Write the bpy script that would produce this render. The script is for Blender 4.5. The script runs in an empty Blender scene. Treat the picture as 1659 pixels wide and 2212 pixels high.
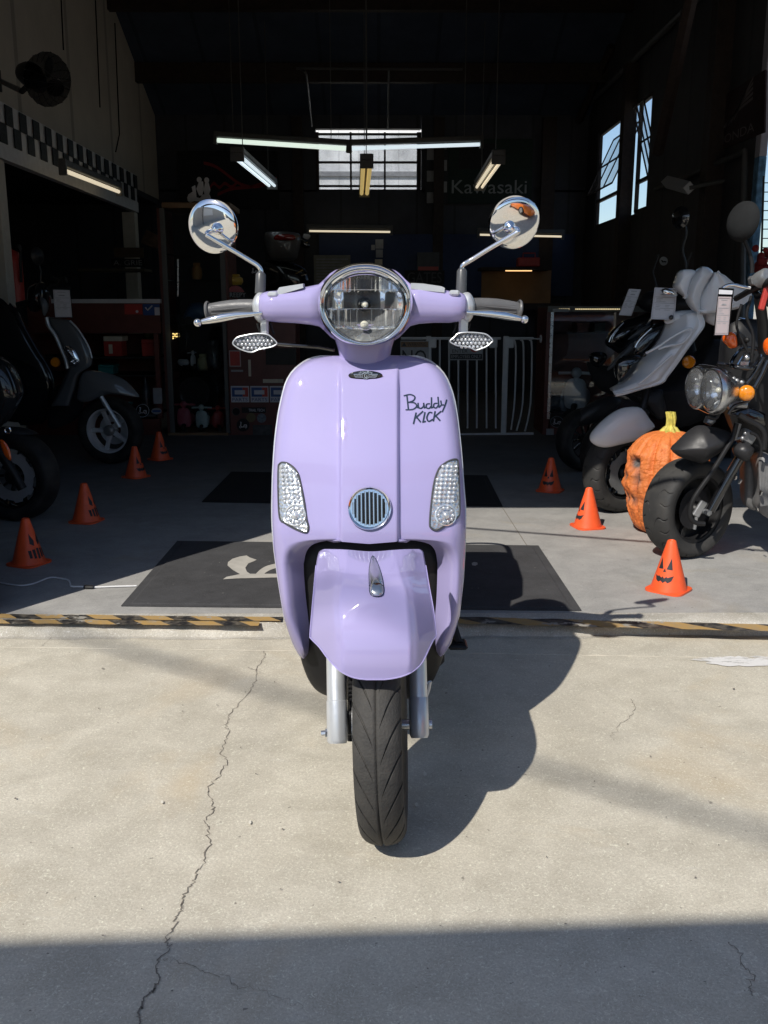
import bpy, bmesh, math, random
from mathutils import Vector, Matrix, noise
from math import sin, cos, pi, radians, atan, sqrt, exp
random.seed(7)
V = Vector
SC = bpy.context.scene
COL = SC.collection
# ------------------------------------------------------------------ camera geometry
F, CU, CV = 2000.0, 829.5, 1106.0          # focal length and centre in units of a 1659 x 2212 frame
PITCH, YAW, CAMZ = radians(12.43), atan(10.5 / 2000.0), 1.05
CAM = V((0, 0, CAMZ))
_f = V((sin(YAW) * cos(PITCH), cos(YAW) * cos(PITCH), -sin(PITCH)))
_r = V((cos(YAW), -sin(YAW), 0))
_u = V((sin(YAW) * sin(PITCH), cos(YAW) * sin(PITCH), cos(PITCH)))
def ray(u, v): return _f + _r * ((u - CU) / F) - _u * ((v - CV) / F)
def P(u, v, Y):                              # where the sight line meets the vertical plane at depth Y
    d = ray(u, v); return CAM + d * (Y / d.y)
def G(u, v, z=0.0):                          # where it meets the level plane at height z
    d = ray(u, v); return CAM + d * ((z - CAMZ) / d.z)
FZ = 0.04                                    # garage floor height above the driveway
def lerp(a, b, t): return a + (b - a) * t
def clamp(x, a=0.0, b=1.0): return max(a, min(b, x))
def sstep(a, b, x):
    t = clamp((x - a) / (b - a)); return t * t * (3 - 2 * t)
def tab(pts, x):                             # smooth table look-up
    if x <= pts[0][0]: return pts[0][1]
    for i in range(len(pts) - 1):
        x0, y0 = pts[i]; x1, y1 = pts[i + 1]
        if x <= x1:
            def sl(j):
                if j <= 0: return (pts[1][1]-pts[0][1])/(pts[1][0]-pts[0][0])
                if j >= len(pts)-1: return (pts[-1][1]-pts[-2][1])/(pts[-1][0]-pts[-2][0])
                a = (pts[j][1]-pts[j-1][1])/(pts[j][0]-pts[j-1][0]); b = (pts[j+1][1]-pts[j][1])/(pts[j+1][0]-pts[j][0])
                return 0 if a*b <= 0 else 2*a*b/(a+b)
            h = x1 - x0; t = (x - x0) / h; m0, m1 = sl(i), sl(i+1)
            return (2*t**3-3*t*t+1)*y0 + (t**3-2*t*t+t)*h*m0 + (-2*t**3+3*t*t)*y1 + (t**3-t*t)*h*m1
    return pts[-1][1]
def spline(pts, n, closed=True):             # Catmull-Rom through points (any vectors)
    pts = [V(p) for p in pts]; m = len(pts); out = []
    segs = m if closed else m - 1
    for i in range(segs):
        if closed: a, b, c, d = pts[(i-1) % m], pts[i], pts[(i+1) % m], pts[(i+2) % m]
        else: a, b, c, d = pts[max(i-1, 0)], pts[i], pts[i+1], pts[min(i+2, m-1)]
        for k in range(n):
            t = k / n
            out.append(0.5*((2*b) + (c-a)*t + (2*a-5*b+4*c-d)*t*t + (3*b-a-3*c+d)*t**3))
    if not closed: out.append(pts[-1])
    return out
def frame(axis):
    a = V(axis).normalized()
    ref = V((0, 0, 1)) if abs(a.z) < 0.9 else V((0, 1, 0))
    e2 = a.cross(ref).normalized(); e1 = e2.cross(a).normalized()
    return a, e1, e2
# ------------------------------------------------------------------ mesh builder
class M:
    def __init__(s): s.v = []; s.f = []; s.mi = []; s.cur = 0; s.att = {}
    def add(s, p): s.v.append(V(p)); return len(s.v) - 1
    def face(s, *i): s.f.append(tuple(i)); s.mi.append(s.cur)
    def grid(s, rows, closed_u=False, closed_v=False, flip=False):
        idx = [[s.add(p) for p in r] for r in rows]; n = len(rows[0]); R = len(rows)
        for i in range(R if closed_v else R - 1):
            a, b = idx[i], idx[(i+1) % R]
            for j in range(n if closed_u else n - 1):
                k = (j+1) % n
                s.face(*((a[j], a[k], b[k], b[j]) if flip else (a[j], b[j], b[k], a[k])))
        return idx
    def fan(s, ring, c, flip=False):
        ci = s.add(c); n = len(ring)
        for j in range(n):
            s.face(*((ring[j], ring[(j+1) % n], ci) if flip else (ring[(j+1) % n], ring[j], ci)))
    def tube(s, pts, r, n=12, caps=True, closed=False):
        pts = [V(p) for p in pts]; m = len(pts); rs = r if isinstance(r, (list, tuple)) else [r]*m
        rows = []; pe = None
        for i, p in enumerate(pts):
            if closed: t = pts[(i+1) % m] - pts[(i-1) % m]
            else: t = pts[min(i+1, m-1)] - pts[max(i-1, 0)]
            t.normalize()
            if pe is None: _, e1, e2 = frame(t)
            else:
                e1 = (pe - t*pe.dot(t)).normalized(); e2 = t.cross(e1)
            pe = e1
            rows.append([p + (e1*cos(2*pi*k/n) + e2*sin(2*pi*k/n))*rs[i] for k in range(n)])
        idx = s.grid(rows, closed_u=True, closed_v=closed, flip=True)
        if caps and not closed:
            s.fan(idx[0], pts[0], True); s.fan(idx[-1], pts[-1])
        return s
    def lathe(s, prof, o, axis, n=32, ribs=None):
        a, e1, e2 = frame(axis); o = V(o)
        rows = []
        for r, h in prof:
            rows.append([o + a*h + (e1*cos(2*pi*k/n) + e2*sin(2*pi*k/n))*max(r, 1e-5)*(1 if ribs is None else ribs(2*pi*k/n)) for k in range(n)])
        s.grid(rows, closed_u=True, flip=True); return s
    def box(s, c, size, rot=None, bev=0.0):
        c = V(c); h = V(size)/2; R = rot or Matrix.Identity(3)
        b = min(bev, min(h)*0.9)
        if b <= 0:
            q = [s.add(c + R @ V((x*h.x, y*h.y, z*h.z))) for z in (-1, 1) for y in (-1, 1) for x in (-1, 1)]
            for fa in ((0,2,3,1),(4,5,7,6),(0,1,5,4),(2,6,7,3),(0,4,6,2),(1,3,7,5)): s.face(*[q[i] for i in fa])
            return s
        # bevelled box: 24 vertices
        ids = {}
        for x in (-1, 1):
            for y in (-1, 1):
                for z in (-1, 1):
                    for ax in range(3):
                        p = [x*h.x, y*h.y, z*h.z]; sg = (x, y, z)
                        for k in range(3):
                            if k != ax: p[k] -= sg[k]*b
                        ids[(x, y, z, ax)] = s.add(c + R @ V(p))
        cs = ((-1,-1),(1,-1),(1,1),(-1,1))
        def key(ax, sgn, a, b2):
            o = [0,0,0]; o[ax] = sgn; o[(ax+1)%3] = a; o[(ax+2)%3] = b2; return tuple(o)
        for ax in range(3):
            for sgn in (-1, 1):
                q = [ids[key(ax, sgn, a, b2) + (ax,)] for a, b2 in cs]
                s.face(*(q if sgn > 0 else q[::-1]))
        for ax in range(3):
            for a in (-1, 1):
                for b2 in (-1, 1):
                    k0, k1 = key(ax, -1, a, b2), key(ax, 1, a, b2); o1, o2 = (ax+1)%3, (ax+2)%3
                    q = [ids[k0+(o1,)], ids[k1+(o1,)], ids[k1+(o2,)], ids[k0+(o2,)]]
                    s.face(*(q if a*b2 > 0 else q[::-1]))
        for x in (-1, 1):
            for y in (-1, 1):
                for z in (-1, 1):
                    q = [ids[(x,y,z,k)] for k in range(3)]
                    s.face(*(q if x*y*z > 0 else q[::-1]))
        return s
    def ball(s, c, r, n=14, m=9, rot=None):
        c = V(c); r = V((r, r, r)) if isinstance(r, (int, float)) else V(r); R = rot or Matrix.Identity(3)
        rows = [[c + R @ V((r.x*sin(pi*i/m)*cos(2*pi*k/n), r.y*sin(pi*i/m)*sin(2*pi*k/n), r.z*cos(pi*i/m))) for k in range(n)] for i in range(m+1)]
        s.grid(rows, closed_u=True); return s
    def pillow(s, ol, nrm, front, back=0.0, rings=6, c=None, power=2.0):
        # a closed body over an outline, bulged towards nrm and (less) away from it
        ol = [V(p) for p in ol]; nrm = V(nrm).normalized(); n = len(ol)
        c = V(c) if c is not None else sum(ol, V((0,0,0)))/n
        area = V((0,0,0))
        for i in range(n): area += (ol[i]-c).cross(ol[(i+1) % n]-c)
        fl = area.dot(nrm) > 0
        def side(h, flip):
            rows = []
            for k in range(rings+1):
                t = cos(pi/2*k/(rings+0.6))
                rows.append([c + (p-c)*t + nrm*h*((1-t**power)**0.5 if k else 0) for p in ol])
            idx = s.grid(rows, closed_u=True, flip=flip); s.fan(idx[-1], c + nrm*h, not flip)
        side(front, fl); side(-back, not fl); return s
    def prism(s, ol, vec):
        ol = [V(p) for p in ol]; vec = V(vec); n = len(ol)
        area = V((0,0,0))
        for i in range(n): area += ol[i].cross(ol[(i+1) % n])
        if area.dot(vec) < 0: ol = ol[::-1]
        a = [s.add(p) for p in ol]; b = [s.add(p+vec) for p in ol]
        s.face(*a[::-1]); s.face(*b)
        for i in range(n):
            j = (i+1) % n; s.face(a[i], a[j], b[j], b[i])
        return s
    def build(s, name, mat, parent=None, smooth=True, angle=38, solid=0.0, weld=0.0):
        me = bpy.data.meshes.new(name)
        me.from_pydata([tuple(p) for p in s.v], [], s.f)
        ms = mat if isinstance(mat, (list, tuple)) else [mat]
        for m in ms: me.materials.append(m)
        if len(ms) > 1: me.polygons.foreach_set('material_index', s.mi)
        for k, vals in s.att.items():
            at = me.attributes.new(k, 'FLOAT', 'POINT'); at.data.foreach_set('value', vals)
        me.validate()
        if weld:
            bm = bmesh.new(); bm.from_mesh(me); bmesh.ops.remove_doubles(bm, verts=bm.verts, dist=weld); bm.to_mesh(me); bm.free()
        if smooth:
            me.polygons.foreach_set('use_smooth', [True]*len(me.polygons))
            me.set_sharp_from_angle(angle=radians(angle))
        o = bpy.data.objects.new(name, me); COL.objects.link(o)
        if parent is not None: adopt(o, parent)
        if solid:
            md = o.modifiers.new('thickness', 'SOLIDIFY'); md.thickness = solid; md.offset = -1
        return o
def adopt(o, parent):
    o.parent = parent
    if parent.type == 'EMPTY': o.matrix_parent_inverse = Matrix.Translation(-V(parent.location))
def tag(o, label=None, cat=None, group=None, kind=None):
    if label: o['label'] = label
    if cat: o['category'] = cat
    if group: o['group'] = group
    if kind: o['kind'] = kind
    return o
def thing(name, label, cat, loc=(0,0,0), group=None):
    o = bpy.data.objects.new(name, None); COL.objects.link(o); o.location = loc; o.empty_display_size = 0.1
    return tag(o, label, cat, group)
def dup(root, loc, rotz, label, group=None, scale=None):
    r = root.copy(); COL.objects.link(r); r.location = loc; r.rotation_euler = (0, 0, rotz); r['label'] = label
    if group: r['group'] = group
    if scale: r.scale = scale
    for ch in list(root.children):
        c = ch.copy(); COL.objects.link(c); c.parent = r
        for g in list(ch.children):
            d = g.copy(); COL.objects.link(d); d.parent = c
    return r
# ------------------------------------------------------------------ lettering
def glyphs(txt, shear=0.0):
    cu = bpy.data.curves.new('lettering', 'FONT'); cu.body = txt; cu.size = 1.0; cu.resolution_u = 3; cu.shear = shear
    o = bpy.data.objects.new('lettering', cu); COL.objects.link(o)
    dg = bpy.context.evaluated_depsgraph_get(); me = bpy.data.meshes.new_from_object(o.evaluated_get(dg))
    vs = [V(v.co) for v in me.vertices]; fs = [tuple(p.vertices) for p in me.polygons]
    bpy.data.objects.remove(o); bpy.data.curves.remove(cu); bpy.data.meshes.remove(me)
    return vs, fs
def put_text(m, txt, fn, shear=0.0):
    # fn maps (s, t) in [0,1]x[0,1] (left-right, bottom-top of the text's box) to a point
    vs, fs = glyphs(txt, shear)
    x0 = min(v.x for v in vs); x1 = max(v.x for v in vs); y0 = min(v.y for v in vs); y1 = max(v.y for v in vs)
    b = len(m.v)
    for v in vs: m.add(fn((v.x-x0)/(x1-x0), (v.y-y0)/(y1-y0)))
    for f in fs: m.face(*[b+i for i in f])
    return m
def rect_fn(u0, v0, u1, v1, Y):              # text box given by two picture corners on the wall plane at Y
    um, vm = (u0+u1)/2, (v0+v1)/2
    X0, X1 = P(u0, vm, Y).x, P(u1, vm, Y).x; Z0, Z1 = P(um, v1, Y).z, P(um, v0, Y).z
    return lambda s, t: V((lerp(X0, X1, s), Y, lerp(Z0, Z1, t)))
def slab(m, u0, v0, u1, v1, Y, th=0.02, bev=0.0):   # upright box whose face at depth Y fills that rectangle
    um, vm = (u0+u1)/2, (v0+v1)/2
    X0, X1 = P(u0, vm, Y).x, P(u1, vm, Y).x; Z0, Z1 = P(um, v1, Y).z, P(um, v0, Y).z
    return m.box(((X0+X1)/2, Y+th/2, (Z0+Z1)/2), (X1-X0, th, Z1-Z0), bev=bev)
# ------------------------------------------------------------------ materials
class N:
    def __init__(s, name):
        s.m = bpy.data.materials.new(name); s.m.use_nodes = True; s.t = s.m.node_tree; s.n = s.t.nodes; s.n.clear()
        s.out = s.n.new('ShaderNodeOutputMaterial'); s.b = s.n.new('ShaderNodeBsdfPrincipled'); s.link(s.b.outputs[0], s.out.inputs[0])
    def link(s, a, b): s.t.links.new(a, b)
    def pos(s):
        g = s.n.new('ShaderNodeNewGeometry'); return g.outputs['Position']
    def obj(s):
        g = s.n.new('ShaderNodeTexCoord'); return g.outputs['Object']
    def noise(s, scale, detail=4, rough=0.55, vec=None, dist=0.0, stretch=None):
        n = s.n.new('ShaderNodeTexNoise'); n.inputs['Scale'].default_value = scale; n.inputs['Detail'].default_value = detail
        n.inputs['Roughness'].default_value = rough; n.inputs['Distortion'].default_value = dist
        vec = vec if vec is not None else s.pos()
        if stretch:
            mp = s.n.new('ShaderNodeMapping'); mp.inputs['Scale'].default_value = stretch; s.link(vec, mp.inputs[0]); vec = mp.outputs[0]
        s.link(vec, n.inputs['Vector']); return n.outputs['Fac']
    def ramp(s, x, stops):
        r = s.n.new('ShaderNodeValToRGB'); s.link(x, r.inputs[0]); e = r.color_ramp.elements
        while len(e) < len(stops): e.new(0.5)
        for k, (p, c) in enumerate(stops):
            e[k].position = p; e[k].color = (c, c, c, 1) if isinstance(c, (int, float)) else (*c, 1)
        return r.outputs[0]
    def mix(s, fac, a, b, mode='MIX'):
        x = s.n.new('ShaderNodeMix'); x.data_type = 'RGBA'; x.blend_type = mode
        for k, val in ((0, fac), (6, a), (7, b)):
            if hasattr(val, 'is_linked'): s.link(val, x.inputs[k])
            else: x.inputs[k].default_value = val if k == 0 else (*val, 1) if len(val) == 3 else val
        return x.outputs[2]
    def math(s, op, a, b=0.0, c=None):
        x = s.n.new('ShaderNodeMath'); x.operation = op
        for k, val in enumerate((a, b) if c is None else (a, b, c)):
            if hasattr(val, 'is_linked'): s.link(val, x.inputs[k])
            else: x.inputs[k].default_value = val
        return x.outputs[0]
    def sep(s, vec):
        x = s.n.new('ShaderNodeSeparateXYZ'); s.link(vec, x.inputs[0]); return x.outputs
    def bump(s, h, strength=0.3, dist=0.01, to=None):
        b = s.n.new('ShaderNodeBump'); b.inputs['Strength'].default_value = strength; b.inputs['Distance'].default_value = dist
        s.link(h, b.inputs['Height']); s.link(b.outputs[0], (to or s.b).inputs['Normal'])
    def set(s, **k):
        for a, val in k.items():
            i = s.b.inputs[a.replace('_', ' ')]
            if hasattr(val, 'is_linked'): s.link(val, i)
            else: i.default_value = (*val, 1) if isinstance(val, tuple) and len(val) == 3 else val
        return s
def simple(name, col, rough=0.5, metal=0.0, coat=0.0, var=0.12, scale=18, bump=0.0, bscale=120, rvar=0.08, spec=0.5):
    k = N(name); n = k.noise(scale, 5, vec=k.obj()); lo = tuple(c*(1-var) for c in col); hi = tuple(min(1, c*(1+var)) for c in col)
    k.set(Base_Color=k.ramp(n, [(0.3, lo), (0.7, hi)]), Metallic=metal, Coat_Weight=coat, Coat_Roughness=0.03)
    k.b.inputs['Specular IOR Level'].default_value = spec
    r = k.ramp(k.noise(scale*2.3, 4, vec=k.obj()), [(0.3, max(0.02, rough-rvar)), (0.7, min(1, rough+rvar))]); k.set(Roughness=r)
    if bump: k.bump(k.noise(bscale, 4, vec=k.obj()), bump, 0.002)
    return k.m
def emit(name, col, strength):
    k = N(name); k.set(Base_Color=col, Emission_Color=col, Emission_Strength=strength, Roughness=0.4); return k.m
def glass(name, tint=(1,1,1), refl=0.12, rough=0.02, dirt=0.0, fres=0.9, dirt_col=(0.55, 0.56, 0.58)):
    k = N(name); tr = k.n.new('ShaderNodeBsdfTransparent'); tr.inputs[0].default_value = (*tint, 1)
    gl = k.n.new('ShaderNodeBsdfGlossy'); gl.inputs['Roughness'].default_value = rough
    fr = k.n.new('ShaderNodeFresnel'); fr.inputs[0].default_value = 1.45
    f = k.math('ADD', k.math('MULTIPLY', fr.outputs[0], fres), refl*0.3)
    mx = k.n.new('ShaderNodeMixShader'); k.link(f, mx.inputs[0]); k.link(tr.outputs[0], mx.inputs[1]); k.link(gl.outputs[0], mx.inputs[2])
    res = mx.outputs[0]
    if dirt:
        df = k.n.new('ShaderNodeBsdfDiffuse'); df.inputs[0].default_value = (*dirt_col, 1)
        m2 = k.n.new('ShaderNodeMixShader'); k.link(k.ramp(k.noise(3.0, 5), [(0.3, dirt*0.5), (0.75, min(1, dirt*1.4))]), m2.inputs[0])
        k.link(res, m2.inputs[1]); k.link(df.outputs[0], m2.inputs[2]); res = m2.outputs[0]
    k.link(res, k.out.inputs[0]); k.n.remove(k.b); return k.m
MT = {}
def paint(name, col, rough=0.6, coat=1.0):
    k = N(name); n = k.noise(3.0, 3, vec=k.pos())
    k.set(Base_Color=k.ramp(n, [(0.35, tuple(c*0.975 for c in col)), (0.65, tuple(min(1, c*1.02) for c in col))]), Roughness=rough, Coat_Weight=coat, Coat_Roughness=0.02, Coat_IOR=1.5); k.b.inputs['Specular IOR Level'].default_value = 0.1
    k.bump(k.noise(260, 2, vec=k.pos()), 0.02, 0.0005); return k.m
MT['lilac'] = paint('lilac_paint', (0.372, 0.335, 0.585))
MT['white_paint'] = paint('white_paint', (0.84, 0.85, 0.87), 0.5, 0.8)
MT['grey_paint'] = paint('grey_paint', (0.14, 0.15, 0.16), 0.3, 1.0)
MT['dark_paint'] = paint('dark_paint', (0.012, 0.013, 0.016), 0.25, 1.0)
MT['blue_paint'] = paint('navy_paint', (0.01, 0.014, 0.03), 0.3, 1.0)
MT['orange_paint'] = paint('orange_paint', (0.85, 0.20, 0.015), 0.3, 1.0)
MT['chrome'] = simple('chrome', (0.86, 0.87, 0.88), 0.05, 1.0, var=0.02, rvar=0.02)
MT['steel'] = simple('brushed_steel', (0.62, 0.63, 0.64), 0.3, 1.0, var=0.06)
MT['silver'] = simple('silver_paint', (0.62, 0.64, 0.66), 0.36, 0.5, var=0.04)
MT['alloy'] = simple('cast_alloy', (0.36, 0.37, 0.38), 0.42, 0.7, var=0.15, bump=0.2)
MT['black'] = simple('black_plastic', (0.014, 0.014, 0.015), 0.45, var=0.2, bump=0.08, spec=0.3)
MT['matte_black'] = simple('matte_black', (0.020, 0.020, 0.022), 0.62, var=0.2, bump=0.15, spec=0.15)
MT['fender_black'] = simple('satin_black_fender', (0.026, 0.026, 0.028), 0.42, var=0.1, spec=0.3)
MT['grip'] = simple('rubber_grip', (0.11, 0.11, 0.112), 0.42, bump=0.3, bscale=400)
MT['boot'] = simple('grey_rubber_boot', (0.07, 0.073, 0.077), 0.35)
MT['gloss_black'] = simple('gloss_black', (0.008, 0.008, 0.009), 0.08, coat=1.0, var=0.05)
MT['glass'] = glass('clear_glass', (0.97, 0.98, 0.99), 0.15)
MT['show_glass'] = glass('showcase_glass', (0.92, 0.95, 0.96), 0.08)
MT['pane'] = glass('dusty_window_pane', (0.93, 0.95, 0.97), 0.1, dirt=0.26, fres=0.12)
MT['reflector'] = simple('lamp_reflector', (0.92, 0.94, 0.96), 0.10, 1.0, var=0.02, rvar=0.03)
MT['amber'] = simple('amber_lens', (0.75, 0.24, 0.01), 0.12, coat=1.0, var=0.15, scale=90)
MT['orange_lens'] = simple('orange_lens', (0.85, 0.13, 0.012), 0.14, coat=1.0, var=0.12, scale=60)
MT['red_lens'] = simple('red_lens', (0.25, 0.01, 0.01), 0.15, coat=1.0)
MT['bulb'] = simple('bulb_glass', (0.75, 0.72, 0.6), 0.08, coat=1.0)
MT['decal'] = simple('slate_decal', (0.035, 0.055, 0.085), 0.25, 0.3, var=0.2, scale=60)
MT['decal_silver'] = simple('silver_print', (0.45, 0.52, 0.6), 0.3, 0.4)
MT['ink'] = simple('printed_ink', (0.02, 0.02, 0.025), 0.6)
MT['paper'] = simple('paper_card', (0.62, 0.62, 0.66), 0.6, var=0.05)
MT['paper_warm'] = simple('warm_paper', (0.62, 0.56, 0.44), 0.7, var=0.12)
MT['paper_pink'] = simple('pinkish_card', (0.42, 0.36, 0.37), 0.4, var=0.06)
MT['white_plastic'] = simple('white_plastic', (0.68, 0.68, 0.68), 0.45, var=0.05)
MT['gate_white'] = simple('gate_white_enamel', (0.60, 0.61, 0.63), 0.4, var=0.06)
MT['wood_red'] = simple('red_brown_wood', (0.12, 0.034, 0.026), 0.45, var=0.25, scale=8)
MT['wood'] = simple('plain_wood', (0.2, 0.12, 0.06), 0.55, var=0.25, scale=8)
MT['ply'] = simple('plywood', (0.35, 0.2, 0.09), 0.7, var=0.2, scale=5)
MT['red_cloth'] = simple('red_fabric', (0.28, 0.02, 0.02), 0.8)
MT['red'] = simple('red_plastic', (0.45, 0.045, 0.035), 0.4)
MT['blue'] = simple('blue_print', (0.03, 0.08, 0.26), 0.4)
MT['teal'] = simple('teal_plastic', (0.03, 0.24, 0.24), 0.4)
MT['green'] = simple('dark_green_banner', (0.006, 0.02, 0.014), 0.7)
MT['yellow'] = simple('yellow_plastic', (0.55, 0.36, 0.05), 0.5)
MT['pink'] = simple('pink_plastic', (0.6, 0.13, 0.17), 0.45)
MT['pale_green'] = simple('pale_green_enamel', (0.6, 0.72, 0.68), 0.35)
MT['grey_print'] = simple('grey_print', (0.32, 0.33, 0.35), 0.6)
MT['navy'] = simple('navy_board', (0.012, 0.03, 0.09), 0.6)
MT['banner_dark'] = simple('dark_banner', (0.008, 0.009, 0.012), 0.7)
MT['maroon'] = simple('maroon_print', (0.11, 0.012, 0.015), 0.7)
MT['skin_mat'] = simple('grey_fabric', (0.09, 0.09, 0.095), 0.9)
MT['white_check'] = simple('white_check_paint', (0.72, 0.72, 0.72), 0.6, var=0.08)
MT['black_check'] = simple('black_check_paint', (0.012, 0.014, 0.017), 0.6)
MT['post_cream'] = simple('cream_post_paint', (0.62, 0.58, 0.50), 0.6, var=0.08)
MT['steel_wall'] = None
def rubber(name, col=(0.036, 0.036, 0.036)):
    k = N(name); n = k.noise(14, 6); d = k.noise(220, 3)
    k.set(Base_Color=k.mix(k.ramp(n, [(0.4, 0.0), (0.75, 0.55)]), col, (0.075, 0.071, 0.065)), Roughness=k.ramp(n, [(0.3, 0.55), (0.8, 0.8)])); k.b.inputs['Specular IOR Level'].default_value = 0.25
    k.bump(d, 0.25, 0.001); return k.m
MT['rubber'] = rubber('tyre_rubber')
MT['rubber_dark'] = rubber('dark_tyre_rubber', (0.014, 0.014, 0.015))
def concrete(name, c0, c1, stain, dark, bump=0.35, flake=0.0, fine=1.0, depth_shade=False):
    k = N(name); p = k.pos()
    big = k.noise(0.9, 6, 0.6); mid = k.noise(7, 7, 0.65, dist=0.4); fin = k.noise(210, 5, 0.8, dist=0.6); sp = k.noise(520, 2, 0.8)
    col = k.mix(k.ramp(mid, [(0.35, 0.0), (0.65, 1.0)]), tuple(c*0.93 for c in c0), tuple(c*1.04 for c in c1))
    blo = k.noise(3.2, 8, 0.72, vec=p, dist=0.6)
    col = k.mix(k.ramp(blo, [(0.33, 0.20*fine), (0.55, 0.0)]), col, tuple(c*0.8 for c in dark)); stk = k.noise(26, 6, 0.75, vec=p, dist=0.3, stretch=(0.22, 1.0, 1.0))
    col = k.mix(k.ramp(stk, [(0.60, 0.0), (0.72, 0.45*fine)]), col, (0.66, 0.64, 0.58))
    col = k.mix(k.ramp(fin, [(0.34, 0.62*fine), (0.60, 0.0)]), col, tuple(c*0.55 for c in c0))
    col = k.mix(k.ramp(sp, [(0.6, 0.0), (0.78, 0.5*fine)]), col, tuple(min(0.8, c*1.5) for c in c1))
    st = k.noise(1.6, 6, 0.62, dist=0.8)
    col = k.mix(k.ramp(st, [(0.56, 0.0), (0.72, 0.5)]), col, stain)
    dk = k.noise(2.3, 8, 0.7, vec=p, dist=1.2, stretch=(1.0, 0.6, 1.0))
    col = k.mix(k.ramp(dk, [(0.55, 0.0), (0.78, 0.45)]), col, dark)
    col = k.mix(k.ramp(big, [(0.3, 0.16), (0.7, 0.0)]), col, dark)
    br = k.noise(95, 3, 0.8, dist=2.5)
    col = k.mix(k.ramp(br, [(0.55, 0.0), (0.66, 0.6*fine)]), col, tuple(min(0.85, c*1.45) for c in c1))
    wh = k.noise(13, 9, 0.75, dist=1.5)
    col = k.mix(k.ramp(wh, [(0.64, 0.0), (0.74, 0.3 + flake)]), col, (0.62, 0.6, 0.55))
    sp2 = k.noise(55, 2, 0.5)
    col = k.mix(k.ramp(sp2, [(0.73, 0.0), (0.76, 0.7)]), col, tuple(c*0.45 for c in dark))
    if depth_shade:  # shade deeper inside the garage, painted into the floor colour
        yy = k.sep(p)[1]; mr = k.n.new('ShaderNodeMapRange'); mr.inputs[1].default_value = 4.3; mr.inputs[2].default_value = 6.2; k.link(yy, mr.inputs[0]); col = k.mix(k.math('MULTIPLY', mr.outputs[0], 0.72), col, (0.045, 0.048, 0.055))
    h = k.math('ADD', k.math('MULTIPLY', fin, 0.6), k.math('MULTIPLY', sp, 0.4))
    k.set(Base_Color=col, Roughness=0.86); k.b.inputs['Specular IOR Level'].default_value = 0.3
    k.bump(h, bump, 0.003); return k.m
MT['drive'] = concrete('driveway_concrete', (0.535, 0.49, 0.395), (0.625, 0.58, 0.48), (0.53, 0.42, 0.27), (0.34, 0.315, 0.27), 0.22)
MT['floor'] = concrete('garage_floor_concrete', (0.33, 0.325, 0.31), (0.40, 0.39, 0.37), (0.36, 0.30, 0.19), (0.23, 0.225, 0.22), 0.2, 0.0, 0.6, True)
MT['kerb'] = concrete('worn_kerb_concrete', (0.46, 0.43, 0.36), (0.66, 0.63, 0.56), (0.40, 0.32, 0.21), (0.22, 0.2, 0.17), 1.0, 0.6)
def floormat(name, col):
    k = N(name); n = k.noise(9, 7, 0.7); f = k.noise(330, 2, 0.7); s = k.noise(70, 2)
    c = k.mix(k.ramp(n, [(0.35, 0.0), (0.7, 1.0)]), tuple(x*0.75 for x in col), tuple(x*1.5 for x in col))
    c = k.mix(k.ramp(f, [(0.4, 0.0), (0.7, 0.6)]), c, tuple(x*2.2 for x in col))
    c = k.mix(k.ramp(s, [(0.74, 0.0), (0.77, 0.7)]), c, (0.3, 0.3, 0.28))
    k.set(Base_Color=c, Roughness=0.95); k.bump(f, 0.5, 0.003); return k.m
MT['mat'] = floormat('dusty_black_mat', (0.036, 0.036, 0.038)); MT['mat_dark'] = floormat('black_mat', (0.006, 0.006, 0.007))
def stripes(name, phase=0.3, k_=1.0, fq=5.9):
    k = N(name); x, y, z = k.sep(k.pos())
    t = k.math('FRACT', k.math('ADD', k.math('MULTIPLY', k.math('ADD', x, k.math('MULTIPLY', y, k_)), fq), 40.0+phase))
    n = k.noise(40, 6, 0.7); big = k.noise(11, 5, 0.7)
    on = k.math('GREATER_THAN', k.math('ADD', t, k.math('MULTIPLY', n, 0.05)), 0.53)
    c = k.mix(on, (0.44, 0.28, 0.10), (0.018, 0.018, 0.02))
    c = k.mix(k.ramp(n, [(0.42, 0.0), (0.72, 0.65)]), c, (0.28, 0.24, 0.18))
    c = k.mix(k.ramp(big, [(0.60, 0.0), (0.63, 1.0)]), c, (0.33, 0.31, 0.27))
    k.set(Base_Color=c, Roughness=0.55); return k.m
MT['tape'] = stripes('worn_hazard_tape'); MT['tape_b'] = stripes('worn_hazard_tape_near', 0.62); MT['tape_c'] = stripes('worn_hazard_tape_broad', 0.1, 1.5, 4.6)
def cone_plastic():
    k = N('orange_cone_plastic'); n = k.noise(25, 4)
    sm = k.noise(9, 8, 0.75, vec=k.pos(), dist=1.0)
    k.set(Base_Color=k.mix(k.ramp(sm, [(0.56, 0.0), (0.72, 0.4)]), k.ramp(n, [(0.3, (0.80, 0.10, 0.026)), (0.7, (0.90, 0.122, 0.034))]), (0.35, 0.06, 0.02)), Roughness=0.45)
    k.b.inputs['Subsurface Weight'].default_value = 0.0; return k.m
MT['cone'] = cone_plastic()
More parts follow.
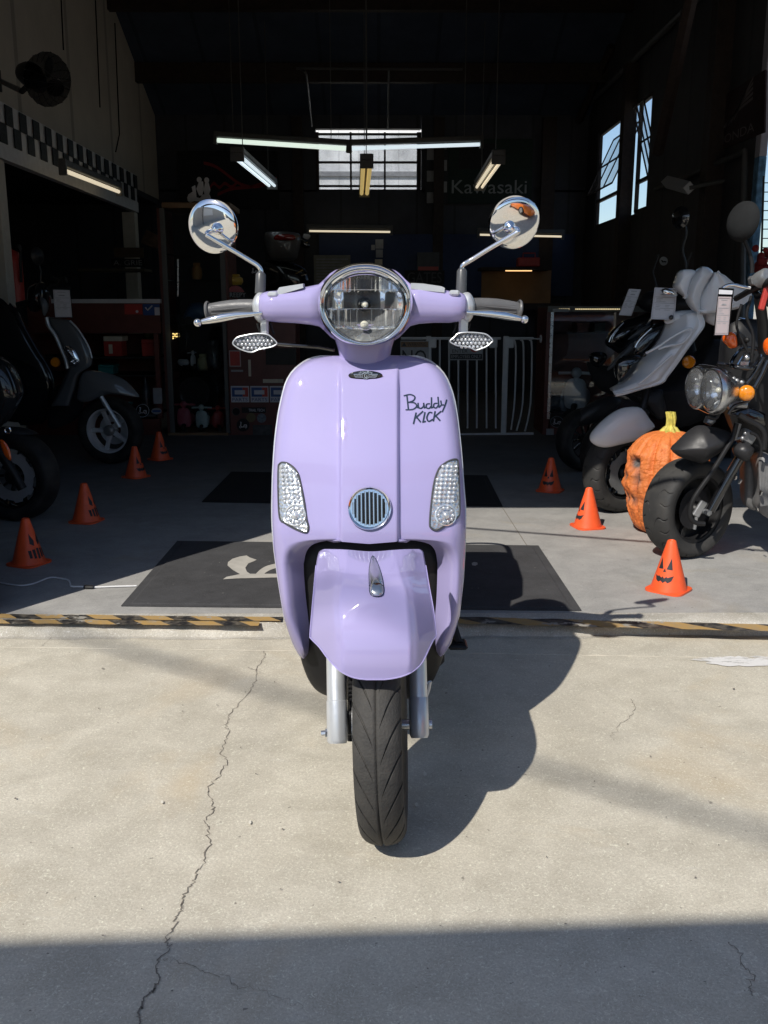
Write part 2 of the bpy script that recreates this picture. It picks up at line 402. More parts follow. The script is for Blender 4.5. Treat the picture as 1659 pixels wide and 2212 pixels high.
def panelled(name, col, step, axis, var=0.25, rough=0.7, seam=0.5):
    # sheet wall with upright or lengthwise seams
    k = N(name); q = k.sep(k.pos())[axis]
    t = k.math('ABSOLUTE', k.math('SUBTRACT', k.math('FRACT', k.math('MULTIPLY', q, 1.0/step)), 0.5))
    e = k.math('GREATER_THAN', t, 0.47); n = k.noise(3, 6, 0.65)
    c = k.mix(k.ramp(n, [(0.3, 0.0), (0.7, 1.0)]), tuple(x*(1-var) for x in col), tuple(x*(1+var) for x in col))
    c = k.mix(k.math('MULTIPLY', e, seam), c, tuple(x*0.25 for x in col))
    k.set(Base_Color=c, Roughness=rough); k.bump(t, 0.4, 0.02); return k.m
MT['roof'] = panelled('roof_sheeting', (0.05, 0.065, 0.10), 0.62, 0)
MT['wall_back'] = panelled('back_wall_sheeting', (0.05, 0.053, 0.065), 0.45, 0)
MT['wall_side'] = panelled('side_wall_sheeting', (0.05, 0.047, 0.052), 0.6, 1)
MT['wall_left'] = panelled('upper_wall_boards', (0.52, 0.47, 0.40), 1.2, 1, 0.08, 0.8, 0.45)
MT['wall_out'] = simple('outer_stucco', (0.45, 0.43, 0.4), 0.9, var=0.1, bump=0.3)
MT['beam'] = simple('dark_timber', (0.03, 0.018, 0.014), 0.7, var=0.3)
MT['corrug'] = panelled('pale_corrugated_wall', (0.84, 0.84, 0.84), 0.35, 0, 0.1, 0.7, 0.3)
MT['tube'] = emit('fluorescent_tube', (0.86, 1.0, 0.88), 0.85)
MT['tube_cool'] = emit('cool_tube', (0.8, 0.93, 1.0), 0.85)
MT['tube_warm'] = emit('warm_tube', (1.0, 0.86, 0.62), 0.7)
MT['tube_yellow'] = emit('dim_yellow_tube', (0.75, 0.55, 0.2), 0.55)
MT['led'] = emit('led_strip', (1.0, 0.82, 0.45), 0.8)
MT['bench_led'] = emit('bench_led', (1.0, 0.6, 0.25), 1.6)
MT['fixture'] = simple('fixture_enamel', (0.10, 0.10, 0.095), 0.5)
def pumpkin_mat():
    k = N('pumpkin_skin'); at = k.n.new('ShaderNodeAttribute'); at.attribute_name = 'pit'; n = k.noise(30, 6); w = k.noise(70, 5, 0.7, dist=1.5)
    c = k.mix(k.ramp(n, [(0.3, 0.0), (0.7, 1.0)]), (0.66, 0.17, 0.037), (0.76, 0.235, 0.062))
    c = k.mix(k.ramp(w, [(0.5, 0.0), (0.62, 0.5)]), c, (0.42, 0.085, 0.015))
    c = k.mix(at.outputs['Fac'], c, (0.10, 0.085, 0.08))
    k.set(Base_Color=c, Roughness=0.55); k.bump(w, 0.6, 0.006); return k.m
MT['pumpkin'] = pumpkin_mat()
MT['stem'] = simple('pumpkin_stem', (0.55, 0.48, 0.10), 0.6, var=0.3, scale=40, bump=0.5, bscale=90)
MT['crack'] = simple('crack_dark', (0.18, 0.16, 0.135), 0.95)  # one dark tone for cracks, the floor joint and grit
MT['ridge'] = simple('pale_mortar', (0.50, 0.465, 0.385), 0.9, var=0.2, bump=0.4)
k = N('white_spilt_paint'); k.set(Base_Color=(0.72, 0.71, 0.69), Roughness=0.85); k.set(Alpha=k.ramp(k.noise(20, 8, 0.7, stretch=(0.6, 1.6, 1.0)), [(0.34, 0.0), (0.50, 0.95)])); MT['white_spill'] = k.m

MT['milky_glass'] = glass('milky_lamp_glass', (0.95, 0.97, 0.98), 0.2, dirt=0.10)
MT['casing_grey'] = simple('grey_engine_casing', (0.17, 0.17, 0.172), 0.55, 0.2, var=0.2, bump=0.2)
MT['fleck'] = simple('pale_fleck', (0.66, 0.63, 0.54), 0.9)
MT['lens'] = glass('clear_moulded_lens', (0.97, 0.98, 0.98), 0.03, fres=0.35)
MT['bright_alloy'] = simple('bright_painted_alloy', (0.72, 0.73, 0.75), 0.35, 0.15, var=0.08)
MT['dull_black'] = simple('dull_black_shell', (0.02, 0.021, 0.022), 0.8, spec=0.05)

def facet_chrome():
    k = N('faceted_lamp_chrome'); v = k.n.new('ShaderNodeTexVoronoi'); v.inputs['Scale'].default_value = 130; k.link(k.pos(), v.inputs['Vector'])
    k.set(Base_Color=(0.82, 0.84, 0.87), Metallic=0.7, Roughness=0.15); k.bump(v.outputs['Distance'], 0.35, 0.008); return k.m
MT['facet'] = facet_chrome()
MT['bead'] = simple('silvered_bead', (0.95, 0.96, 0.98), 0.1, 0.6, coat=1.0, var=0.02)
MT['head_reflector'] = simple('headlamp_reflector', (0.93, 0.95, 0.97), 0.10, 0.86, var=0.03, rvar=0.04)

def tread():
    k = N('dusty_tread_rubber'); n = k.noise(11, 6, 0.65); v = k.n.new('ShaderNodeTexVoronoi'); v.inputs['Scale'].default_value = 210; k.link(k.pos(), v.inputs['Vector'])
    k.set(Base_Color=k.mix(k.ramp(n, [(0.35, 0.1), (0.7, 0.75)]), (0.034, 0.034, 0.034), (0.085, 0.08, 0.072)), Roughness=0.72); k.b.inputs['Specular IOR Level'].default_value = 0.25
    k.bump(v.outputs['Distance'], 0.35, 0.002); return k.m
MT['tread'] = tread()
# ================================================================== the lilac scooter
hero = thing('scooter', 'glossy lilac motor scooter facing the viewer in the middle of the doorway', 'scooter', (0.0, 1.73, 0.0))
XA = lambda u, Y: P(u, 1106, Y).x
# ---- leg shield ----
SY = [(766, 2.085), (800, 2.06), (900, 2.015), (1000, 1.972), (1100, 1.94), (1165, 1.925), (1300, 1.925), (1430, 1.965)]
SL = [(768, 712), (771, 690), (775, 672), (780, 660), (788, 648), (800, 634), (815, 623), (830, 616), (860, 608), (900, 600), (970, 592), (1050, 588), (1110, 587), (1170, 590), (1250, 600), (1330, 613), (1390, 632), (1418, 648), (1426, 656)]
SR = [(768, 884), (771, 902), (775, 916), (780, 928), (788, 940), (800, 953), (815, 964), (830, 971), (860, 981), (900, 988), (970, 996), (1050, 1002), (1110, 1006), (1170, 1005), (1250, 1001), (1330, 992), (1390, 973), (1416, 956), (1422, 949)]
IL = [(1165, 735), (1168, 706), (1172, 686), (1178, 673), (1190, 663), (1218, 656), (1283, 660), (1345, 667), (1385, 670), (1410, 668), (1426, 659)]
IR = [(1165, 860), (1168, 896), (1172, 918), (1178, 931), (1190, 940), (1218, 945), (1290, 943), (1345, 939), (1385, 938), (1405, 940), (1422, 947)]
RL, RR = 735.0, 860.0
def shield_dy(u, v):
    l, r = tab(SL, v), tab(SR, v); uc = (l + r)/2; hw = 209.0 if v > 860 else lerp(175, 209, clamp((v-768)/92))
    s = (u - 797)/209.0; e = clamp((abs(u-uc)/max(1, (r-l)/2) - 0.84)/0.16)
    dy = 0.024*s*s + 0.040*(1 - sqrt(1 - min(e, 0.985)**2))
    if v < 792: dy += 0.028*((792-v)/24)**2
    rise = sstep(RL-4, RL+3, u)*(1 - sstep(RR-3, RR+4, u))
    dy -= 0.0145*rise*sstep(776, 830, v)
    dy -= 0.012*exp(-((u-797)/150)**2)*sstep(800, 1100, v)
    return dy
def shield_Y(u, v): return tab(SY, v) + shield_dy(u, v)
def shield_p(u, v, out=0.0): return P(u, v, shield_Y(u, v) - out)
def cc(a, b, n): return [a + (b-a)*(0.5-0.5*cos(pi*i/n)) for i in range(n+1)]
m = M(); nL, nC = 26, 26
rv = [768, 769, 771, 774, 778, 783, 789, 797, 807, 819, 832, 848, 866] + list(range(886, 1140, 13)) + [1142, 1150, 1156, 1160, 1163, 1165]
rows = []
for v in rv:
    l, r = tab(SL, v), tab(SR, v)
    ul = min(RL, lerp(l, r, 0.25)) if v < 776 else RL; ur = max(RR, lerp(l, r, 0.75)) if v < 776 else RR
    us = cc(l, RL, nL) + cc(RL, RR, nC)[1:] + cc(RR, r, nL)[1:]
    row = []
    for u in us:
        vv = v + 9*exp(-((u-790)/38)**2)*clamp(1-(v-768)/70) + (5*clamp(1-abs(u-797)/62) + 5)*sstep(1120, 1165, v)*sstep(RL-4, RL+4, u)*(1-sstep(RR-4, RR+4, u))
        row.append(P(u, vv, shield_Y(u, v)))
    rows.append(row)
# two lips under the bottom edge of the middle
rows.append([p + V((0, 0.012, -0.002)) for p in rows[-1]])
idx = m.grid(rows[:-1])
mid = m.grid([rows[-2][nL:nL+nC+1], rows[-1][nL:nL+nC+1]])
lv = [1165, 1166.5, 1168, 1170, 1172, 1175, 1178, 1183, 1190, 1200, 1218, 1240, 1262, 1283, 1305, 1327, 1345, 1365, 1385, 1398, 1410, 1418, 1426]
for side in (0, 1):
    leg = []
    for v in lv:
        if side: v = 1165 + (v-1165)*257/261.0
        o, i = (tab(SL, v), tab(IL, v)) if side == 0 else (tab(SR, v), tab(IR, v))
        us = cc(o, i, nL) if side == 0 else cc(i, o, nL)
        row = []
        for u in us:
            d = abs(u - i); w = sstep(1168, 1215, v)
            dy = shield_dy(u, min(v, 1300)) if v < 1300 else 0.024*((u-797)/209.0)**2 + 0.040*(1-sqrt(1-min(clamp(1-abs(u-o)/28), 0.985)**2))
            lip = 46*clamp((1426-v)/90, 0.25, 1)
            if d < lip: dy += (0.010*sstep(1165, 1169, v) + 0.055*w)*(1 - d/lip)**1.15
            row.append(P(u, v, tab(SY, v) + dy))
        leg.append(row)
    m.grid(leg)
shield = m.build('leg_shield', MT['lilac'], hero, angle=60, solid=0.006, weld=2e-4)
# thin bright edge trim round the shield
e = [shield_p(tab(SL, v)+1, v) for v in rv[2:-1]][::-1] + [shield_p(tab(SR, v)-1, v) for v in rv[2:-1]]
lo_l = [P(tab(SL, v)+1, v, tab(SY, v)+0.064) for v in (1418, 1390, 1330, 1250, 1190)]
lo_r = [P(tab(SR, v)-1, v, tab(SY, v)+0.064) for v in (1190, 1250, 1330, 1390, 1414)]
M().tube([p + V((0, 0.004, 0)) for p in lo_l + e + lo_r], 0.0032, 6).build('edge_trim', MT['silver'], shield)
# ---- badge on the shield ----
badge_ol = [P(789.5+37*cos(a), 811+10.6*sin(a), shield_Y(789, 811)-0.003) for a in [2*pi*k/40 for k in range(40)]]
badge = M().pillow(badge_ol, (0, -1, 0.3), 0.003, 0.004, 4).build('badge', MT['gloss_black'], shield)
bf = lambda u0, v0, u1, v1: (lambda s, t: P(lerp(u0, u1, s), lerp(v1, v0, t), shield_Y(789, 811)-0.0078))
m = M(); put_text(m, 'G', bf(786.5, 806.5, 793.5, 816.5))
for sg in (-1, 1):                           # winged bars and the hexagon line
    for du, dv in ((9, 0), ):
        q = [P(789.9+sg*a, 811.3+b, shield_Y(789, 811)-0.0072) for a, b in ((8, -2.6), (26, -2.6), (22, 3.4), (8, 3.4))]
        m.tube(q, 0.00055, 5, closed=True)
m.tube([P(789.9+8.2*sin(a), 811.5+8.2*cos(a)*0.93, shield_Y(789, 811)-0.0072) for a in [pi/3*k for k in range(6)]], 0.0006, 5, closed=True)
vs = 'GENUINE'
for k, ch in enumerate(vs):
    a = (k-3)*0.30; u0 = 789.8+13.6*sin(a)*1.25; v0 = 811-8.2*cos(a)+2.2
    put_text(m, ch, bf(u0-1.6, v0-4.2, u0+1.6, v0-0.4))
put_text(m, 'SCOOTER', bf(765, 809.6, 780.5, 813.4)); put_text(m, 'COMPANY', bf(799, 809.6, 814.5, 813.4))
m.build('badge_lettering', MT['decal_silver'], badge, smooth=False)
# ---- hand-lettered name on the shield ----
def strokes(parent, name, lst, wd, mat):
    m = M()
    for st in lst:
        pts = [(x, y, 0) for x, y in st]
        sm = spline(pts, 5, closed=False) if len(pts) > 2 else [lerp(V(pts[0]), V(pts[1]), k/4) for k in range(5)]
        L = []; R = []
        for i, p in enumerate(sm):
            t = (sm[min(i+1, len(sm)-1)] - sm[max(i-1, 0)]).normalized(); nn = V((-t.y, t.x, 0))
            w = wd*(0.85+0.25*abs(t.y))
            a, b = p + nn*w, p - nn*w
            L.append(shield_p(a.x, a.y, 0.0012)); R.append(shield_p(b.x, b.y, 0.0012))
        m.grid([L, R])
    return m.build(name, mat, parent, smooth=False)
B = [[(879, 855), (882, 883)], [(872, 855), (886, 852), (896, 857), (893, 865), (882, 869)], [(882, 869), (895, 870), (900, 877), (892, 884), (876, 885)],
     [(903, 870), (904, 879), (909, 882), (915, 877), (915, 870)], [(915, 870), (917, 882)],
     [(929, 872), (922, 873), (921, 880), (927, 882), (932, 876)], [(932, 858), (932, 882)],
     [(945, 871), (938, 872), (937, 879), (942, 881), (947, 875)], [(946, 857), (948, 880)],
     [(952, 865), (954, 874), (959, 874)], [(965, 863), (961, 876), (955, 890)], [(899, 879), (905, 881)], [(916, 881), (922, 879)], [(932, 881), (938, 878)], [(948, 880), (954, 874)]]
K = [[(899, 891), (893, 916)], [(914, 888), (897, 903)], [(900, 901), (909, 912)], [(918, 890), (914, 911)], [(912, 912), (920, 910)],
     [(934, 892), (927, 891), (922, 902), (926, 910), (934, 906)], [(940, 888), (936, 910)], [(953, 888), (939, 900)], [(941, 898), (951, 909)], [(934, 906), (938, 905)]]
strokes(shield, 'name_lettering', B, 1.45, MT['decal'])
strokes(shield, 'name_lettering', K, 1.6, MT['decal'])
# ---- running lamps let into the shield ----
LL = [(601, 1012), (604, 1002), (611, 999), (625, 1003), (642, 1020), (650, 1049), (657, 1085), (662, 1121), (666, 1139), (661, 1150), (639, 1143), (614, 1129), (604, 1118), (601, 1067)]
LR = [(993, 1103), (988, 1118), (966, 1132), (945, 1145), (932, 1141), (928.5, 1129), (932, 1085), (938, 1042), (948, 1013), (962, 1000), (977, 993), (987, 993), (990, 1003), (992, 1049)]
for nm, ol, bc in (('l', LL, (638, 1113)), ('r', LR, (963, 1113))):
    cu0 = sum(p[0] for p in ol)/len(ol); cv0 = sum(p[1] for p in ol)/len(ol)
    so = [(p.x, p.y) for p in spline([(a, b, 0) for a, b in ol], 4)]
    rim = [shield_p(u, v, 0.002) for u, v in so]
    back = M(); fl = back.grid([rim, [shield_p(lerp(u, cu0, 0.12), lerp(v, cv0, 0.06), 0.0015) for u, v in so], [shield_p(lerp(u, cu0, 0.6), lerp(v, cv0, 0.6), 0.0015) for u, v in so]], closed_u=True, flip=False)
    back.fan(fl[-1], shield_p(cu0, cv0, 0.0015), True)
    lamp = back.build('running_lamp', MT['facet'], shield)
    M().tube([shield_p(u, v, 0.002) for u, v in so], 0.0022, 6, closed=True).build('lamp_gasket', MT['boot'], lamp)
    m = M()                                  # rows of small bulbs and the big one
    def inside(u, v):
        c = False; n = len(so)
        for i in range(n):
            (x1, y1), (x2, y2) = so[i], so[(i+1) % n]
            if (y1 > v) != (y2 > v) and u < (x2-x1)*(v-y1)/(y2-y1)+x1: c = not c
        return c
    for r_ in range(9):
        for c_ in range(5):
            u = cu0 + (c_-2)*9.6 + (r_-4)*(0.9 if nm == 'l' else -0.9)*1.0; v = 1008 + r_*9.4
            if v < 1088 and all(inside(u+du, v+dv) for du, dv in ((4, 0), (-4, 0), (0, 4), (0, -4))): m.ball(shield_p(u, v, 0.003), (0.0040, 0.0040, 0.0040), 10, 7)
    for k in range(10): m.ball(shield_p(bc[0]+15.5*cos(pi*k/5), bc[1]+15.5*sin(pi*k/5), 0.003), 0.0042, 8, 6)
    m.ball(shield_p(*bc, 0.004), 0.0085, 12, 8)
    m.tube([shield_p(bc[0]+22*cos(pi*k/16), bc[1]+22*sin(pi*k/16), 0.003) for k in range(32)], 0.0018, 6, closed=True)
    m.build('lamp_reflector', MT['bead'], lamp)
    q = [shield_p(u, v, 0.003) for u, v in so]
    m = M(); n0 = m.grid([[lerp(p, sum(q, V((0,0,0)))/len(q), t) + V((0, -0.016*min(1, t*4)**0.5, 0)) for p in q] for t in (0, 0.15, 0.4, 0.75)], closed_u=True)
    m.fan(n0[-1], sum(q, V((0,0,0)))/len(q) + V((0, -0.017, 0)), True)
    m.build('lamp_lens', MT['lens'], lamp)
# ---- round chrome horn grille ----
Yh = shield_Y(798, 1098)
hc = P(798, 1098, Yh-0.002); hax = V((0.05, -1, 0.225)).normalized(); _, h1, h2 = frame(hax)
Rh = 48*1.93/2000
grille = M().lathe([(Rh, -0.004), (Rh, 0.004), (Rh*0.97, 0.007), (Rh*0.90, 0.006), (Rh*0.86, 0.004)], hc, hax, 48).lathe([(Rh*0.87, 0.003), (1e-5, 0.003)], hc, hax, 48).build('horn_grille', MT['chrome'], shield)
m = M()
for k in range(-4, 5):
    x = k*Rh*0.185; hh = sqrt(max(0, (Rh*0.84)**2 - x*x))*(0.92 if abs(k) > 1 else 0.95)
    if abs(k) == 4: hh *= 0.75
    side = V((1, 0, 0)); upv = (V((0, 0, 1)) - hax*hax.z).normalized()
    a, b = hc + side*x + upv*hh + hax*0.004, hc + side*x - upv*hh + hax*0.004
    m.tube([a, lerp(a, b, 0.5), b], Rh*0.048, 10)
m.build('grille_bar', MT['chrome'], grille)
m = M()
for k in range(-4, 4):
    x = (k+0.5)*Rh*0.185; hh = sqrt(max(0, (Rh*0.8)**2 - x*x))*0.93
    a, b = hc + side*x + upv*hh + hax*0.0034, hc + side*x - upv*hh + hax*0.0034
    m.tube([a, lerp(a, b, 0.5), b], Rh*0.050, 8)
m.build('grille_slot', MT['gloss_black'], grille)
# ---- dark inner panel behind the fender, lower belly, floor, tail ----
m = M()
ol = [(690, 1150), (800, 1140), (910, 1150), (966, 1180), (970, 1260), (968, 1350), (960, 1410), (930, 1480), (890, 1508), (800, 1516), (712, 1505), (672, 1478), (648, 1415), (640, 1340), (634, 1250), (636, 1180)]
m.pillow([P(u, v, 2.03 if v < 1300 else 2.03+0.02*(v-1300)/200) for u, v in [(p.x, p.y) for p in spline([(a, b, 0) for a, b in ol], 4)]], (0, -1, 0), 0.045, 0.22, 6)
m.build('inner_panel', MT['black'], hero)
m = M(); m.box((0.0, 2.33, 0.255), (0.31, 0.56, 0.12), bev=0.03); m.build('footboard', MT['matte_black'], hero)
xc = -0.012
m = M()
def ring_sec(y, zc, hw, hh, n=24, pw=0.7): return [V((xc + hw*math.copysign(abs(cos(2*pi*k/n))**pw, cos(2*pi*k/n)), y, zc + hh*math.copysign(abs(sin(2*pi*k/n))**pw, sin(2*pi*k/n)))) for k in range(n)]
secs = [ring_sec(y, z, a, b) for y, z, a, b in ((2.50, 0.48, 0.11, 0.22), (2.56, 0.48, 0.155, 0.245), (2.70, 0.51, 0.175, 0.23), (2.95, 0.56, 0.18, 0.19), (3.13, 0.62, 0.14, 0.12), (3.22, 0.65, 0.07, 0.05))]
ix = m.grid(secs, closed_u=True, flip=True); m.fan(ix[0], V((xc, 2.49, 0.48)), True); m.fan(ix[-1], V((xc, 3.23, 0.65)))
m.build('rear_body', MT['lilac'], hero)
m = M(); secs = [ring_sec(y, z, a, b, 24, 0.6) for y, z, a, b in ((2.52, 0.735, 0.08, 0.03), (2.56, 0.75, 0.125, 0.045), (2.75, 0.765, 0.15, 0.045), (3.0, 0.785, 0.155, 0.045), (3.12, 0.79, 0.13, 0.035))]
ix = m.grid(secs, closed_u=True, flip=True); m.fan(ix[0], V((xc, 2.51, 0.735)), True); m.fan(ix[-1], V((xc, 3.13, 0.79)))
m.build('seat', MT['black'], hero)
M().tube(spline([(xc-0.13, 2.98, 0.80), (xc-0.12, 3.18, 0.84), (xc-0.07, 3.26, 0.85), (xc+0.07, 3.26, 0.85), (xc+0.12, 3.18, 0.84), (xc+0.13, 2.98, 0.80)], 6, False), 0.011, 8).build('grab_rail', MT['black'], hero)
def tyre(m, C, axis, R, w, rim, nt=120, nf=24, groove=None, shear=None):
    a, e1, e2 = frame(axis); C = V(C); hs = R - rim; Rc = rim + hs*0.52; rows = []
    for i in range(nt):
        th = 2*pi*i/nt; row = []
        for j in range(nf+1):
            ph = -radians(128) + radians(256)*j/nf
            c, s = cos(ph), sin(ph)
            rr = Rc + (R-Rc if c > 0 else (Rc-rim)/0.62)*math.copysign(abs(c)**(1.0 if c < 0 else 0.80), c)
            x = w/2*math.copysign(abs(s)**0.85, s); t2 = th - (shear(abs(x/(w/2))) if shear else 0)
            if groove and c > -0.1: rr -= groove(t2, x/(w/2), c)
            row.append(C + a*x + (e1*cos(t2) + e2*sin(t2))*rr)
        rows.append(row)
    m.grid(rows, closed_v=True, flip=True); return m
def hero_groove(th, s, c):
    d = 0.0; t = th/(2*pi)*22.0
    if abs(s-0.02) < 0.035: d = 0.0045
    a = abs(s)
    if 0.14 < a < 0.97:
        k = (t + (0.5 if s > 0 else 0.0) + 1.75*a**0.7) % 1.0
        k = min(k, 1-k); wd = 0.07*clamp((a-0.14)/0.3, 0.25, 1)
        if k < wd: d = 0.0042*sstep(wd, wd*0.55, k)
        elif a > 2:
            q = (t*7.0 + s*9) % 1.0; q2 = (s*16 + (int(t*7.0+s*9) % 2)*0.5) % 1.0
            d = 0.0009 if (q < 0.3 or q2 < 0.28) else 0.0
    return d
# wheel: leans and is steered a touch
WC = V((0.006, 1.73, 0.229)); wax = V((1, -0.045, 0.035)).normalized()
wheel = tyre(M(), WC, wax, 0.229, 0.090, 0.155, 1012, 96, hero_groove, lambda a: 2*pi/22*1.75*a**0.7).build('front_wheel', MT['tread'], hero, angle=80)
m = M(); m.lathe([(0.03, -0.03), (0.10, -0.022), (0.148, -0.035), (0.158, -0.042), (0.158, 0.042), (0.148, 0.035), (0.10, 0.022), (0.03, 0.03)], WC, wax, 40)
m.build('rim', MT['black'], wheel)
m = M(); rc = WC - wax*0.052; m.lathe([(0.055, -0.002), (0.095, -0.002), (0.095, 0.002), (0.055, 0.002)], rc, wax, 40)
m.tube([WC - wax*0.10, WC + wax*0.10], 0.011, 10)
for k in range(5):
    a = 2*pi*k/5; _, q1, q2 = frame(wax); m.tube([rc, rc + (q1*cos(a)+q2*sin(a))*0.06], 0.006, 6)
m.build('brake_disc', MT['steel'], wheel)
rear = tyre(M(), (0.0, 2.99, 0.265), (1, 0, 0), 0.225, 0.115, 0.15, 90, 20).build('rear_wheel', MT['rubber'], hero)
M().lathe([(0.0, -0.05), (0.155, -0.04), (0.155, 0.04), (0.0, 0.05)], (0.0, 2.99, 0.265), (1, 0, 0), 30).build('rim', MT['black'], rear)
m = M(); m.box((0.135, 2.83, 0.30), (0.07, 0.42, 0.11), bev=0.03); m.tube([(0.13, 2.35, 0.2), (0.135, 2.6, 0.24), (0.135, 2.8, 0.29)], 0.018, 8)
m.build('engine_casing', MT['alloy'], hero)
m = M(); m.tube([P(975, 1340, 2.35), P(987, 1378, 2.3), P(992, 1392, 2.28)], 0.012, 8); m.box(P(988, 1392, 2.28), (0.05, 0.06, 0.012), bev=0.005)
m.build('side_stand', MT['black'], hero)
# ---- forks ----
def fork(u0, vt, vb, u1, Yt, Yb, r, name):
    m = M(); a, b = P(u0, vt, Yt), P(u1, vb, Yb)
    d = (b-a).normalized(); k = a + (b-a)*0.60
    m.tube([a, k], r*0.965, 24); m.tube([k - d*0.001, k, b - d*0.006, b], [r*0.99, r*1.03, r*1.03, r*0.86], 24)
    return m.build(name, MT['silver'], hero)
fl = fork(725, 1380, 1606, 729, 1.74, 1.655, 0.0198, 'fork_leg'); fr = fork(901, 1380, 1594, 906, 1.76, 1.68, 0.0185, 'fork_leg')
m = M(); c = P(700, 1583, 1.665); m.tube([P(706, 1583, 1.665), P(694, 1584, 1.665)], 0.0055, 8); m.tube([P(706.5, 1583, 1.665), P(703, 1583, 1.665)], 0.009, 6); m.build('axle_nut', MT['steel'], fl)
m = M()
for k in range(6): m.tube([P(752, 1466+9*k, 1.70), P(764, 1465+9*k, 1.70)], 0.0028, 6)
m.tube([P(757, 1455, 1.72), P(757, 1600, 1.70)], 0.006, 8); m.box(P(760, 1560, 1.69), (0.02, 0.02, 0.05), bev=0.004); m.build('brake_caliper', MT['black'], fl)
tub_ = spline([P(760, 1555, 1.69), P(756, 1500, 1.72), P(748, 1440, 1.80), P(760, 1380, 1.86)], 5, False); m = M(); m.tube(tub_, 0.0042, 8); m.build('brake_hose', MT['black'], fl)
m = M(); m.tube([P(922, 1475, 1.75), P(929, 1472, 1.75), P(925, 1490, 1.75), P(918, 1510, 1.75)], 0.004, 6); m.build('cable_clip', MT['silver'], fr)
# ---- front fender ----
FL = [(1186, 700), (1188, 694), (1192, 689), (1200, 686.5), (1211, 684), (1283, 677), (1330, 673), (1365, 670), (1377, 669.5), (1385, 677), (1397, 689), (1420, 706), (1435, 719), (1449, 734), (1458, 749), (1463, 761), (1466.5, 776), (1468, 792)]
FR = [(1186, 905), (1188, 911), (1192, 914.5), (1200, 916), (1211, 918), (1265, 927), (1327, 938), (1365, 942.5), (1372, 943), (1385, 935), (1397, 929), (1433, 911), (1446, 898), (1454, 886), (1461, 869), (1465, 853), (1467, 840), (1468, 830)]
FY = [(1186, 1.775), (1200, 1.735), (1215, 1.70), (1240, 1.648), (1270, 1.610), (1300, 1.585), (1330, 1.566), (1370, 1.548), (1410, 1.538), (1440, 1.535), (1468, 1.536)]
def fender_Y(u, v):
    uc = lerp(800, 813, clamp((v-1190)/200)); s = abs(u-uc)/137.0
    hw = lerp(0.42, 0.56, sstep(1200, 1300, v))
    dy = 0.016*s*s + 0.19*max(0, s-hw+0.03*exp(-((s-hw)/0.05)**2))**1.12
    dy += 0.012*sstep(1290, 1200, v)*sstep(0.60, 0.80, s)
    dy -= 0.012*exp(-((v-1285)/34)**2)*exp(-(s/0.45)**2)
    return tab(FY, v) + dy
m = M(); rows = []
for v in [1186, 1187, 1189, 1192, 1196, 1201, 1207, 1214, 1222, 1231, 1240, 1250, 1260, 1270, 1282, 1294, 1306, 1318, 1330, 1342, 1354, 1364, 1371, 1377, 1384, 1391, 1398, 1406, 1414, 1422, 1430, 1437, 1444, 1450, 1455, 1459, 1462, 1464.5, 1466.5, 1468]:
    l, r = tab(FL, v), tab(FR, v)
    rows.append([P(u, v + 5*exp(-((u-803)/46)**2)*clamp(1-(v-1186)/30), fender_Y(u, v)) for u in [lerp(l, r, i/56) for i in range(57)]])
m.grid(rows); fender = m.build('front_fender', MT['lilac'], hero, angle=70, solid=0.004)
M().tube([r_[0] for r_ in rows[8:]] + rows[-1][1:-1] + [r_[-1] for r_ in rows[8:]][::-1], 0.0013, 6).build('fender_rim', MT['lilac'], fender)
# chrome bullet ornament
OL = [(805, 1201), (800, 1216), (797.5, 1236), (798, 1260), (799, 1278), (803, 1285), (813, 1288), (824, 1286), (828.5, 1278), (827, 1258), (822, 1236), (814, 1214)]
so = spline([(a, b, 0) for a, b in OL], 4)
m = M(); m.pillow([P(p.x, p.y, fender_Y(p.x, p.y)-0.002) for p in so], (0, -1, 0.35), 0.020, 0.003, 8, c=P(811, 1250, fender_Y(811, 1250)-0.002))
orn = m.build('fender_ornament', MT['steel'], fender)
m = M(); m.tube([P(800, 1266, fender_Y(812, 1266)-0.007), P(806, 1262, fender_Y(812, 1262)-0.015), P(812, 1261, fender_Y(812, 1262)-0.0175), P(820, 1262, fender_Y(812, 1262)-0.015), P(826, 1266, fender_Y(812, 1266)-0.007)], 0.0022, 6)
m.build('ornament_band', MT['gloss_black'], orn)
M().tube([P(p.x, p.y, fender_Y(p.x, p.y)-0.002) for p in so], 0.0013, 6, closed=True).build('ornament_gasket', MT['decal'], orn)
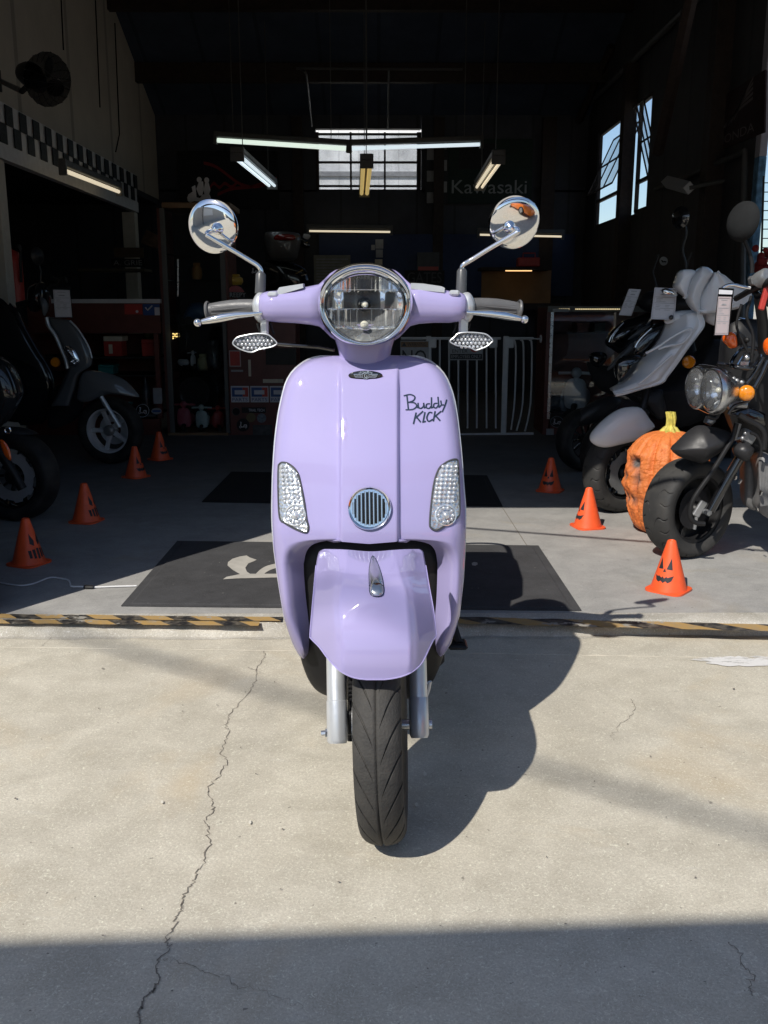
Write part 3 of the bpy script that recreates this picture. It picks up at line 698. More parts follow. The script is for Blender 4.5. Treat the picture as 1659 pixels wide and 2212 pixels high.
# ---- handlebar cover ----
def sec_x(u, vc, rv, Yc, ry, n=32):
    c = P(u, vc, Yc); k = Yc/2000.0
    return [V((c.x, c.y - ry*math.copysign(abs(cos(2*pi*i/n))**0.8, cos(2*pi*i/n)), c.z + rv*k*math.copysign(abs(sin(2*pi*i/n))**0.85, sin(2*pi*i/n)))) for i in range(n)]
m = M(); S_ = []
for u, vc, rv_, Yc, ry in ((560, 660, 10, 2.085, 0.012), (562, 660, 20, 2.085, 0.026), (567, 660, 26, 2.085, 0.034), (578, 662, 31, 2.085, 0.040), (600, 662, 33, 2.085, 0.043), (640, 661, 36, 2.088, 0.046), (670, 660, 40, 2.09, 0.050), (690, 660, 44, 2.095, 0.054), (702, 660, 54, 2.112, 0.058), (714, 660, 66, 2.150, 0.052), (724, 660, 72, 2.165, 0.050),
    (750, 659, 79, 2.18, 0.055), (789, 657, 84, 2.185, 0.058), (828, 659, 79, 2.18, 0.055), (854, 660, 72, 2.165, 0.050), (863, 660, 66, 2.150, 0.052), (875, 660, 54, 2.112, 0.058), (886, 659, 44, 2.095, 0.054), (906, 658, 40, 2.09, 0.050), (936, 660, 36, 2.088, 0.046), (972, 663, 33, 2.085, 0.043), (990, 663, 31, 2.085, 0.040), (1001, 662, 26, 2.085, 0.034), (1006, 662, 20, 2.085, 0.026), (1009, 662, 10, 2.085, 0.012)):
    S_.append(sec_x(u, vc, rv_, Yc, ry))
ix = m.grid(S_, closed_u=True, flip=False); m.fan(ix[0], P(559, 660, 2.085)); m.fan(ix[-1], P(1010, 662, 2.085), True)
nk = []
for v, hw, ry in ((700, 72, 0.06), (722, 68, 0.058), (735, 64, 0.056), (750, 59, 0.054), (766, 56, 0.052), (800, 55, 0.05), (850, 55, 0.05)):
    c = P(788, v, 2.135); nk.append([c + V((hw*2.1/2000*math.copysign(abs(cos(2*pi*i/32))**0.75, cos(2*pi*i/32)), ry*math.copysign(abs(sin(2*pi*i/32))**0.75, sin(2*pi*i/32)), 0)) for i in range(32)])
m.grid(nk, closed_u=True, flip=False)
cover = m.build('handlebar_cover', MT['lilac'], hero, angle=50)
for us in (range(563, 640, 9), range(936, 1007, 9)):   # seam between the two half shells
    m = M(); pts = []
    for u in us:
        ry = tab([(560, 0.03), (578, 0.040), (640, 0.046), (690, 0.054), (886, 0.054), (936, 0.046), (990, 0.040), (1007, 0.03)], u)
        pts.append(P(u, 667 - 0.02*(u-560 if u < 789 else 1010-u), 2.088-ry+0.0015))
    m.tube(pts, 0.0009, 5)
    m.build('cover_seam', MT['decal'], cover)
# ---- headlight: chrome ring, glass, fluted reflector, bulbs ----
HO = [(788.6, 569), (752, 574), (716, 594), (694, 622), (686, 652), (690, 682), (706, 711), (732, 734), (762, 745), (788.6, 748.5), (815, 745), (845, 734), (871, 711), (887, 682), (892, 652), (884, 622), (861, 594), (825, 574)]
HI = [(788.6, 592), (757, 597), (729, 612), (712, 632), (706, 654), (709, 679), (723, 705), (744, 724), (766, 735), (788.6, 739), (811, 735), (833, 724), (855, 705), (868, 679), (871.5, 654), (866, 632), (848, 612), (820, 597)]
ho = spline([(a, b, 0) for a, b in HO], 5); hi = spline([(a, b, 0) for a, b in HI], 5)
YH = 2.028
prof = [(-0.08, 0.10), (0.0, 0.045), (0.0, 0.02), (0.0, 0.002), (0.10, -0.012), (0.26, -0.017), (0.42, -0.015), (0.50, -0.008), (0.56, -0.012), (0.75, -0.013), (0.92, -0.006), (1.0, 0.004)]
m = M(); m.grid([[P(lerp(a.x, b.x, t), lerp(a.y, b.y, t), YH + dy - 0.010*clamp((640-a.y)/70)*(1-t)) for a, b in zip(ho, hi)] for t, dy in prof], closed_u=True, flip=False)
head = m.build('headlight', MT['chrome'], hero, angle=60)
hcu, hcv = 788.6, 660.0
def HP(u, v, r): return u, v
m = M(); rows = []
for k in range(44):
    r = 1.0 - k/44.0*0.86; row = []
    for b in spline([(a, c, 0) for a, c in HI], 8):
        u, v = lerp(hcu, b.x, r*0.985), lerp(hcv, b.y, r*0.985)
        Y = YH + 0.012 + 0.062*(1 - r*r)
        band = 0 if v < 630 else (1 if v < 668 else 2)
        if band == 0: Y += 0.0016*abs(sin(pi*(u-hcu)/10.0)) - 0.012*clamp((630-v)/40)
        elif band == 2: Y += 0.0009*abs(sin(pi*(u-hcu+6)/16.0)) - 0.010*clamp((v-668)/60) + (0.006 if v > 706 else 0)
        else: Y += 0.0022*sin((u-hcu)/6.0) + 0.004*sin((u-hcu)/21.0 + 1.1)
        row.append(P(u, v, Y))
    rows.append(row)
ix = m.grid(rows, closed_u=True, flip=False); m.fan(ix[-1], P(hcu, hcv, YH+0.09), True)
m.build('reflector', MT['head_reflector'], head, angle=25)
m = M(); hh = [P(b.x, b.y, YH+0.006) for b in hi]; cen = P(hcu, hcv, YH-0.014)
ix = m.grid([[lerp(p, cen, t) + V((0, (1-t)*t*-0.016, 0)) for p in hh] for t in (0, 0.08, 0.2, 0.4, 0.65, 0.88)], closed_u=True); m.fan(ix[-1], cen, True)
m.build('headlight_glass', MT['lens'], head)
m = M()                                      # moulded ribs in the glass
for u in (712, 722, 733, 744, 757, 771, 803, 823, 834, 846, 857, 865):
    for v0, v1 in ((600, 625), (668, 706)):
        pts = [P(u, lerp(v0, v1, t), YH+0.004-0.010*(1-((u-hcu)/84)**2)) for t in (0, .5, 1)]
        if abs(u-hcu) < 62 or v0 > 650: m.tube(pts, 0.00042, 5)
for v in (626, 667, 707): m.tube([P(u, v, YH+0.003-0.010*(1-((u-hcu)/84)**2)) for u in range(714, 866, 8)], 0.0006, 5)
m.build('glass_rib', MT['reflector'], head)
m = M(); m.lathe([(0.0165, 0.03), (0.0165, 0.0), (0.0145, -0.002), (0.0125, 0.0), (0.0125, 0.02)], P(787, 657, YH+0.05), (0, 1, 0), 24); m.build('bulb_shield', MT['black'], head)
m = M(); m.tube([P(787, 657, YH+0.08), P(788, 658, YH+0.035), P(788, 660, YH+0.028)], [0.009, 0.0075, 0.003], 12); m.ball(P(787, 702, YH+0.030), (0.0095, 0.012, 0.0095)); m.build('bulb', MT['bulb'], head)
# ---- controls ----
def capsule_box(m, u0, v0, u1, v1, Y, dep, bev): um, vm = (u0+u1)/2, (v0+v1)/2; k = Y/2000.; m.box(P(um, vm, Y), ((u1-u0)*k, dep, (v1-v0)*k), bev=bev)
for sg in (0, 1):
    mu = lambda u: u if sg == 0 else 1571 - u           # mirrored picture column
    m = M(); ol = [(553, 636), (562, 631), (574, 634), (580, 645), (580, 668), (574, 690), (566, 698), (556, 694), (548, 680), (545, 655)]
    m.pillow([P(mu(p.x), p.y, 2.095) for p in spline([(a, b, 0) for a, b in ol], 4)], (0, -1, 0), 0.030, 0.03, 5, power=3)
    sw = m.build('switch_housing', MT['silver'], hero)
    m = M(); dv = 0 if sg == 0 else -3
    g0, g1 = P(mu(548), 663+dv, 2.105), P(mu(446), 672+dv, 2.12)
    pts = [lerp(g0, g1, t) + V((0, 0, 0.004*sin(pi*t))) for t in (0, 0.1, 0.3, 0.5, 0.7, 0.9)] + [lerp(g0, g1, t) for t in (0.925, 0.935, 0.965, 0.99, 1.0)]
    m.tube(pts, [0.0165, 0.0165, 0.0160, 0.0155, 0.015, 0.015, 0.015, 0.0205, 0.022, 0.0205, 0.014], 24)
    for k in range(12):
        a = 2*pi*k/12; off = V((0, cos(a), sin(a)))*0.0155
        m.tube([lerp(g0, g1, 0.06)+off, lerp(g0, g1, 0.88)+off*0.97], 0.0016, 5)
    m.build('grip', MT['grip'], hero)
    m = M(); lv_ = [(566, 676), (540, 679), (510, 681), (480, 686), (450, 692), (436, 695)] if sg == 0 else [(563, 675), (540, 676), (510, 678), (480, 682), (458, 686), (446, 688.5)]
    rr = [0.004, 0.0055, 0.0075, 0.009, 0.0075, 0.0055]
    pts = [P(mu(u), v, 2.055+0.0*u) for u, v in lv_]; m.tube(pts, rr, 14); e_ = (427, 697) if sg == 0 else (438, 690)
    m.ball(P(mu(e_[0]), e_[1], 2.055), 0.0088); m.build('brake_lever', MT['silver'] if False else MT['chrome'], hero)
    m = M(); b0, b1 = (P(563, 632, 2.10), P(563, 589, 2.10)) if sg == 0 else (P(996, 634, 2.10), P(998, 580, 2.10))
    if sg == 0: b0, b1 = P(562, 634, 2.10), P(563.5, 588, 2.10)
    mir = M().tube([b0, lerp(b0, b1, 0.9), b1], [0.0118, 0.0112, 0.0075], 16).build('mirror', MT['boot'], hero)
    if sg == 0: st = [(563.5, 590), (563, 582), (556, 573), (540, 563), (500, 539), (452, 511), (447, 507), (449, 502), (462, 497)]; mc = (456.5, 490); ax = V((-0.34, -1, -0.20))
    else: st = [(998, 582), (998, 576), (1003, 570), (1020, 560), (1060, 535), (1112, 505), (1119, 500), (1116, 494), (1102, 490)]; mc = (1113.5, 483.5); ax = V((0.24, -1, -0.42))
    Ys = [2.10, 2.10, 2.10, 2.10, 2.095, 2.085, 2.085, 2.09, 2.105]
    pts = spline([P(u, v, y) for (u, v), y in zip(st, Ys)], 5, False)
    M().tube(pts, 0.0052, 14).build('mirror_stem', MT['chrome'], mir)
    R = 0.0585; c = P(*mc, 2.12)
    m = M(); m.lathe([(1e-4, 0.0085), (0.010, 0.0083), (0.02, 0.0076), (0.03, 0.0064), (0.04, 0.0046), (0.048, 0.0025), (0.054, 0.0002), (0.0575, -0.003), (R, -0.008), (R, -0.013), (0.056, -0.0145), (1e-4, -0.0145)], c, ax, 64)
    m.build('mirror_shell', MT['chrome'], mir, angle=30)
    m = M(); cc_ = c + ax.normalized()*0.014
    m.lathe([(0.014, -0.003), (0.013, 0.003), (0.009, 0.007), (0.007, 0.010), (0.0085, 0.014), (0.006, 0.019), (1e-4, 0.021)], P(470 if sg == 0 else 1101, 494 if sg == 0 else 491, 2.108), ax, 20); m.build('mirror_mount', MT['chrome'], mir)
    # fluid caps, stalk and turn signal
    m = M()
    if sg == 0: cu = [(599, 634, 617, 3), (655, 622, 611, 0)]; q = [(598, 629), (603, 621), (640, 615), (654, 613), (655, 622), (602, 637)]
    else: cu = 0; q = [(887, 616), (889, 612), (915, 613), (955, 619), (961, 622), (960, 632), (930, 629), (888, 624)]
    m.prism([P(u, v, 2.052) for u, v in q], (0, 0.045, 0.002))
    m.box(P(mu(590), 636 if sg == 0 else 633, 2.06), (0.022, 0.03, 0.012), bev=0.004)
    m.build('fluid_cap', MT['silver'], cover, angle=25)
    m = M(); capsule_box(m, *((564, 688, 580, 724) if sg == 0 else (991, 686, 1010, 722)), 2.09, 0.022, 0.004); ts = m.build('turn_signal', MT['silver'], hero)
    TO = [(503, 742), (507, 734), (514, 728.5), (532, 724), (554, 720.7), (577, 722.5), (588, 730), (598, 741), (592, 747), (582, 750.5), (559, 755), (543, 761), (522, 755.5), (510, 749)]
    if sg: TO = [(972, 737), (982, 728), (990, 720.5), (1010, 718), (1040, 720), (1053, 724), (1064, 735), (1060, 741), (1050, 749), (1031, 756), (1026, 756), (1013, 750), (990, 747), (980, 743)]
    tu = sum(p[0] for p in TO)/len(TO); tv = sum(p[1] for p in TO)/len(TO)
    to = spline([(a, b, 0) for a, b in TO], 3)
    m = M(); ix = m.grid([[P(lerp(p.x, tu, t), lerp(p.y, tv, t), 2.06+dy) for p in to] for t, dy in ((0, 0.0), (0.0, 0.012), (0.2, 0.03), (0.6, 0.038))], closed_u=True); m.fan(ix[-1], P(tu, tv, 2.10), True)
    m.build('signal_shell', MT['facet'], ts)
    m = M(); M_in = lambda u, v: ((u-tu)/46)**2 + ((v-tv)/(15.0))**2 < 0.86
    for r_ in range(4):
        for c_ in range(11):
            u = tu + (c_-5)*8.6 + (r_ % 2)*4.3; v = tv - 11.5 + r_*7.8
            if M_in(u, v): m.ball(P(u, v, 2.068), 0.0037, 8, 6)
    m.build('signal_bulb', MT['bead'], ts)
    m = M(); q = [P(p.x, p.y, 2.06) for p in to]; cen = P(tu, tv, 2.045); ix = m.grid([[lerp(p, cen, t) + V((0, -0.012*(t*(1-t))*2, 0)) for p in q] for t in (0, 0.12, 0.35, 0.7)], closed_u=True); m.fan(ix[-1], cen, True)
    m.build('signal_lens', MT['lens'], ts)
    M().tube([P(p.x, p.y, 2.06) for p in to], 0.0016, 6, closed=True).build('signal_rim', MT['silver'], ts)
    m = M(); m.tube(spline([P(mu(583), 690, 2.10), P(mu(585), 702, 2.10), P(mu(592), 722, 2.10)], 4, False), 0.003, 6); m.tube(spline([P(mu(556), 698, 2.10), P(mu(560), 712, 2.10), P(mu(566), 722, 2.10)], 4, False), 0.003, 6); m.build('control_cable', MT['black'], hero)
m = M(); m.tube([P(600, 743, 2.22), P(650, 747, 2.2), P(690, 750, 2.18), P(722, 756, 2.16)], 0.0042, 8); m.build('control_cable', MT['gloss_black'], hero)
# ================================================================== ground
m = M()
m.grid([[V((x, y, 0)) for x in (-60, -8, 8, 60)] for y in (-60, -8, 2.925)], flip=True); m.grid([[V((x, 2.925, z)) for x in (-60, 60)] for z in (0, -0.2)], flip=True)
tag(m.build('driveway', MT['drive'], smooth=False), kind='structure')
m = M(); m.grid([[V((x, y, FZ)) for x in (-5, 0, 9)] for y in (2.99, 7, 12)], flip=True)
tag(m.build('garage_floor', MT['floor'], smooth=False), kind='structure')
m = M(); m.grid([[V((x, y, -0.02)) for x in (-300, 300)] for y in (2.9, 300)], flip=True); tag(m.build('outer_ground', MT['drive'], smooth=False), kind='structure')
m = M(); rows = []                           # worn rounded kerb lip
for i in range(161):
    x = -2.6 + 6.0*i/160; n1 = noise.noise(V((x*7, 0.3, 0)))*0.010 + noise.noise(V((x*31, 2.3, 0)))*0.007 + noise.noise(V((x*90, 4.3, 0)))*0.003
    rows.append([V((x, 2.988, FZ+0.0005)), V((x, 2.938, FZ+0.0006)), V((x, 2.912+n1, FZ-0.002+n1*0.25)), V((x, 2.892+n1, FZ-0.010+n1*0.2)), V((x, 2.878+n1*1.2, FZ-0.024)), V((x, 2.872+n1*1.4, 0.0005)), V((x, 2.850+n1*2, 0.0008))])
m.grid(rows, flip=False); tag(m.build('kerb', MT['kerb'], angle=25), kind='structure')
m = M(); ax0 = G(-40, 1398); ax1 = G(640, 1407); ax2 = G(980, 1411); ax3 = G(1700, 1424)
for a, b in ((ax0, ax1), (ax2, ax3)):
    n = 90; A = []; B_ = []; C_ = []
    for i in range(n+1):
        p = lerp(a, b, i/n); w_ = 0.0012 + 0.002*noise.noise(V((p.x*20, 1, 0))); h = 0.002+0.002*noise.noise(V((p.x*14, 5, 0)))
        A.append(p + V((0, -w_, 0.0006))); B_.append(p + V((0, 0, max(0.001, h)))); C_.append(p + V((0, w_+0.002, 0.0006)))
    m.grid([A, B_, C_], flip=True)
tag(m.build('mortar_ridge', MT['ridge']), kind='structure')
def crack(m, px, w0, w1, z=0.0016, jag=1.0, n=7):
    pts = [G(u, v, z) for u, v in px]; out = []
    for i in range(len(pts)-1):
        for k in range(n):
            p = lerp(pts[i], pts[i+1], k/n); out.append(p + V((random.gauss(0, 0.0028), random.gauss(0, 0.004), 0))*jag*(1 if 0 < k else 0.6))
    out.append(pts[-1]); L, R = [], []
    for i, p in enumerate(out):
        t = (out[min(i+1, len(out)-1)] - out[max(i-1, 0)]); t.z = 0; t.normalize(); nn = V((-t.y, t.x, 0))
        w_ = lerp(w0, w1, i/len(out))*(0.25 + 1.3*abs(noise.noise(V((i*0.45, w0*900, 0)))) + 0.35*random.random()); L.append(p+nn*w_); R.append(p-nn*w_)
    m.grid([L, R])
m = M()
ck = [(1425, 30), (1430, 65), (1385, 125), (1385, 190), (1345, 250), (1250, 360), (1215, 430), (1240, 460), (1205, 540), (1185, 585), (1228, 625), (1170, 720), (1125, 770), (1120, 810), (1160, 870), (1110, 945), (1120, 1000), (1135, 1060), (1110, 1150), (1060, 1240), (1040, 1300), (978, 1370), (978, 1430), (950, 1470), (900, 1580), (910, 1630), (838, 1745), (862, 1790), (840, 1860), (785, 1890), (745, 1990), (750, 2060)]
crack(m, [(0.4*a, 1393.6+0.4*b) for a, b in ck], 0.0009, 0.0019)
crack(m, [(0.4*a, 1393.6+0.4*b) for a, b in [(1340, 118), (1390, 140), (1460, 165)]], 0.001, 0.0005)
crack(m, [(0.4*a, 1393.6+0.4*b) for a, b in [(875, 1700), (940, 1705), (1040, 1730), (1100, 1765), (1240, 1810), (1280, 1850), (1430, 1860), (1520, 1910), (1640, 1950)]], 0.0005, 0.0004)
crack(m, [(861.6+0.48*a, 1359+0.48*b) for a, b in [(1045, 315), (1065, 350), (1040, 400), (960, 465), (965, 500)]], 0.0010, 0.0006)
crack(m, [(861.6+0.48*a, 1359+0.48*b) for a, b in [(1475, 1405), (1545, 1460), (1540, 1510), (1600, 1560), (1570, 1610), (1590, 1650)]], 0.0010, 0.0008)
crack(m, [(0.36*a, 929+0.36*b) for a, b in [(240, 1300), (290, 1260), (320, 1232)]], 0.0008, 0.0005)
tag(m.build('ground_crack', MT['crack'], smooth=False), kind='structure')
def joint(m, a, b, w_):
    a, b = V(a), V(b); t = (b-a).normalized(); nn = V((-t.y, t.x, 0))*w_; m.grid([[a+nn, b+nn], [a-nn, b-nn]])
m = M(); joint(m, G(1085, 1096, FZ+0.001), G(1138, 1178, FZ+0.001), 0.002); tag(m.build('floor_joint', MT['crack'], smooth=False), kind='structure')
def blot(m, cx, cy, rx, ry, z, n=60, jag=0.25, seed=0):
    o = [G(cx + rx*cos(2*pi*k/n)*(1+jag*noise.noise(V((cos(2*pi*k/n)*3, sin(2*pi*k/n)*3, seed)))+0.12*random.random()), cy + ry*sin(2*pi*k/n)*(1+jag*1.5*noise.noise(V((cos(2*pi*k/n)*4, sin(2*pi*k/n)*4, seed+9)))+0.15*random.random()), z) for k in range(n)]
    m.face(*[m.add(p) for p in o[::-1]])
m = M()
blot(m, 1625, 1428, 95, 10, 0.003, seed=2); blot(m, 1560, 1424, 60, 5, 0.0034, seed=5)
tag(m.build('white_paint_spill', MT['white_spill'], smooth=False), kind='structure')
m = M()
for k in range(46):                          # grit, bits of leaf, flecks
    u, v = random.uniform(10, 1650), random.uniform(1430, 2190); blot(m, u, v, random.uniform(1.0, 3.2), random.uniform(0.7, 1.6), 0.0042, 7, 0.5, k)
tag(m.build('grit', MT['crack'], smooth=False), 'dark specks of grit scattered over the sunlit driveway', 'grit', kind='stuff')
m = M()
for u, v, r in ((918, 1671, 3.6), (899, 1737, 3.6), (350, 1732, 3), (540, 1776, 3)):
    blot(m, u, v, r, r*1.2 if r < 10 else r*0.7, 0.0044, 9, 0.6, u)
tag(m.build('pale_flecks', MT['fleck'], smooth=False), 'pale flecks of petal and paint on the driveway beside the front wheel', 'flecks', kind='stuff')
# hazard tape on the step edge
def tape(pxa, pxb, wd, z, name, label, mt='tape'):
    m = M(); a, b = G(*pxa, z), G(*pxb, z); n = 120
    L, R = [], []
    for i in range(n+1):
        p = lerp(a, b, i/n); j = 0.003*noise.noise(V((p.x*17, 3, wd*100))); hj = 0.0014*(1+noise.noise(V((p.x*9, 7, 1))))
        wl = wd*(1+0.08*noise.noise(V((p.x*23, wd*77, 2)))); wr = wd*(1+0.12*noise.noise(V((p.x*19, 5+wd*77, 2))))
        L.append(p + V((0, wl+j, hj))); R.append(p + V((0, -wr+j, hj)))
    m.grid([L, R]); return tag(m.build(name, MT[mt]), label, 'hazard tape', 'strips of black and yellow tape along the step')
tape((-30, 1331), (610, 1338), 0.021, FZ+0.002, 'hazard_tape', 'worn black and yellow tape strip on the left of the step, the farther of two')
tape((-30, 1342.5), (560, 1348), 0.021, FZ+0.0022, 'hazard_tape', 'worn black and yellow tape strip on the left of the step, nearest the lip', 'tape_b')
tape((990, 1340), (1700, 1358), 0.034, FZ+0.002, 'hazard_tape', 'single broad black and yellow tape strip on the right of the step', 'tape_c')
# mats
def mat(pl, th, z, name, label, mt):
    m = M(); c = [G(u, v, z) for u, v in pl]; ce = sum(c, V((0,0,0)))/4
    top = [p + V((0, 0, th)) for p in c]; inn = [lerp(p, ce, 0.035) + V((0, 0, th+0.0004)) for p in c]; inn2 = [lerp(p, ce, 0.045) + V((0, 0, th+0.003)) for p in c]
    ix = m.grid([c, top, inn, inn2], closed_u=True, flip=True); m.face(*ix[-1]); return tag(m.build(name, mt, angle=10), label, 'door mat', 'floor mats inside the garage')
fm = mat([(262, 1310), (1256, 1320), (1163, 1180), (383, 1170)], 0.004, FZ+0.0008, 'floor_mat', 'dusty dark grey mat with pale script logo, half in sun under the lilac scooter', MT['mat'])
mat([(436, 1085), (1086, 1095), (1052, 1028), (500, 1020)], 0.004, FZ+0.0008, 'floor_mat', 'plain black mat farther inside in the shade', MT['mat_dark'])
m = M(); zt = FZ+0.0092
def flat(m, px, z): m.face(*[m.add(G(u, v, z)) for u, v in px[::-1]])
L1 = [(.36*a, 929+.36*b) for a, b in [(1338, 895), (1360, 880), (1440, 864), (1395, 838), (1365, 812), (1368, 792), (1395, 772), (1440, 758), (1480, 752), (1498, 764), (1540, 778), (1525, 786), (1490, 800), (1472, 826), (1480, 848), (1500, 862)]]
m.face(*[m.add(G(u, v, zt)) for u, v in L1[::-1]])
arc = [(1530, 868), (1560, 838), (1600, 815), (1660, 800), (1720, 796), (1790, 800)]; ins = [(1790, 822), (1720, 820), (1665, 826), (1620, 840), (1590, 858), (1575, 872)]
a3 = spline([(.36*a, 929+.36*b, 0) for a, b in arc], 4, False); b3 = spline([(.36*a, 929+.36*b, 0) for a, b in ins[::-1]], 4, False)
m.grid([[G(p.x, p.y, zt) for p in a3], [G(p.x, p.y, zt) for p in b3]])
flat(m, [(.36*a, 929+.36*b) for a, b in [(1500, 862), (1338, 895), (1420, 890), (1900, 878), (1900, 862)]], zt+0.0006)
pm = simple('pale_mat_print', (0.42, 0.40, 0.36), 0.9); m.build('mat_logo', pm, fm, smooth=False)
m = M(); flat(m, [(1019, 1216), (1024, 1214), (1031, 1215), (1032, 1219), (1027, 1222), (1020, 1221)], zt); m.build('mat_mark', pm, fm, smooth=False)
# extension lead over the floor
m = M(); pts = [G(.36*a, 929+.36*b, FZ+0.005) for a, b in [(-60, 900), (0, 915), (110, 932), (200, 922), (300, 885), (380, 893), (412, 902), (422, 920), (430, 938), (500, 940), (560, 943), (700, 938), (820, 935)]]
m.tube(spline(pts, 5, False), 0.0032, 8); ec = tag(m.build('extension_cord', MT['white_plastic']), 'thin white cord running over the floor to the mat', 'cord')
m = M(); m.tube([G(.36*a, 929+.36*b, FZ+0.007) for a, b in [(505, 941), (520, 942), (560, 943)]], [0.006, 0.009, 0.007], 8); m.build('cord_joint', MT['black'], ec)
# ================================================================== garage building
gar = thing('garage_building', 'dark open garage building with steel roof, wide doorway and high windows', 'garage', (0, 7, 0))
XL, XR, YB, ZE = -2.6, 2.45, 11.5, 3.24
def roofz(y): return ZE + 0.456*min(YB - y, y - 2.92) if 2.92 <= y <= YB else ZE
m = M(); m.cur = 0
ys = [2.7, 4.5, 7.21, 9.5, 11.75]
rz = lambda y: ZE + 0.456*(min(YB-y, y-2.92))
m.grid([[V((x, y, rz(y))) for x in (-4.6, 0, 2.60)] for y in ys]); m.grid([[V((x, y, rz(y)+0.06)) for x in (-4.6, 0, 2.60)] for y in ys], flip=True)
ys2 = [2.7, 4.0, 5.5]; m.grid([[V((x, y, rz(y))) for x in (2.60, 3.9)] for y in ys2]); m.grid([[V((x, y, rz(y)+0.06)) for x in (2.60, 3.9)] for y in ys2], flip=True)
roof = m.build('roof', MT['roof'], gar, smooth=False)
m = M()
for y in (3.6, 4.9, 6.1, 8.0, 9.0, 9.75, 10.7):
    m.box((-1.0, y, rz(y)-0.10), (7.0, 0.09, 0.19))
m.build('purlin', MT['beam'], roof, smooth=False)
m = M(); m.box((-1.15, YB+0.05, 1.20), (7.4, 0.1, 2.42)); m.box((-2.76, YB+0.05, 2.84), (4.04, 0.1, 0.90)); m.box((1.525, YB+0.05, 2.84), (2.05, 0.1, 0.90)); m.box((-0.13, YB+0.05, 3.20), (1.24, 0.1, 0.22))
m.build('rear_wall', MT['wall_back'], gar, smooth=False)
m = M(); zz = lambda y: rz(y)-0.01
def wallX(m, x, th, y0, y1, z0, top=True, z1=None):
    n = 8
    for k in range(n):
        a, b = lerp(y0, y1, k/n), lerp(y0, y1, (k+1)/n)
        if a < 7.21 < b: pass
        za, zb = (zz(a), zz(b)) if z1 is None else (z1, z1)
        q = [m.add(V((x+dx, y, z))) for dx in (0, th) for y, z in ((a, z0), (b, z0), (b, zb), (a, za))]
        m.face(q[0], q[1], q[2], q[3]); m.face(q[7], q[6], q[5], q[4]); m.face(q[3], q[2], q[6], q[7]); m.face(q[0], q[4], q[5], q[1])
        if k == 0: m.face(q[0], q[3], q[7], q[4])
        if k == n-1: m.face(q[1], q[5], q[6], q[2])
wallX(m, XR, 0.05, 6.36, 8.86, 0.0); wallX(m, XR, 0.05, 8.86, 10.98, 0.0, z1=1.93); wallX(m, XR, 0.05, 8.86, 10.98, 2.95); wallX(m, XR, 0.05, 10.98, YB, 0.0)
wallX(m, 3.4, 0.1, 2.92, 5.3, 0.0)
m.build('side_wall', MT['wall_side'], gar, smooth=False)
m = M(); wallX(m, XL-0.08, 0.08, 2.92, 7.2, 2.30); wallX(m, XL-0.08, 0.08, 7.2, YB, 2.30)
m.build('upper_side_wall', MT['wall_left'], gar, smooth=False)
m = M(); wallX(m, -4.5, 0.1, 2.92, YB, 0.0); m.box((-3.55, 7.2, 2.27), (1.9, 8.5, 0.06)); m.build('side_wall', MT['wall_back'], gar, smooth=False)
m = M(); m.box((-3.0, 2.99, 1.62), (3.38, 0.13, 3.24)); m.box((1.35, 2.99, 2.70), (5.32, 0.13, 1.10)); m.box((3.3, 2.99, 1.07), (0.6, 0.13, 2.14))
m.build('front_wall', MT['wall_out'], gar, smooth=False)
m = M(); m.box((XR+0.012, 6.31, 1.0), (0.05, 0.08, 2.0), bev=0.004); m.build('door_post', simple('weathered_blue_post', (0.12, 0.26, 0.42), 0.7, var=0.5, scale=25), gar)
m = M(); m.box((XR+0.012, 6.31, 2.9), (0.05, 0.08, 1.8), bev=0.004); m.build('door_post', simple('lilac_grey_post', (0.42, 0.40, 0.45), 0.7), gar)
for y in (7.0, 9.45):
    m = M(); m.box((XR-0.06, y, 1.65), (0.12, 0.14, 3.3)); m.build('wall_stud', MT['beam'], gar, smooth=False)
for pa, pb in ((P(1250, 262, 11.25), P(1322, 100, 10.4)), (P(1420, 330, 7.0), P(1500, -40, 6.2))):
    m = M(); m.tube([pa, pb], 0.045, 6); m.build('roof_brace', MT['beam'], gar, smooth=False)
for x, w_ in ((1.98, 0.16), (-0.95, 0.12), (0.70, 0.12)):
    m = M(); m.box((x, YB-0.06, 1.9), (w_, 0.1, 2.6)); m.build('wall_stud', MT['beam'], gar, smooth=False)
m = M(); m.tube([V((XR-0.06, 6.4, 3.32)), V((XR-0.06, 11.4, 3.32))], 0.03, 8); m.tube([V((XR-0.06, 6.4, 2.05)), V((XR-0.06, 8.4, 2.05))], 0.02, 8); m.tube([V((XR-0.06, 6.4, 2.05)), V((XR-0.06, 6.2, 0.9))], 0.02, 8)
m.tube(spline([P(x, y, Y) for x, y, Y in ((645, 148, 9.3), (655, 152, 9.3), (662, 165, 9.3), (668, 220, 10.2), (673, 272, 11.0))], 5, False), 0.012, 6); m.tube([P(840, 152, 9.4), P(838, 278, 10.6)], 0.012, 6); m.tube([P(640, 148, 9.3), P(1000, 150, 9.3)], 0.012, 6)
m.build('conduit', simple('conduit', (0.085, 0.085, 0.085), 0.5, 0.2), gar)
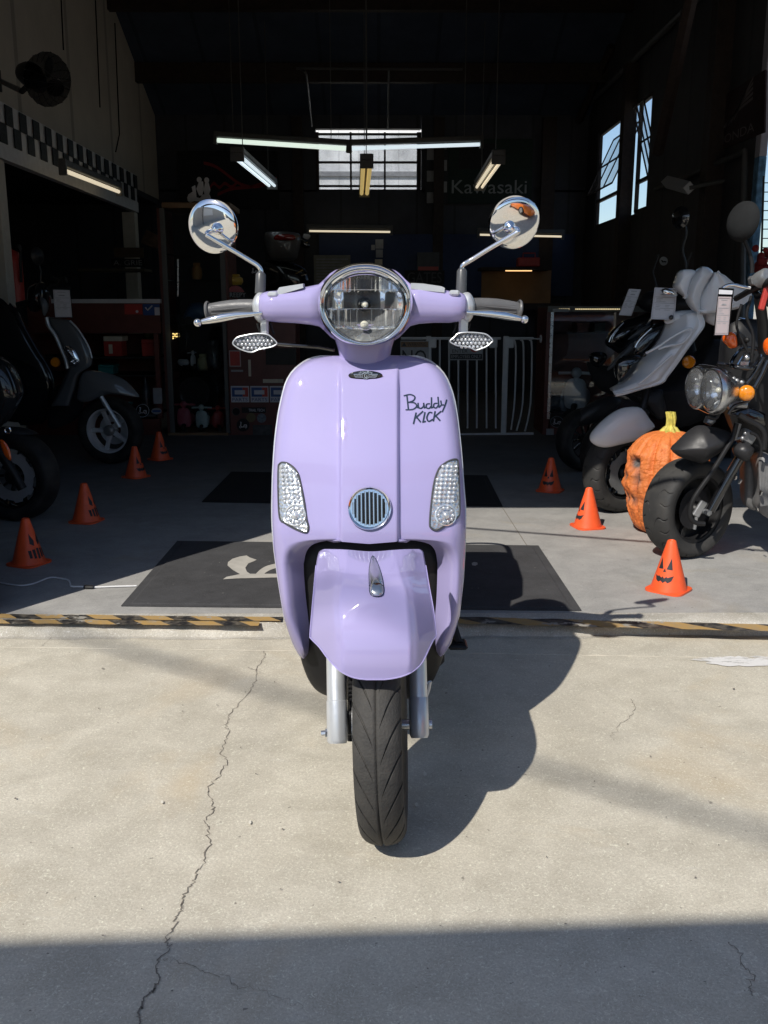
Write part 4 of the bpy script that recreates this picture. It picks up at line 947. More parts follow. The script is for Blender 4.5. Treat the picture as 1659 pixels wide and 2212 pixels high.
# rear window
def window(root, x0, x1, z0, z1, Y, nx, zs, name='window'):
    m = M(); t = 0.022
    for i in range(nx+1): m.box((lerp(x0, x1, i/nx), Y, (z0+z1)/2), (t if 0 < i < nx else 0.05, 0.05, z1-z0+0.04))
    for z in [z0] + zs + [z1]: m.box(((x0+x1)/2, Y, z), (x1-x0, 0.044, t))
    f = m.build(name, MT['beam'], root, smooth=False)
    m = M()
    m.box(((x0+x1)/2, Y, (z0+z1)/2), (x1-x0-0.01, 0.006, z1-z0-0.01)); m.build('pane', MT['pane'], f, smooth=False); return f
x0, x1 = P(684, 350, YB).x, P(905, 350, YB).x; zt_, zb_ = P(790, 289, YB).z, P(790, 411, YB).z
window(gar, x0, x1, zb_, zt_, YB+0.03, 3, [zb_+0.05, P(790, 350, YB).z, P(790, 307, YB).z])
# side windows: fixed lower lights, tilted sashes above
def sidewin(root, y0, y1, z0, zm, z1, tilt):
    m = M(); X = XR+0.025
    for y in (y0, y1): m.box((X, y, (z0+z1)/2), (0.035, 0.03, z1-z0))
    for z in (z0, zm, z1): m.box((X, (y0+y1)/2, z), (0.035, y1-y0, 0.03))
    f = m.build('window', MT['beam'], root, smooth=False)
    R = Matrix.Rotation(tilt, 3, 'Y'); c = V((X, (y0+y1)/2, (zm+z1)/2)); hh = (z1-zm)/2-0.03; wy = (y1-y0)/2-0.03
    m = M()
    for k in range(4): m.box(c + R @ V((0, lerp(-wy, wy, k/3), 0)), (0.012, 0.014, 2*hh), R)
    for k in range(3): m.box(c + R @ V((0, 0, lerp(-hh, hh, k/2))), (0.012, 2*wy, 0.016), R)
    s_ = m.build('sash', MT['beam'], f, smooth=False)
    m = M(); m.grid([[c + R @ V((0, y, z)) for y in (-wy, wy)] for z in (-hh, hh)]); m.build('pane', MT['pane'], s_, smooth=False)
sidewin(gar, 9.75, 10.95, 1.95, 2.22, 2.93, radians(24)); sidewin(gar, 8.90, 9.32, 1.95, 2.22, 2.93, radians(-16))
# mezzanine edge beam with chequered band, posts under it
XB = -2.5
def bz(u, v, X=XB):                           # point where the sight line meets the plane x = X
    d = ray(u, v); return CAM + d*(X/d.x)
zb0 = 2.02
m = M(); m.box((XB-0.03, 7.6, zb0+0.05), (0.06, 5.0, 0.10)); m.box((XB-0.035, 7.6, zb0+0.235), (0.05, 5.0, 0.27))
beam = m.build('mezzanine_beam', MT['white_check'], gar, smooth=False)
m = M(); sq = 0.128; y = 5.1; k = 0
while y < 10.05:
    m.box((XB+0.0005, y+sq/2, zb0+0.103+sq*(0.5 if k % 2 else 1.5)), (0.006, sq, sq)); y += sq; k += 1
m.build('chequer_band', MT['black_check'], beam, smooth=False)
for u, Y in ((58, 6.5), (320, 10.0)):
    m = M(); m.box((XB-0.07, Y, 1.03), (0.13, 0.13, 1.96), bev=0.004); m.build('mezzanine_post', MT['post_cream'], gar)
# ---- bodies outside: pale wall behind the rear window, added shading canopy, building and car behind the viewer
nb = thing('neighbouring_building', 'pale corrugated building seen through the rear window', 'building', (0, 17.2, 0))
m = M(); m.box((-1.5, 17.3, 2.4), (7.6, 0.2, 4.8)); m.build('wall', MT['corrug'], nb, smooth=False)
m = M(); m.box((-1.5, 17.18, 3.05), (7.6, 0.05, 0.05)); m.box((-1.5, 17.18, 3.35), (7.6, 0.05, 0.08)); m.build('wall_rail', simple('grey_rail', (0.3, 0.3, 0.31)), nb, smooth=False)
cn = thing('canopy', 'unseen flat canopy on posts behind the viewer, added to shade the near driveway', 'canopy', (0, -2, 0))
m = M(); R = Matrix.Rotation(radians(2.4), 3, 'Z'); m.box((0, -1.498, 3.05), (14, 0.8, 0.12), R); m.build('canopy_roof', MT['beam'], cn, smooth=False)  # added out of view, its edge set to cast the foreground shadow
for x in (-5.8, 5.8):
    m = M(); m.box((x, -1.55, 1.5), (0.12, 0.12, 2.98)); m.build('canopy_post', MT['fixture'], cn, smooth=False)
ws = thing('workshop_building', 'dark walled workshop behind the viewer on the left, mirrored in the left mirror', 'building', (-8, -6, 0))
m = M(); m.box((-8.2, -6.5, 1.4), (3.6, 13.0, 2.8)); m.build('wall', MT['wall_out'], ws, smooth=False)
m = M(); m.box((-6.38, -3.5, 1.7), (0.05, 2.6, 1.3)); m.build('wall_sign', MT['white_plastic'], ws, smooth=False)
st_ = thing('street_building', 'pale long building across the street behind the viewer', 'building', (4, -18, 0))
m = M(); m.box((6, -26, 1.5), (30, 4, 3.0)); m.build('wall', MT['wall_out'], st_, smooth=False)
m = M(); m.box((6, -23.98, 1.3), (20, 0.06, 1.2)); m.build('shopfront', MT['gloss_black'], st_, smooth=False)
wd_ = thing('overhead_wire', 'thin slack wire crossing in front of the doorway above the picture', 'wire', (0, 2.3, 2.24), 'wires over the forecourt')
m = M(); dS = V((0.555, 0.83, -1.0)); p1 = G(1000, 1140, FZ) - dS*2.2; p2 = G(1420, 1172, FZ) - dS*2.2; dd = (p2-p1)
m.tube([p1 - dd*3.0, p1, p2, p2 + dd*3.0], 0.011, 6); m.build('wire_strand', MT['black'], wd_)
wd2 = thing('overhead_wire', 'thick cable bundle high above the driveway casting a soft band of shade', 'wire', (0, -5, 8), 'wires over the forecourt')
m = M(); p1 = G(400, 1440, 0) - dS*8.0; p2 = G(1659, 1800, 0) - dS*8.0; dd = p2-p1; m.tube([p1 - dd*2.0, p1, p2, p2 + dd*2.0], 0.016, 6); m.build('wire_strand', MT['black'], wd2)
car = thing('parked_car', 'bright orange small car parked behind the viewer, seen in the right mirror', 'car', (3.0, -0.5, 0))
def car_sec(y, zs, ws): return [V((2.15+0.85 + w_*sx, y, z)) for sx in (-1, 1) for z, w_ in (zip(zs, ws) if sx < 0 else list(zip(zs, ws))[::-1])]
m = M(); rows = []
for y, top, wid in ((-3.6, 0.62, 0.55), (-3.5, 0.72, 0.72), (-3.0, 0.85, 0.80), (-2.4, 0.95, 0.84), (-1.2, 0.95, 0.86), (0.0, 0.92, 0.84), (0.5, 0.82, 0.78), (0.75, 0.68, 0.62)):
    rows.append(car_sec(y, (0.22, 0.4, 0.62*top/0.9, top), (wid*0.92, wid, wid, wid*0.88)))
ix = m.grid(rows, closed_u=True); m.fan(ix[0], sum(rows[0], V((0,0,0)))/8); m.fan(ix[-1], sum(rows[-1], V((0,0,0)))/8)
m.build('body', MT['orange_paint'], car)
m = M(); rows = [car_sec(y, (0.85, b), (0.76, w2)) for y, b, w2 in ((-3.0, 0.9, 0.68), (-2.5, 1.38, 0.55), (-1.6, 1.46, 0.58), (-0.9, 1.40, 0.56), (-0.3, 0.93, 0.70))]
ix = m.grid(rows, closed_u=True); m.fan(ix[0], sum(rows[0], V((0,0,0)))/4); m.fan(ix[-1], sum(rows[-1], V((0,0,0)))/4); m.build('cabin_glass', MT['gloss_black'], car)
for y in (-2.75, -0.15):
    for x in (2.2, 3.8):
        wv = tyre(M(), (x, y, 0.31), (1, 0, 0), 0.31, 0.2, 0.2, 40, 12).build('wheel', MT['rubber'], car); M().lathe([(0, -0.06), (0.19, -0.07), (0.19, 0.07), (0, 0.06)], (x, y, 0.31), (1, 0, 0), 20).build('rim', MT['alloy'], wv)
# ================================================================== things inside the garage
def lightfix(label, a, b, tubes, mt, r=0.019, drop=0.0, group='fluorescent lights hung in the garage', chain=True, housing=True):
    A, B = P(*a), P(*b); d = (B-A).normalized(); side = d.cross(V((0, 0, 1))).normalized(); up = side.cross(d)
    t = thing('ceiling_light', label, 'light fixture', lerp(A, B, 0.5), group)
    R = Matrix((side, d, up)).transposed(); L = (B-A).length; wd = 0.05 + 0.055*(tubes-1)
    if housing:
        h = M(); h.box(lerp(A, B, 0.5) + up*0.052, (wd, L*1.05, 0.05), R, bev=0.008)
        for k in (-0.515, 0.515): h.box(lerp(A, B, 0.5) + d*L*k + up*0.02, (wd*1.05, 0.03, 0.11), R)
        h.build('housing', MT['fixture'], t)
    for k in range(tubes):
        off = side*((k-(tubes-1)/2)*0.058)
        M().tube([A+off, B+off], r, 10).build('tube_lamp', mt, t)
    if chain:
        for k in (0.12, 0.88):
            p = lerp(A, B, k) + up*0.075; m = M(); m.tube([p, V((p.x, p.y, rz(p.y)-0.02))], 0.004, 5); m.build('chain', MT['fixture'], t)
    return t
lightfix('long lit tube light on the left, slanting down to the middle of the window', (470, 303, 9.2), (748, 321, 9.0), 1, MT['tube'], 0.021)
lightfix('long lit tube light on the right, its inner end before the rear window', (760, 321, 9.0), (1036, 312, 9.2), 1, MT['tube_cool'], 0.017)
lightfix('twin tube light with bluish tubes hanging left of the rear window, end on', (514, 340, 8.0), (587, 401, 10.4), 2, MT['tube_cool'], 0.015)
lightfix('twin tube light with warm tubes hanging right of the rear window, end on', (1076, 346, 8.0), (1036, 404, 10.4), 2, MT['tube_warm'], 0.015)
lightfix('dim yellow twin tube light hanging in front of the rear window', (792, 355, 8.0), (787, 418, 10.2), 2, MT['tube_yellow'], 0.019)
lightfix('single lit tube under the chequered beam', (138, 368, 7.0), (256, 414, 8.7), 1, MT['tube_warm'], 0.016, chain=False)
lightfix('thin lit strip above the workbench behind the headlight', (668, 499, 11.2), (843, 501, 11.2), 1, MT['tube_warm'], 0.011, group='strip lights over the rear benches', chain=False)
lightfix('thin lit strip behind the right mirror', (1036, 507, 11.2), (1213, 511, 11.2), 1, MT['tube_warm'], 0.011, group='strip lights over the rear benches', chain=False)
ub = thing('wall_light', 'unlit white box light high on the right wall', 'light fixture', P(1464, 398, 7.2))
m = M(); pa, pb = P(1440, 393, 7.4), P(1489, 406, 6.9); m.tube([pa, pb], 0.045, 4); m.build('light_cover', MT['gate_white'], ub)
m = M(); m.tube([pb, V((XR, pb.y, pb.z+0.05))], 0.015, 6); m.build('bracket', MT['fixture'], ub)
# wall fan
fa = thing('wall_fan', 'dark wall fan with round wire cage high on the left', 'fan', P(70, 170, 5.6))
fc = P(103, 172, 5.6); fx = V((0.78, -0.5, -0.28)).normalized(); _, f1, f2 = frame(fx)
m = M(); m.lathe([(0.02, 0.088), (0.08, 0.078), (0.128, 0.039), (0.143, 0.0), (0.128, -0.039), (0.08, -0.068), (0.02, -0.078)], fc, fx, 40)
dk = glass('fan_mesh', (0.6, 0.6, 0.62), 0.0, 0.9, dirt=0.40, fres=0.0, dirt_col=(0.012, 0.012, 0.014)); m.build('cage_mesh', dk, fa)
m = M()
for k in range(18):
    a = 2*pi*k/18; q = f1*cos(a) + f2*sin(a); m.tube([fc + fx*h + q*r for r, h in ((0.02, 0.09), (0.08, 0.08), (0.13, 0.04), (0.145, 0.0), (0.13, -0.04), (0.08, -0.07))], 0.0016, 4)
m.build('cage', MT['black'], fa)
m = M()
for k in range(3):
    a = 2*pi*k/3; q = f1*cos(a)+f2*sin(a); q2 = fx.cross(q); c = fc + q*0.065
    m.pillow([c + q*0.055*cos(b) + q2*0.045*sin(b) + fx*0.02*sin(b) for b in [2*pi*i/14 for i in range(14)]], fx, 0.004, 0.004, 2)
m.build('fan_blade', MT['black'], fa)
m = M(); mc_ = fc - fx*0.16; m.lathe([(0.0, -0.07), (0.05, -0.06), (0.065, -0.02), (0.065, 0.04), (0.04, 0.08), (0.02, 0.12)], mc_, fx, 20); m.build('motor', MT['black'], fa)
m = M(); w0 = bz(-6, 172, XL); m.tube([mc_ - V((0, 0, 0.05)), mc_ - V((0.05, 0, 0.09)), w0], 0.016, 8); m.box(w0, (0.02, 0.1, 0.14)); m.build('bracket', MT['black'], fa)
m = M()
for pts in ([(132, 0), (137, 108)], [(206, 0), (216, 232)], [(248, 50), (258, 290), (250, 328)]): m.tube([bz(u, v, XL+0.006) for u, v in pts], 0.006, 5)
m.build('wall_cord', MT['black'], gar)
# ---- flat things
def card(name, label, cat, u0, v0, u1, v1, Y, mat, th=0.012, group=None, parent=None):
    m = M(); slab(m, u0, v0, u1, v1, Y, th); o = m.build(name, mat, parent, smooth=False)
    return tag(o, label, cat, group) if parent is None else o
def words(parent, txt, u0, v0, u1, v1, Y, mat, name='lettering', shear=0.0):
    m = M(); put_text(m, txt, rect_fn(u0, v0, u1, v1, Y-0.003), shear); return m.build(name, mat, parent, smooth=False)
def patch(parent, name, u0, v0, u1, v1, Y, mat):
    m = M(); slab(m, u0, v0, u1, v1, Y-0.0025, 0.0020); return m.build(name, mat, parent, smooth=False)
YW = 11.42
b1 = card('banner', 'dark banner with red script hanging on the rear wall at left', 'banner', 387, 326, 602, 452, YW, MT['banner_dark'], group=None)
m = M()
for st in ([(440, 352), (470, 362), (520, 398), (560, 402), (598, 385)], [(470, 420), (500, 408), (540, 404), (570, 396)], [(452, 408), (462, 396), (474, 405), (486, 396), (500, 404), (512, 394)]):
    sp = spline([(a, b, 0) for a, b in st], 4, False); m.grid([[P(p.x, p.y-3.5, YW-0.004) for p in sp], [P(p.x, p.y+3.5, YW-0.004) for p in sp]], flip=True)
m.build('banner_script', simple('script_red', (0.3, 0.03, 0.035), 0.8), b1, smooth=False)
b2 = card('chequered_flag', 'black and white chequered flag beside the green banner', 'flag', 920, 297, 968, 440, YW, MT['black_check'])
m = M()
for r_ in range(6):
    u = 922 if r_ % 2 else 944; slab(m, u, 299+23.3*r_, u+21.5, 299+23.3*(r_+1), YW-0.004, 0.003)
m.build('flag_square', simple('dim_white_check', (0.3, 0.3, 0.3), 0.8), b2, smooth=False)
b3 = card('banner', 'dark green banner reading Kawasaki right of the rear window', 'banner', 969, 300, 1149, 440, YW, MT['green'])
words(b3, 'Kawasaki', 976, 389, 1138, 418, YW, simple('banner_grey', (0.30, 0.32, 0.32), 0.8)); patch(b3, 'banner_patch', 992, 310, 1072, 365, YW, MT['banner_dark'])
hb = M(); q = [bz(u, v, XR-0.02) for u, v in ((1545, 218), (1653, 150), (1650, 286), (1540, 330))]; hb.prism(q, (0.012, 0, 0)); hb = tag(hb.build('banner', simple('maroon_banner', (0.03, 0.01, 0.012), 0.8), smooth=False), 'dark red banner with a wing emblem on the right wall', 'banner')
def bil(s, t):
    a, b, c, d = q[3], q[2], q[1], q[0]; return lerp(lerp(a, b, s), lerp(d, c, s), t) + V((-0.004, 0, 0))
hg = simple('banner_wing', (0.2, 0.17, 0.17), 0.8)
m = M(); put_text(m, 'HONDA', lambda s, t: bil(0.12+0.72*s, 0.08+0.16*t)); m.build('lettering', hg, hb, smooth=False)
m = M()
for k in range(5):
    a = [(0.20+0.06*k, 0.34+0.02*k), (0.45+0.05*k, 0.52+0.06*k), (0.80, 0.62+0.085*k)]
    sp = spline([(x, y, 0) for x, y in a], 6, False); m.grid([[bil(p.x, p.y) for p in sp], [bil(p.x, p.y+0.05) for p in sp]])
m.build('wing_emblem', hg, hb, smooth=False)
# rear boards, papers
card('wall_board', 'long navy blue board behind the rear benches', 'board', 690, 506, 1240, 640, 11.40, MT['navy'], 0.02)
n1 = card('notice_board', 'pale sheet of closely printed lines behind the left of the headlight', 'notice', 678, 551, 757, 622, 11.1, simple('notice_sheet', (0.22, 0.21, 0.17), 0.8))
for k in range(9): patch(n1, 'printed_line', 683, 559+6.4*k, 752 - (k*13 % 17), 560.6+6.4*k, 11.1, MT['grey_print'])
card('paper_note', 'white paper pinned above two others on the blue board', 'paper', 811, 517, 828, 537, 11.33, MT['grey_print'], group='papers pinned on the blue board')
card('paper_note', 'small paper square pinned left of the others on the blue board', 'paper', 802, 529, 810, 540, 11.33, MT['grey_print'], group='papers pinned on the blue board')
card('paper_note', 'grey paper pinned in the middle of the column on the blue board', 'paper', 812, 539, 827, 556, 11.33, MT['grey_print'], group='papers pinned on the blue board')
card('paper_note', 'brownish picture card pinned lowest on the blue board', 'paper', 810, 560, 826, 582, 11.33, MT['paper_warm'], group='papers pinned on the blue board')
pr = card('poster', 'small grey and red poster on the blue board right of the headlight', 'poster', 901, 545, 949, 602, 11.33, simple('poster_grey', (0.05, 0.055, 0.06))); patch(pr, 'red_field', 903, 576, 947, 598, 11.33, MT['red'])
gs = card('wall_sign', 'dark sign with large grey letters behind the right handlebar', 'sign', 874, 584, 960, 614, 11.2, MT['banner_dark']); words(gs, 'GATES', 880, 588, 954, 611, 11.2, simple('dim_letters', (0.045, 0.046, 0.05)))
# workbench
wb = thing('workbench', 'workbench with a warm lit plywood back far behind the right grip', 'workbench', P(1115, 660, 10.7))
m = M(); slab(m, 1040, 584, 1190, 655, 10.9, 0.03); m.build('back_panel', MT['ply'], wb, smooth=False)
m = M(); slab(m, 1020, 655, 1210, 668, 10.4, 0.5); m.build('bench_top', MT['beam'], wb, smooth=False)
m = M(); slab(m, 1040, 577, 1190, 583, 10.5, 0.4); m.build('shelf', MT['beam'], wb, smooth=False)
m = M(); m.tube([P(1092, 584, 10.62), P(1149, 584, 10.62)], 0.010, 8); m.build('strip_lamp', MT['bench_led'], wb)
tb = thing('toolbox', 'dark red toolbox on the shelf over the lit bench', 'toolbox', P(1142, 577, 10.6)); m = M(); slab(m, 1119, 556, 1167, 576, 10.6, 0.15, 0.01); m.build('case', MT['red'], tb); m = M(); m.tube([P(1130, 556, 10.67), P(1130, 547, 10.67), P(1156, 547, 10.67), P(1156, 556, 10.67)], 0.008, 6); m.build('handle', MT['red'], tb)
# touring motorcycle on the lift, seen from behind
tm = thing('touring_motorcycle', 'grey touring motorcycle with a top case, raised left of the headlight', 'motorcycle', P(612, 700, 10.2))
def ell(cx, cy, rx, ry, n=24, pw=1.0): return [(cx + rx*math.copysign(abs(cos(2*pi*k/n))**pw, cos(2*pi*k/n)), cy + ry*math.copysign(abs(sin(2*pi*k/n))**pw, sin(2*pi*k/n))) for k in range(n)]
def pil(ol, Y, f, b, mat, name, parent, sm=3, nrm=(0, -1, 0), rings=5, power=2.0):
    if sm: ol = [(p.x, p.y, p.z) for p in spline([(a[0], a[1], a[2] if len(a) > 2 else Y) for a in ol], sm)]
    else: ol = [(a[0], a[1], a[2] if len(a) > 2 else Y) for a in ol]
    m = M(); m.pillow([P(*a) for a in ol], nrm, f, b, rings, power=power); return m.build(name, mat, parent)
mg = simple('pearl_grey', (0.10, 0.10, 0.105), 0.35, coat=0.6)
tc = pil([(571, 506), (590, 500), (636, 502), (650, 512), (645, 545), (636, 562), (590, 562), (576, 545)], 10.0, 0.10, 0.2, mg, 'top_case', tm)
pil([(598, 507), (632, 507), (636, 518), (594, 518)], 9.9, 0.02, 0.01, MT['red_lens'], 'tail_lamp', tc)
pil([(568, 570), (600, 562), (650, 575), (668, 600), (660, 640), (570, 640)], 10.1, 0.1, 0.2, MT['dark_paint'], 'tail_body', tm)
pil([(640, 508), (664, 520), (668, 535), (650, 532)], 10.3, 0.02, 0.02, MT['gloss_black'], 'windscreen', tm)
pil([(657, 505), (670, 508), (666, 517), (655, 513)], 10.3, 0.01, 0.02, MT['gate_white'], 'mirror', tm)
m = M(); m.tube([P(600, 640, 10.2), P(600, 760, 10.2)], 0.06, 8); m.build('rear_wheel', MT['rubber_dark'], tm)
# ---- glass display cabinet
YC = 7.5
dc = thing('display_cabinet', 'tall glass display cabinet with wooden top left of the lilac scooter', 'cabinet', P(424, 940, YC))
m = M(); slab(m, 349, 437, 497, 449, YC-0.02, 0.50, 0.004); m.build('cabinet_top', MT['wood'], dc)
m = M(); slab(m, 362, 935, 493, 947, YC-0.02, 0.50); m.build('cabinet_base', MT['wood'], dc)
for u in (356, 480): m = M(); slab(m, u, 449, u+10, 936, YC, 0.03); m.build('cabinet_frame', MT['fixture'], dc, smooth=False)
for u in (350, 490): m = M(); slab(m, u, 449, u+6, 936, YC+0.02, 0.46); m.build('cabinet_side', MT['wood_red'], dc, smooth=False)
m = M(); slab(m, 355, 447, 492, 937, YC+0.47, 0.02); m.build('cabinet_back', MT['matte_black'], dc, smooth=False)
for v in (548, 604, 700, 799): m = M(); slab(m, 362, v, 484, v+2.5, YC+0.05, 0.40); m.build('shelf', MT['show_glass'], dc, smooth=False)
m = M(); slab(m, 366, 449, 480, 936, YC+0.012, 0.004); m.build('cabinet_door', MT['show_glass'], dc, smooth=False)
m = M(); m.tube([P(384, 560, YC-0.01), P(384, 640, YC-0.01)], 0.006, 6); m.build('door_handle', MT['steel'], dc)
# small scooters and toys
def toy_scooter(name, label, u, v, h, Y, mat, group=None, yaw=0.0, seat=MT['black']):
    # a little scooter standing on (u, v), h picture units tall
    base = P(u, v, Y); k = h*Y/2000.0; t = thing(name, label, 'model scooter', base, group); R = Matrix.Rotation(yaw, 3, 'Z')
    def q(x, y, z): return base + R @ V((x*k, y*k, z*k))
    m = M(); m.pillow([q(x, -0.32, z) for x, z in [(p.x, p.y) for p in spline([(-0.20, 0.28, 0), (-0.2, 0.6, 0), (-0.12, 0.76, 0), (0.12, 0.76, 0), (0.2, 0.6, 0), (0.2, 0.28, 0), (0.1, 0.2, 0), (-0.1, 0.2, 0)], 3)]], R @ V((0, -1, 0)), 0.08*k, 0.03*k, 4); m.build('shield', mat, t)
    m = M(); m.ball(q(0, 0.30, 0.38), (0.20*k, 0.36*k, 0.20*k), 14, 9, R); m.build('tail', mat, t)
    m = M(); m.box(q(0, -0.02, 0.2), (0.3*k, 0.55*k, 0.06*k), R, bev=0.01*k); m.box(q(0, 0.25, 0.58), (0.24*k, 0.5*k, 0.08*k), R, bev=0.03*k); m.build('seat', seat, t)
    m = M(); m.tube([q(-0.34, -0.25, 0.86), q(0, -0.28, 0.88), q(0.34, -0.25, 0.86)], 0.03*k, 8); m.ball(q(0, -0.32, 0.88), 0.10*k); m.tube([q(0, -0.30, 0.85), q(0, -0.36, 0.3)], 0.05*k, 8); m.build('handlebar', mat, t)
    for y in (-0.42, 0.45):
        m = M(); tyre(m, q(0, y, 0.16), R @ V((1, 0, 0)), 0.16*k, 0.11*k, 0.08*k, 20, 8); m.lathe([(0, -0.03*k), (0.085*k, -0.03*k), (0.085*k, 0.03*k), (0, 0.03*k)], q(0, y, 0.16), R @ V((1, 0, 0)), 12); m.build('wheel', MT['rubber_dark'], t)
    return t
toy_scooter('toy_scooter', 'dark red model scooter on the cabinet floor, left of the pale green one', 404, 934, 72, YC+0.22, MT['pink'], 'model scooters in the glass cases')
toy_scooter('toy_scooter', 'pale green model scooter on the cabinet floor', 441, 934, 64, YC+0.2, MT['pale_green'], 'model scooters in the glass cases')
toy_scooter('toy_scooter', 'red and white model scooter on the cabinet floor at its right edge', 468, 934, 62, YC+0.22, MT['red'], 'model scooters in the glass cases', 0.4)
toy_scooter('toy_scooter', 'tiny white model scooter on the cabinet middle shelf', 407, 799, 42, YC+0.2, MT['gate_white'], 'model scooters in the glass cases', 1.1)
toy_scooter('toy_scooter', 'white model scooter hanging high in the cabinet shelf beside a blue toy', 425, 700, 34, YC+0.25, MT['gate_white'], 'model scooters in the glass cases', -0.7)
def pot(name, label, cat, u, v, h, w_, Y, mat, prof, group=None):
    b = P(u, v, Y); k = Y/2000.0; m = M(); m.lathe([(r*w_*k/2, z*h*k) for r, z in prof], b, (0, 0, 1), 18); return tag(m.build(name, mat), label, cat, group)
bottle = [(0.0, 0.0), (1.0, 0.01), (1.0, 0.55), (0.85, 0.68), (0.4, 0.78), (0.36, 0.97), (0.0, 1.0)]
jar = [(0.0, 0.0), (0.8, 0.02), (1.0, 0.3), (0.95, 0.65), (0.6, 0.82), (0.7, 0.9), (0.6, 1.0), (0.0, 1.0)]
tc_ = thing('toy_car', 'blue toy car on the second cabinet shelf', 'toy car', P(424, 700, YC+0.2))
pil([(398, 690), (402, 670), (412, 656), (436, 654), (448, 668), (452, 690)], YC+0.2, 0.07, 0.07, simple('dull_blue', (0.04, 0.1, 0.2), 0.4), 'body', tc_)
for u in (408, 442): m = M(); m.lathe([(0, -0.02), (0.03, -0.02), (0.03, 0.02), (0, 0.02)], P(u, 692, YC+0.13), (0, 1, 0), 14); m.build('wheel', MT['black'], tc_)
pot('figurine', 'pale yellow figurine on the middle cabinet shelf', 'figurine', 440, 799, 34, 26, YC+0.2, simple('pale_yellow', (0.35, 0.33, 0.18)), jar)
pot('jar', 'black and white jar on the middle cabinet shelf at the right', 'jar', 463, 799, 62, 32, YC+0.18, simple('black_white_glaze', (0.06, 0.06, 0.06), 0.3, var=0.8), jar)
pot('figurine', 'orange figurine under the left mirror high in the cabinet', 'figurine', 426, 604, 34, 22, YC+0.2, simple('dull_orange', (0.34, 0.15, 0.03)), jar)
gl = thing('case_lamp', 'cluster of small gold lights by the cabinet door', 'lamp', P(378, 728, YC-0.02)); m = M()
for k in range(7): m.ball(P(374+4*(k % 3), 721+5*(k//3)+(k % 2), YC-0.03), 0.0055, 8, 6)
m.build('bulb', emit('gold_led', (1.0, 0.72, 0.25), 1.6), gl)
rs = thing('scooter_figure', 'white cut-out of two riders on a scooter standing on the display cabinet', 'cut-out', P(430, 437, YC+0.2))
m = M()
for ol in ([(404, 428), (412, 436), (420, 434), (432, 436), (446, 436), (456, 432), (452, 420), (438, 420), (432, 428), (424, 426), (421, 400), (414, 404), (416, 414), (407, 420)], [(424, 408), (430, 392), (438, 392), (440, 408), (436, 422), (430, 422)], [(440, 410), (443, 394), (450, 394), (454, 410), (450, 422), (442, 422)]):
    m.prism([P(u, v, YC+0.2) for u, v in ol], (0, 0.012, 0))
for u, v in ((430, 388), (446, 389)): m.prism([P(a, b, YC+0.2) for a, b in ell(u, v, 5, 6, 14)], (0, 0.012, 0))
for u in (411, 447): m.prism([P(a, b, YC+0.195) for a, b in ell(u, 431, 6, 6, 14)], (0, 0.012, 0))
m.build('rider_plate', MT['gate_white'], rs, smooth=False)
# ---- counters
lc = thing('counter', 'dark red counter with silver top edge left of the glass cabinet', 'counter', P(225, 940, YC))
m = M(); slab(m, 60, 646, 346, 655, YC-0.03, 0.6); m.build('counter_top', MT['gate_white'], lc, smooth=False)
m = M(); slab(m, 60, 655, 346, 720, YC, 0.05); slab(m, 60, 905, 346, 940, YC, 0.05); slab(m, 336, 721, 346, 904, YC, 0.05); m.build('counter_panel', MT['wood_red'], lc, smooth=False)
m = M(); slab(m, 60, 721, 345, 904, YC+0.5, 0.03); m.build('counter_back', MT['wood_red'], lc, smooth=False)
for v in (771, 810, 896): m = M(); slab(m, 60, v, 336, v+4, YC+0.01, 0.48); m.build('shelf', MT['fixture'] if v > 850 else MT['matte_black'], lc, smooth=False)
s1 = card('wall_sign', 'orange red sign stuck under the left counter top', 'sign', 269, 657, 307, 679, YC-0.006, MT['red'], 0.004); m = M(); m.prism([P(a, b, YC-0.0075) for a, b in ell(296, 673, 3, 3, 10)], (0, 0.001, 0)); m.build('sign_dot', MT['paper'], s1)
s2 = card('wall_sign', 'blue sign with a white tick under the left counter top', 'sign', 309, 657, 345, 681, YC-0.006, MT['blue'], 0.004); patch(s2, 'sign_panel', 334, 664, 345, 681, YC-0.006, MT['paper'])
m = M(); m.tube([P(314, 664, YC-0.008), P(319, 670, YC-0.008), P(329, 660, YC-0.008)], 0.006, 5); m.build('tick', MT['paper'], s2)
def carton(label, u0, v0, u1, v1, Y, mat, lid=None, grp='boxes on the counter shelves'):
    t = thing('carton', label, 'box', P((u0+u1)/2, v1, Y), grp); m = M(); slab(m, u0, v0+ (v1-v0)*0.25, u1, v1, Y, 0.16, 0.004); m.build('box_body', mat, t)
    m = M(); slab(m, u0-1, v0, u1+1, v0+(v1-v0)*0.25, Y-0.01, 0.18, 0.004); m.build('box_lid', lid or mat, t); return t
c1 = carton('red box with a cream lid on the left counter shelf', 224, 726, 263, 771, YC+0.12, MT['red'], MT['paper_warm']); slab_ = patch(c1, 'box_label', 235, 744, 243, 764, YC+0.12, MT['paper_warm'])
carton('plain dark red box on the counter shelf next to the cabinet', 306, 733, 334, 771, YC+0.12, MT['red'])
carton('teal box on the lower counter shelf', 212, 788, 244, 810, YC+0.12, MT['teal'])
carton('small teal and grey box on the bottom counter shelf', 253, 872, 275, 896, YC+0.12, MT['teal'])
pot('bottle', 'dark bottle with a pale label on the bottom counter shelf', 'bottle', 318, 896, 84, 20, YC+0.15, simple('dim_bottle', (0.05, 0.05, 0.055), 0.3, var=0.6, scale=9), bottle)
pot('bottle', 'green topped jar on the upper counter shelf', 'bottle', 322, 733, 26, 26, YC+0.3, simple('olive', (0.06, 0.09, 0.02)), jar)
card('card_stand', 'small white framed card on the bottom counter shelf', 'card', 331, 838, 350, 872, YC-0.01, MT['grey_print'], 0.006)
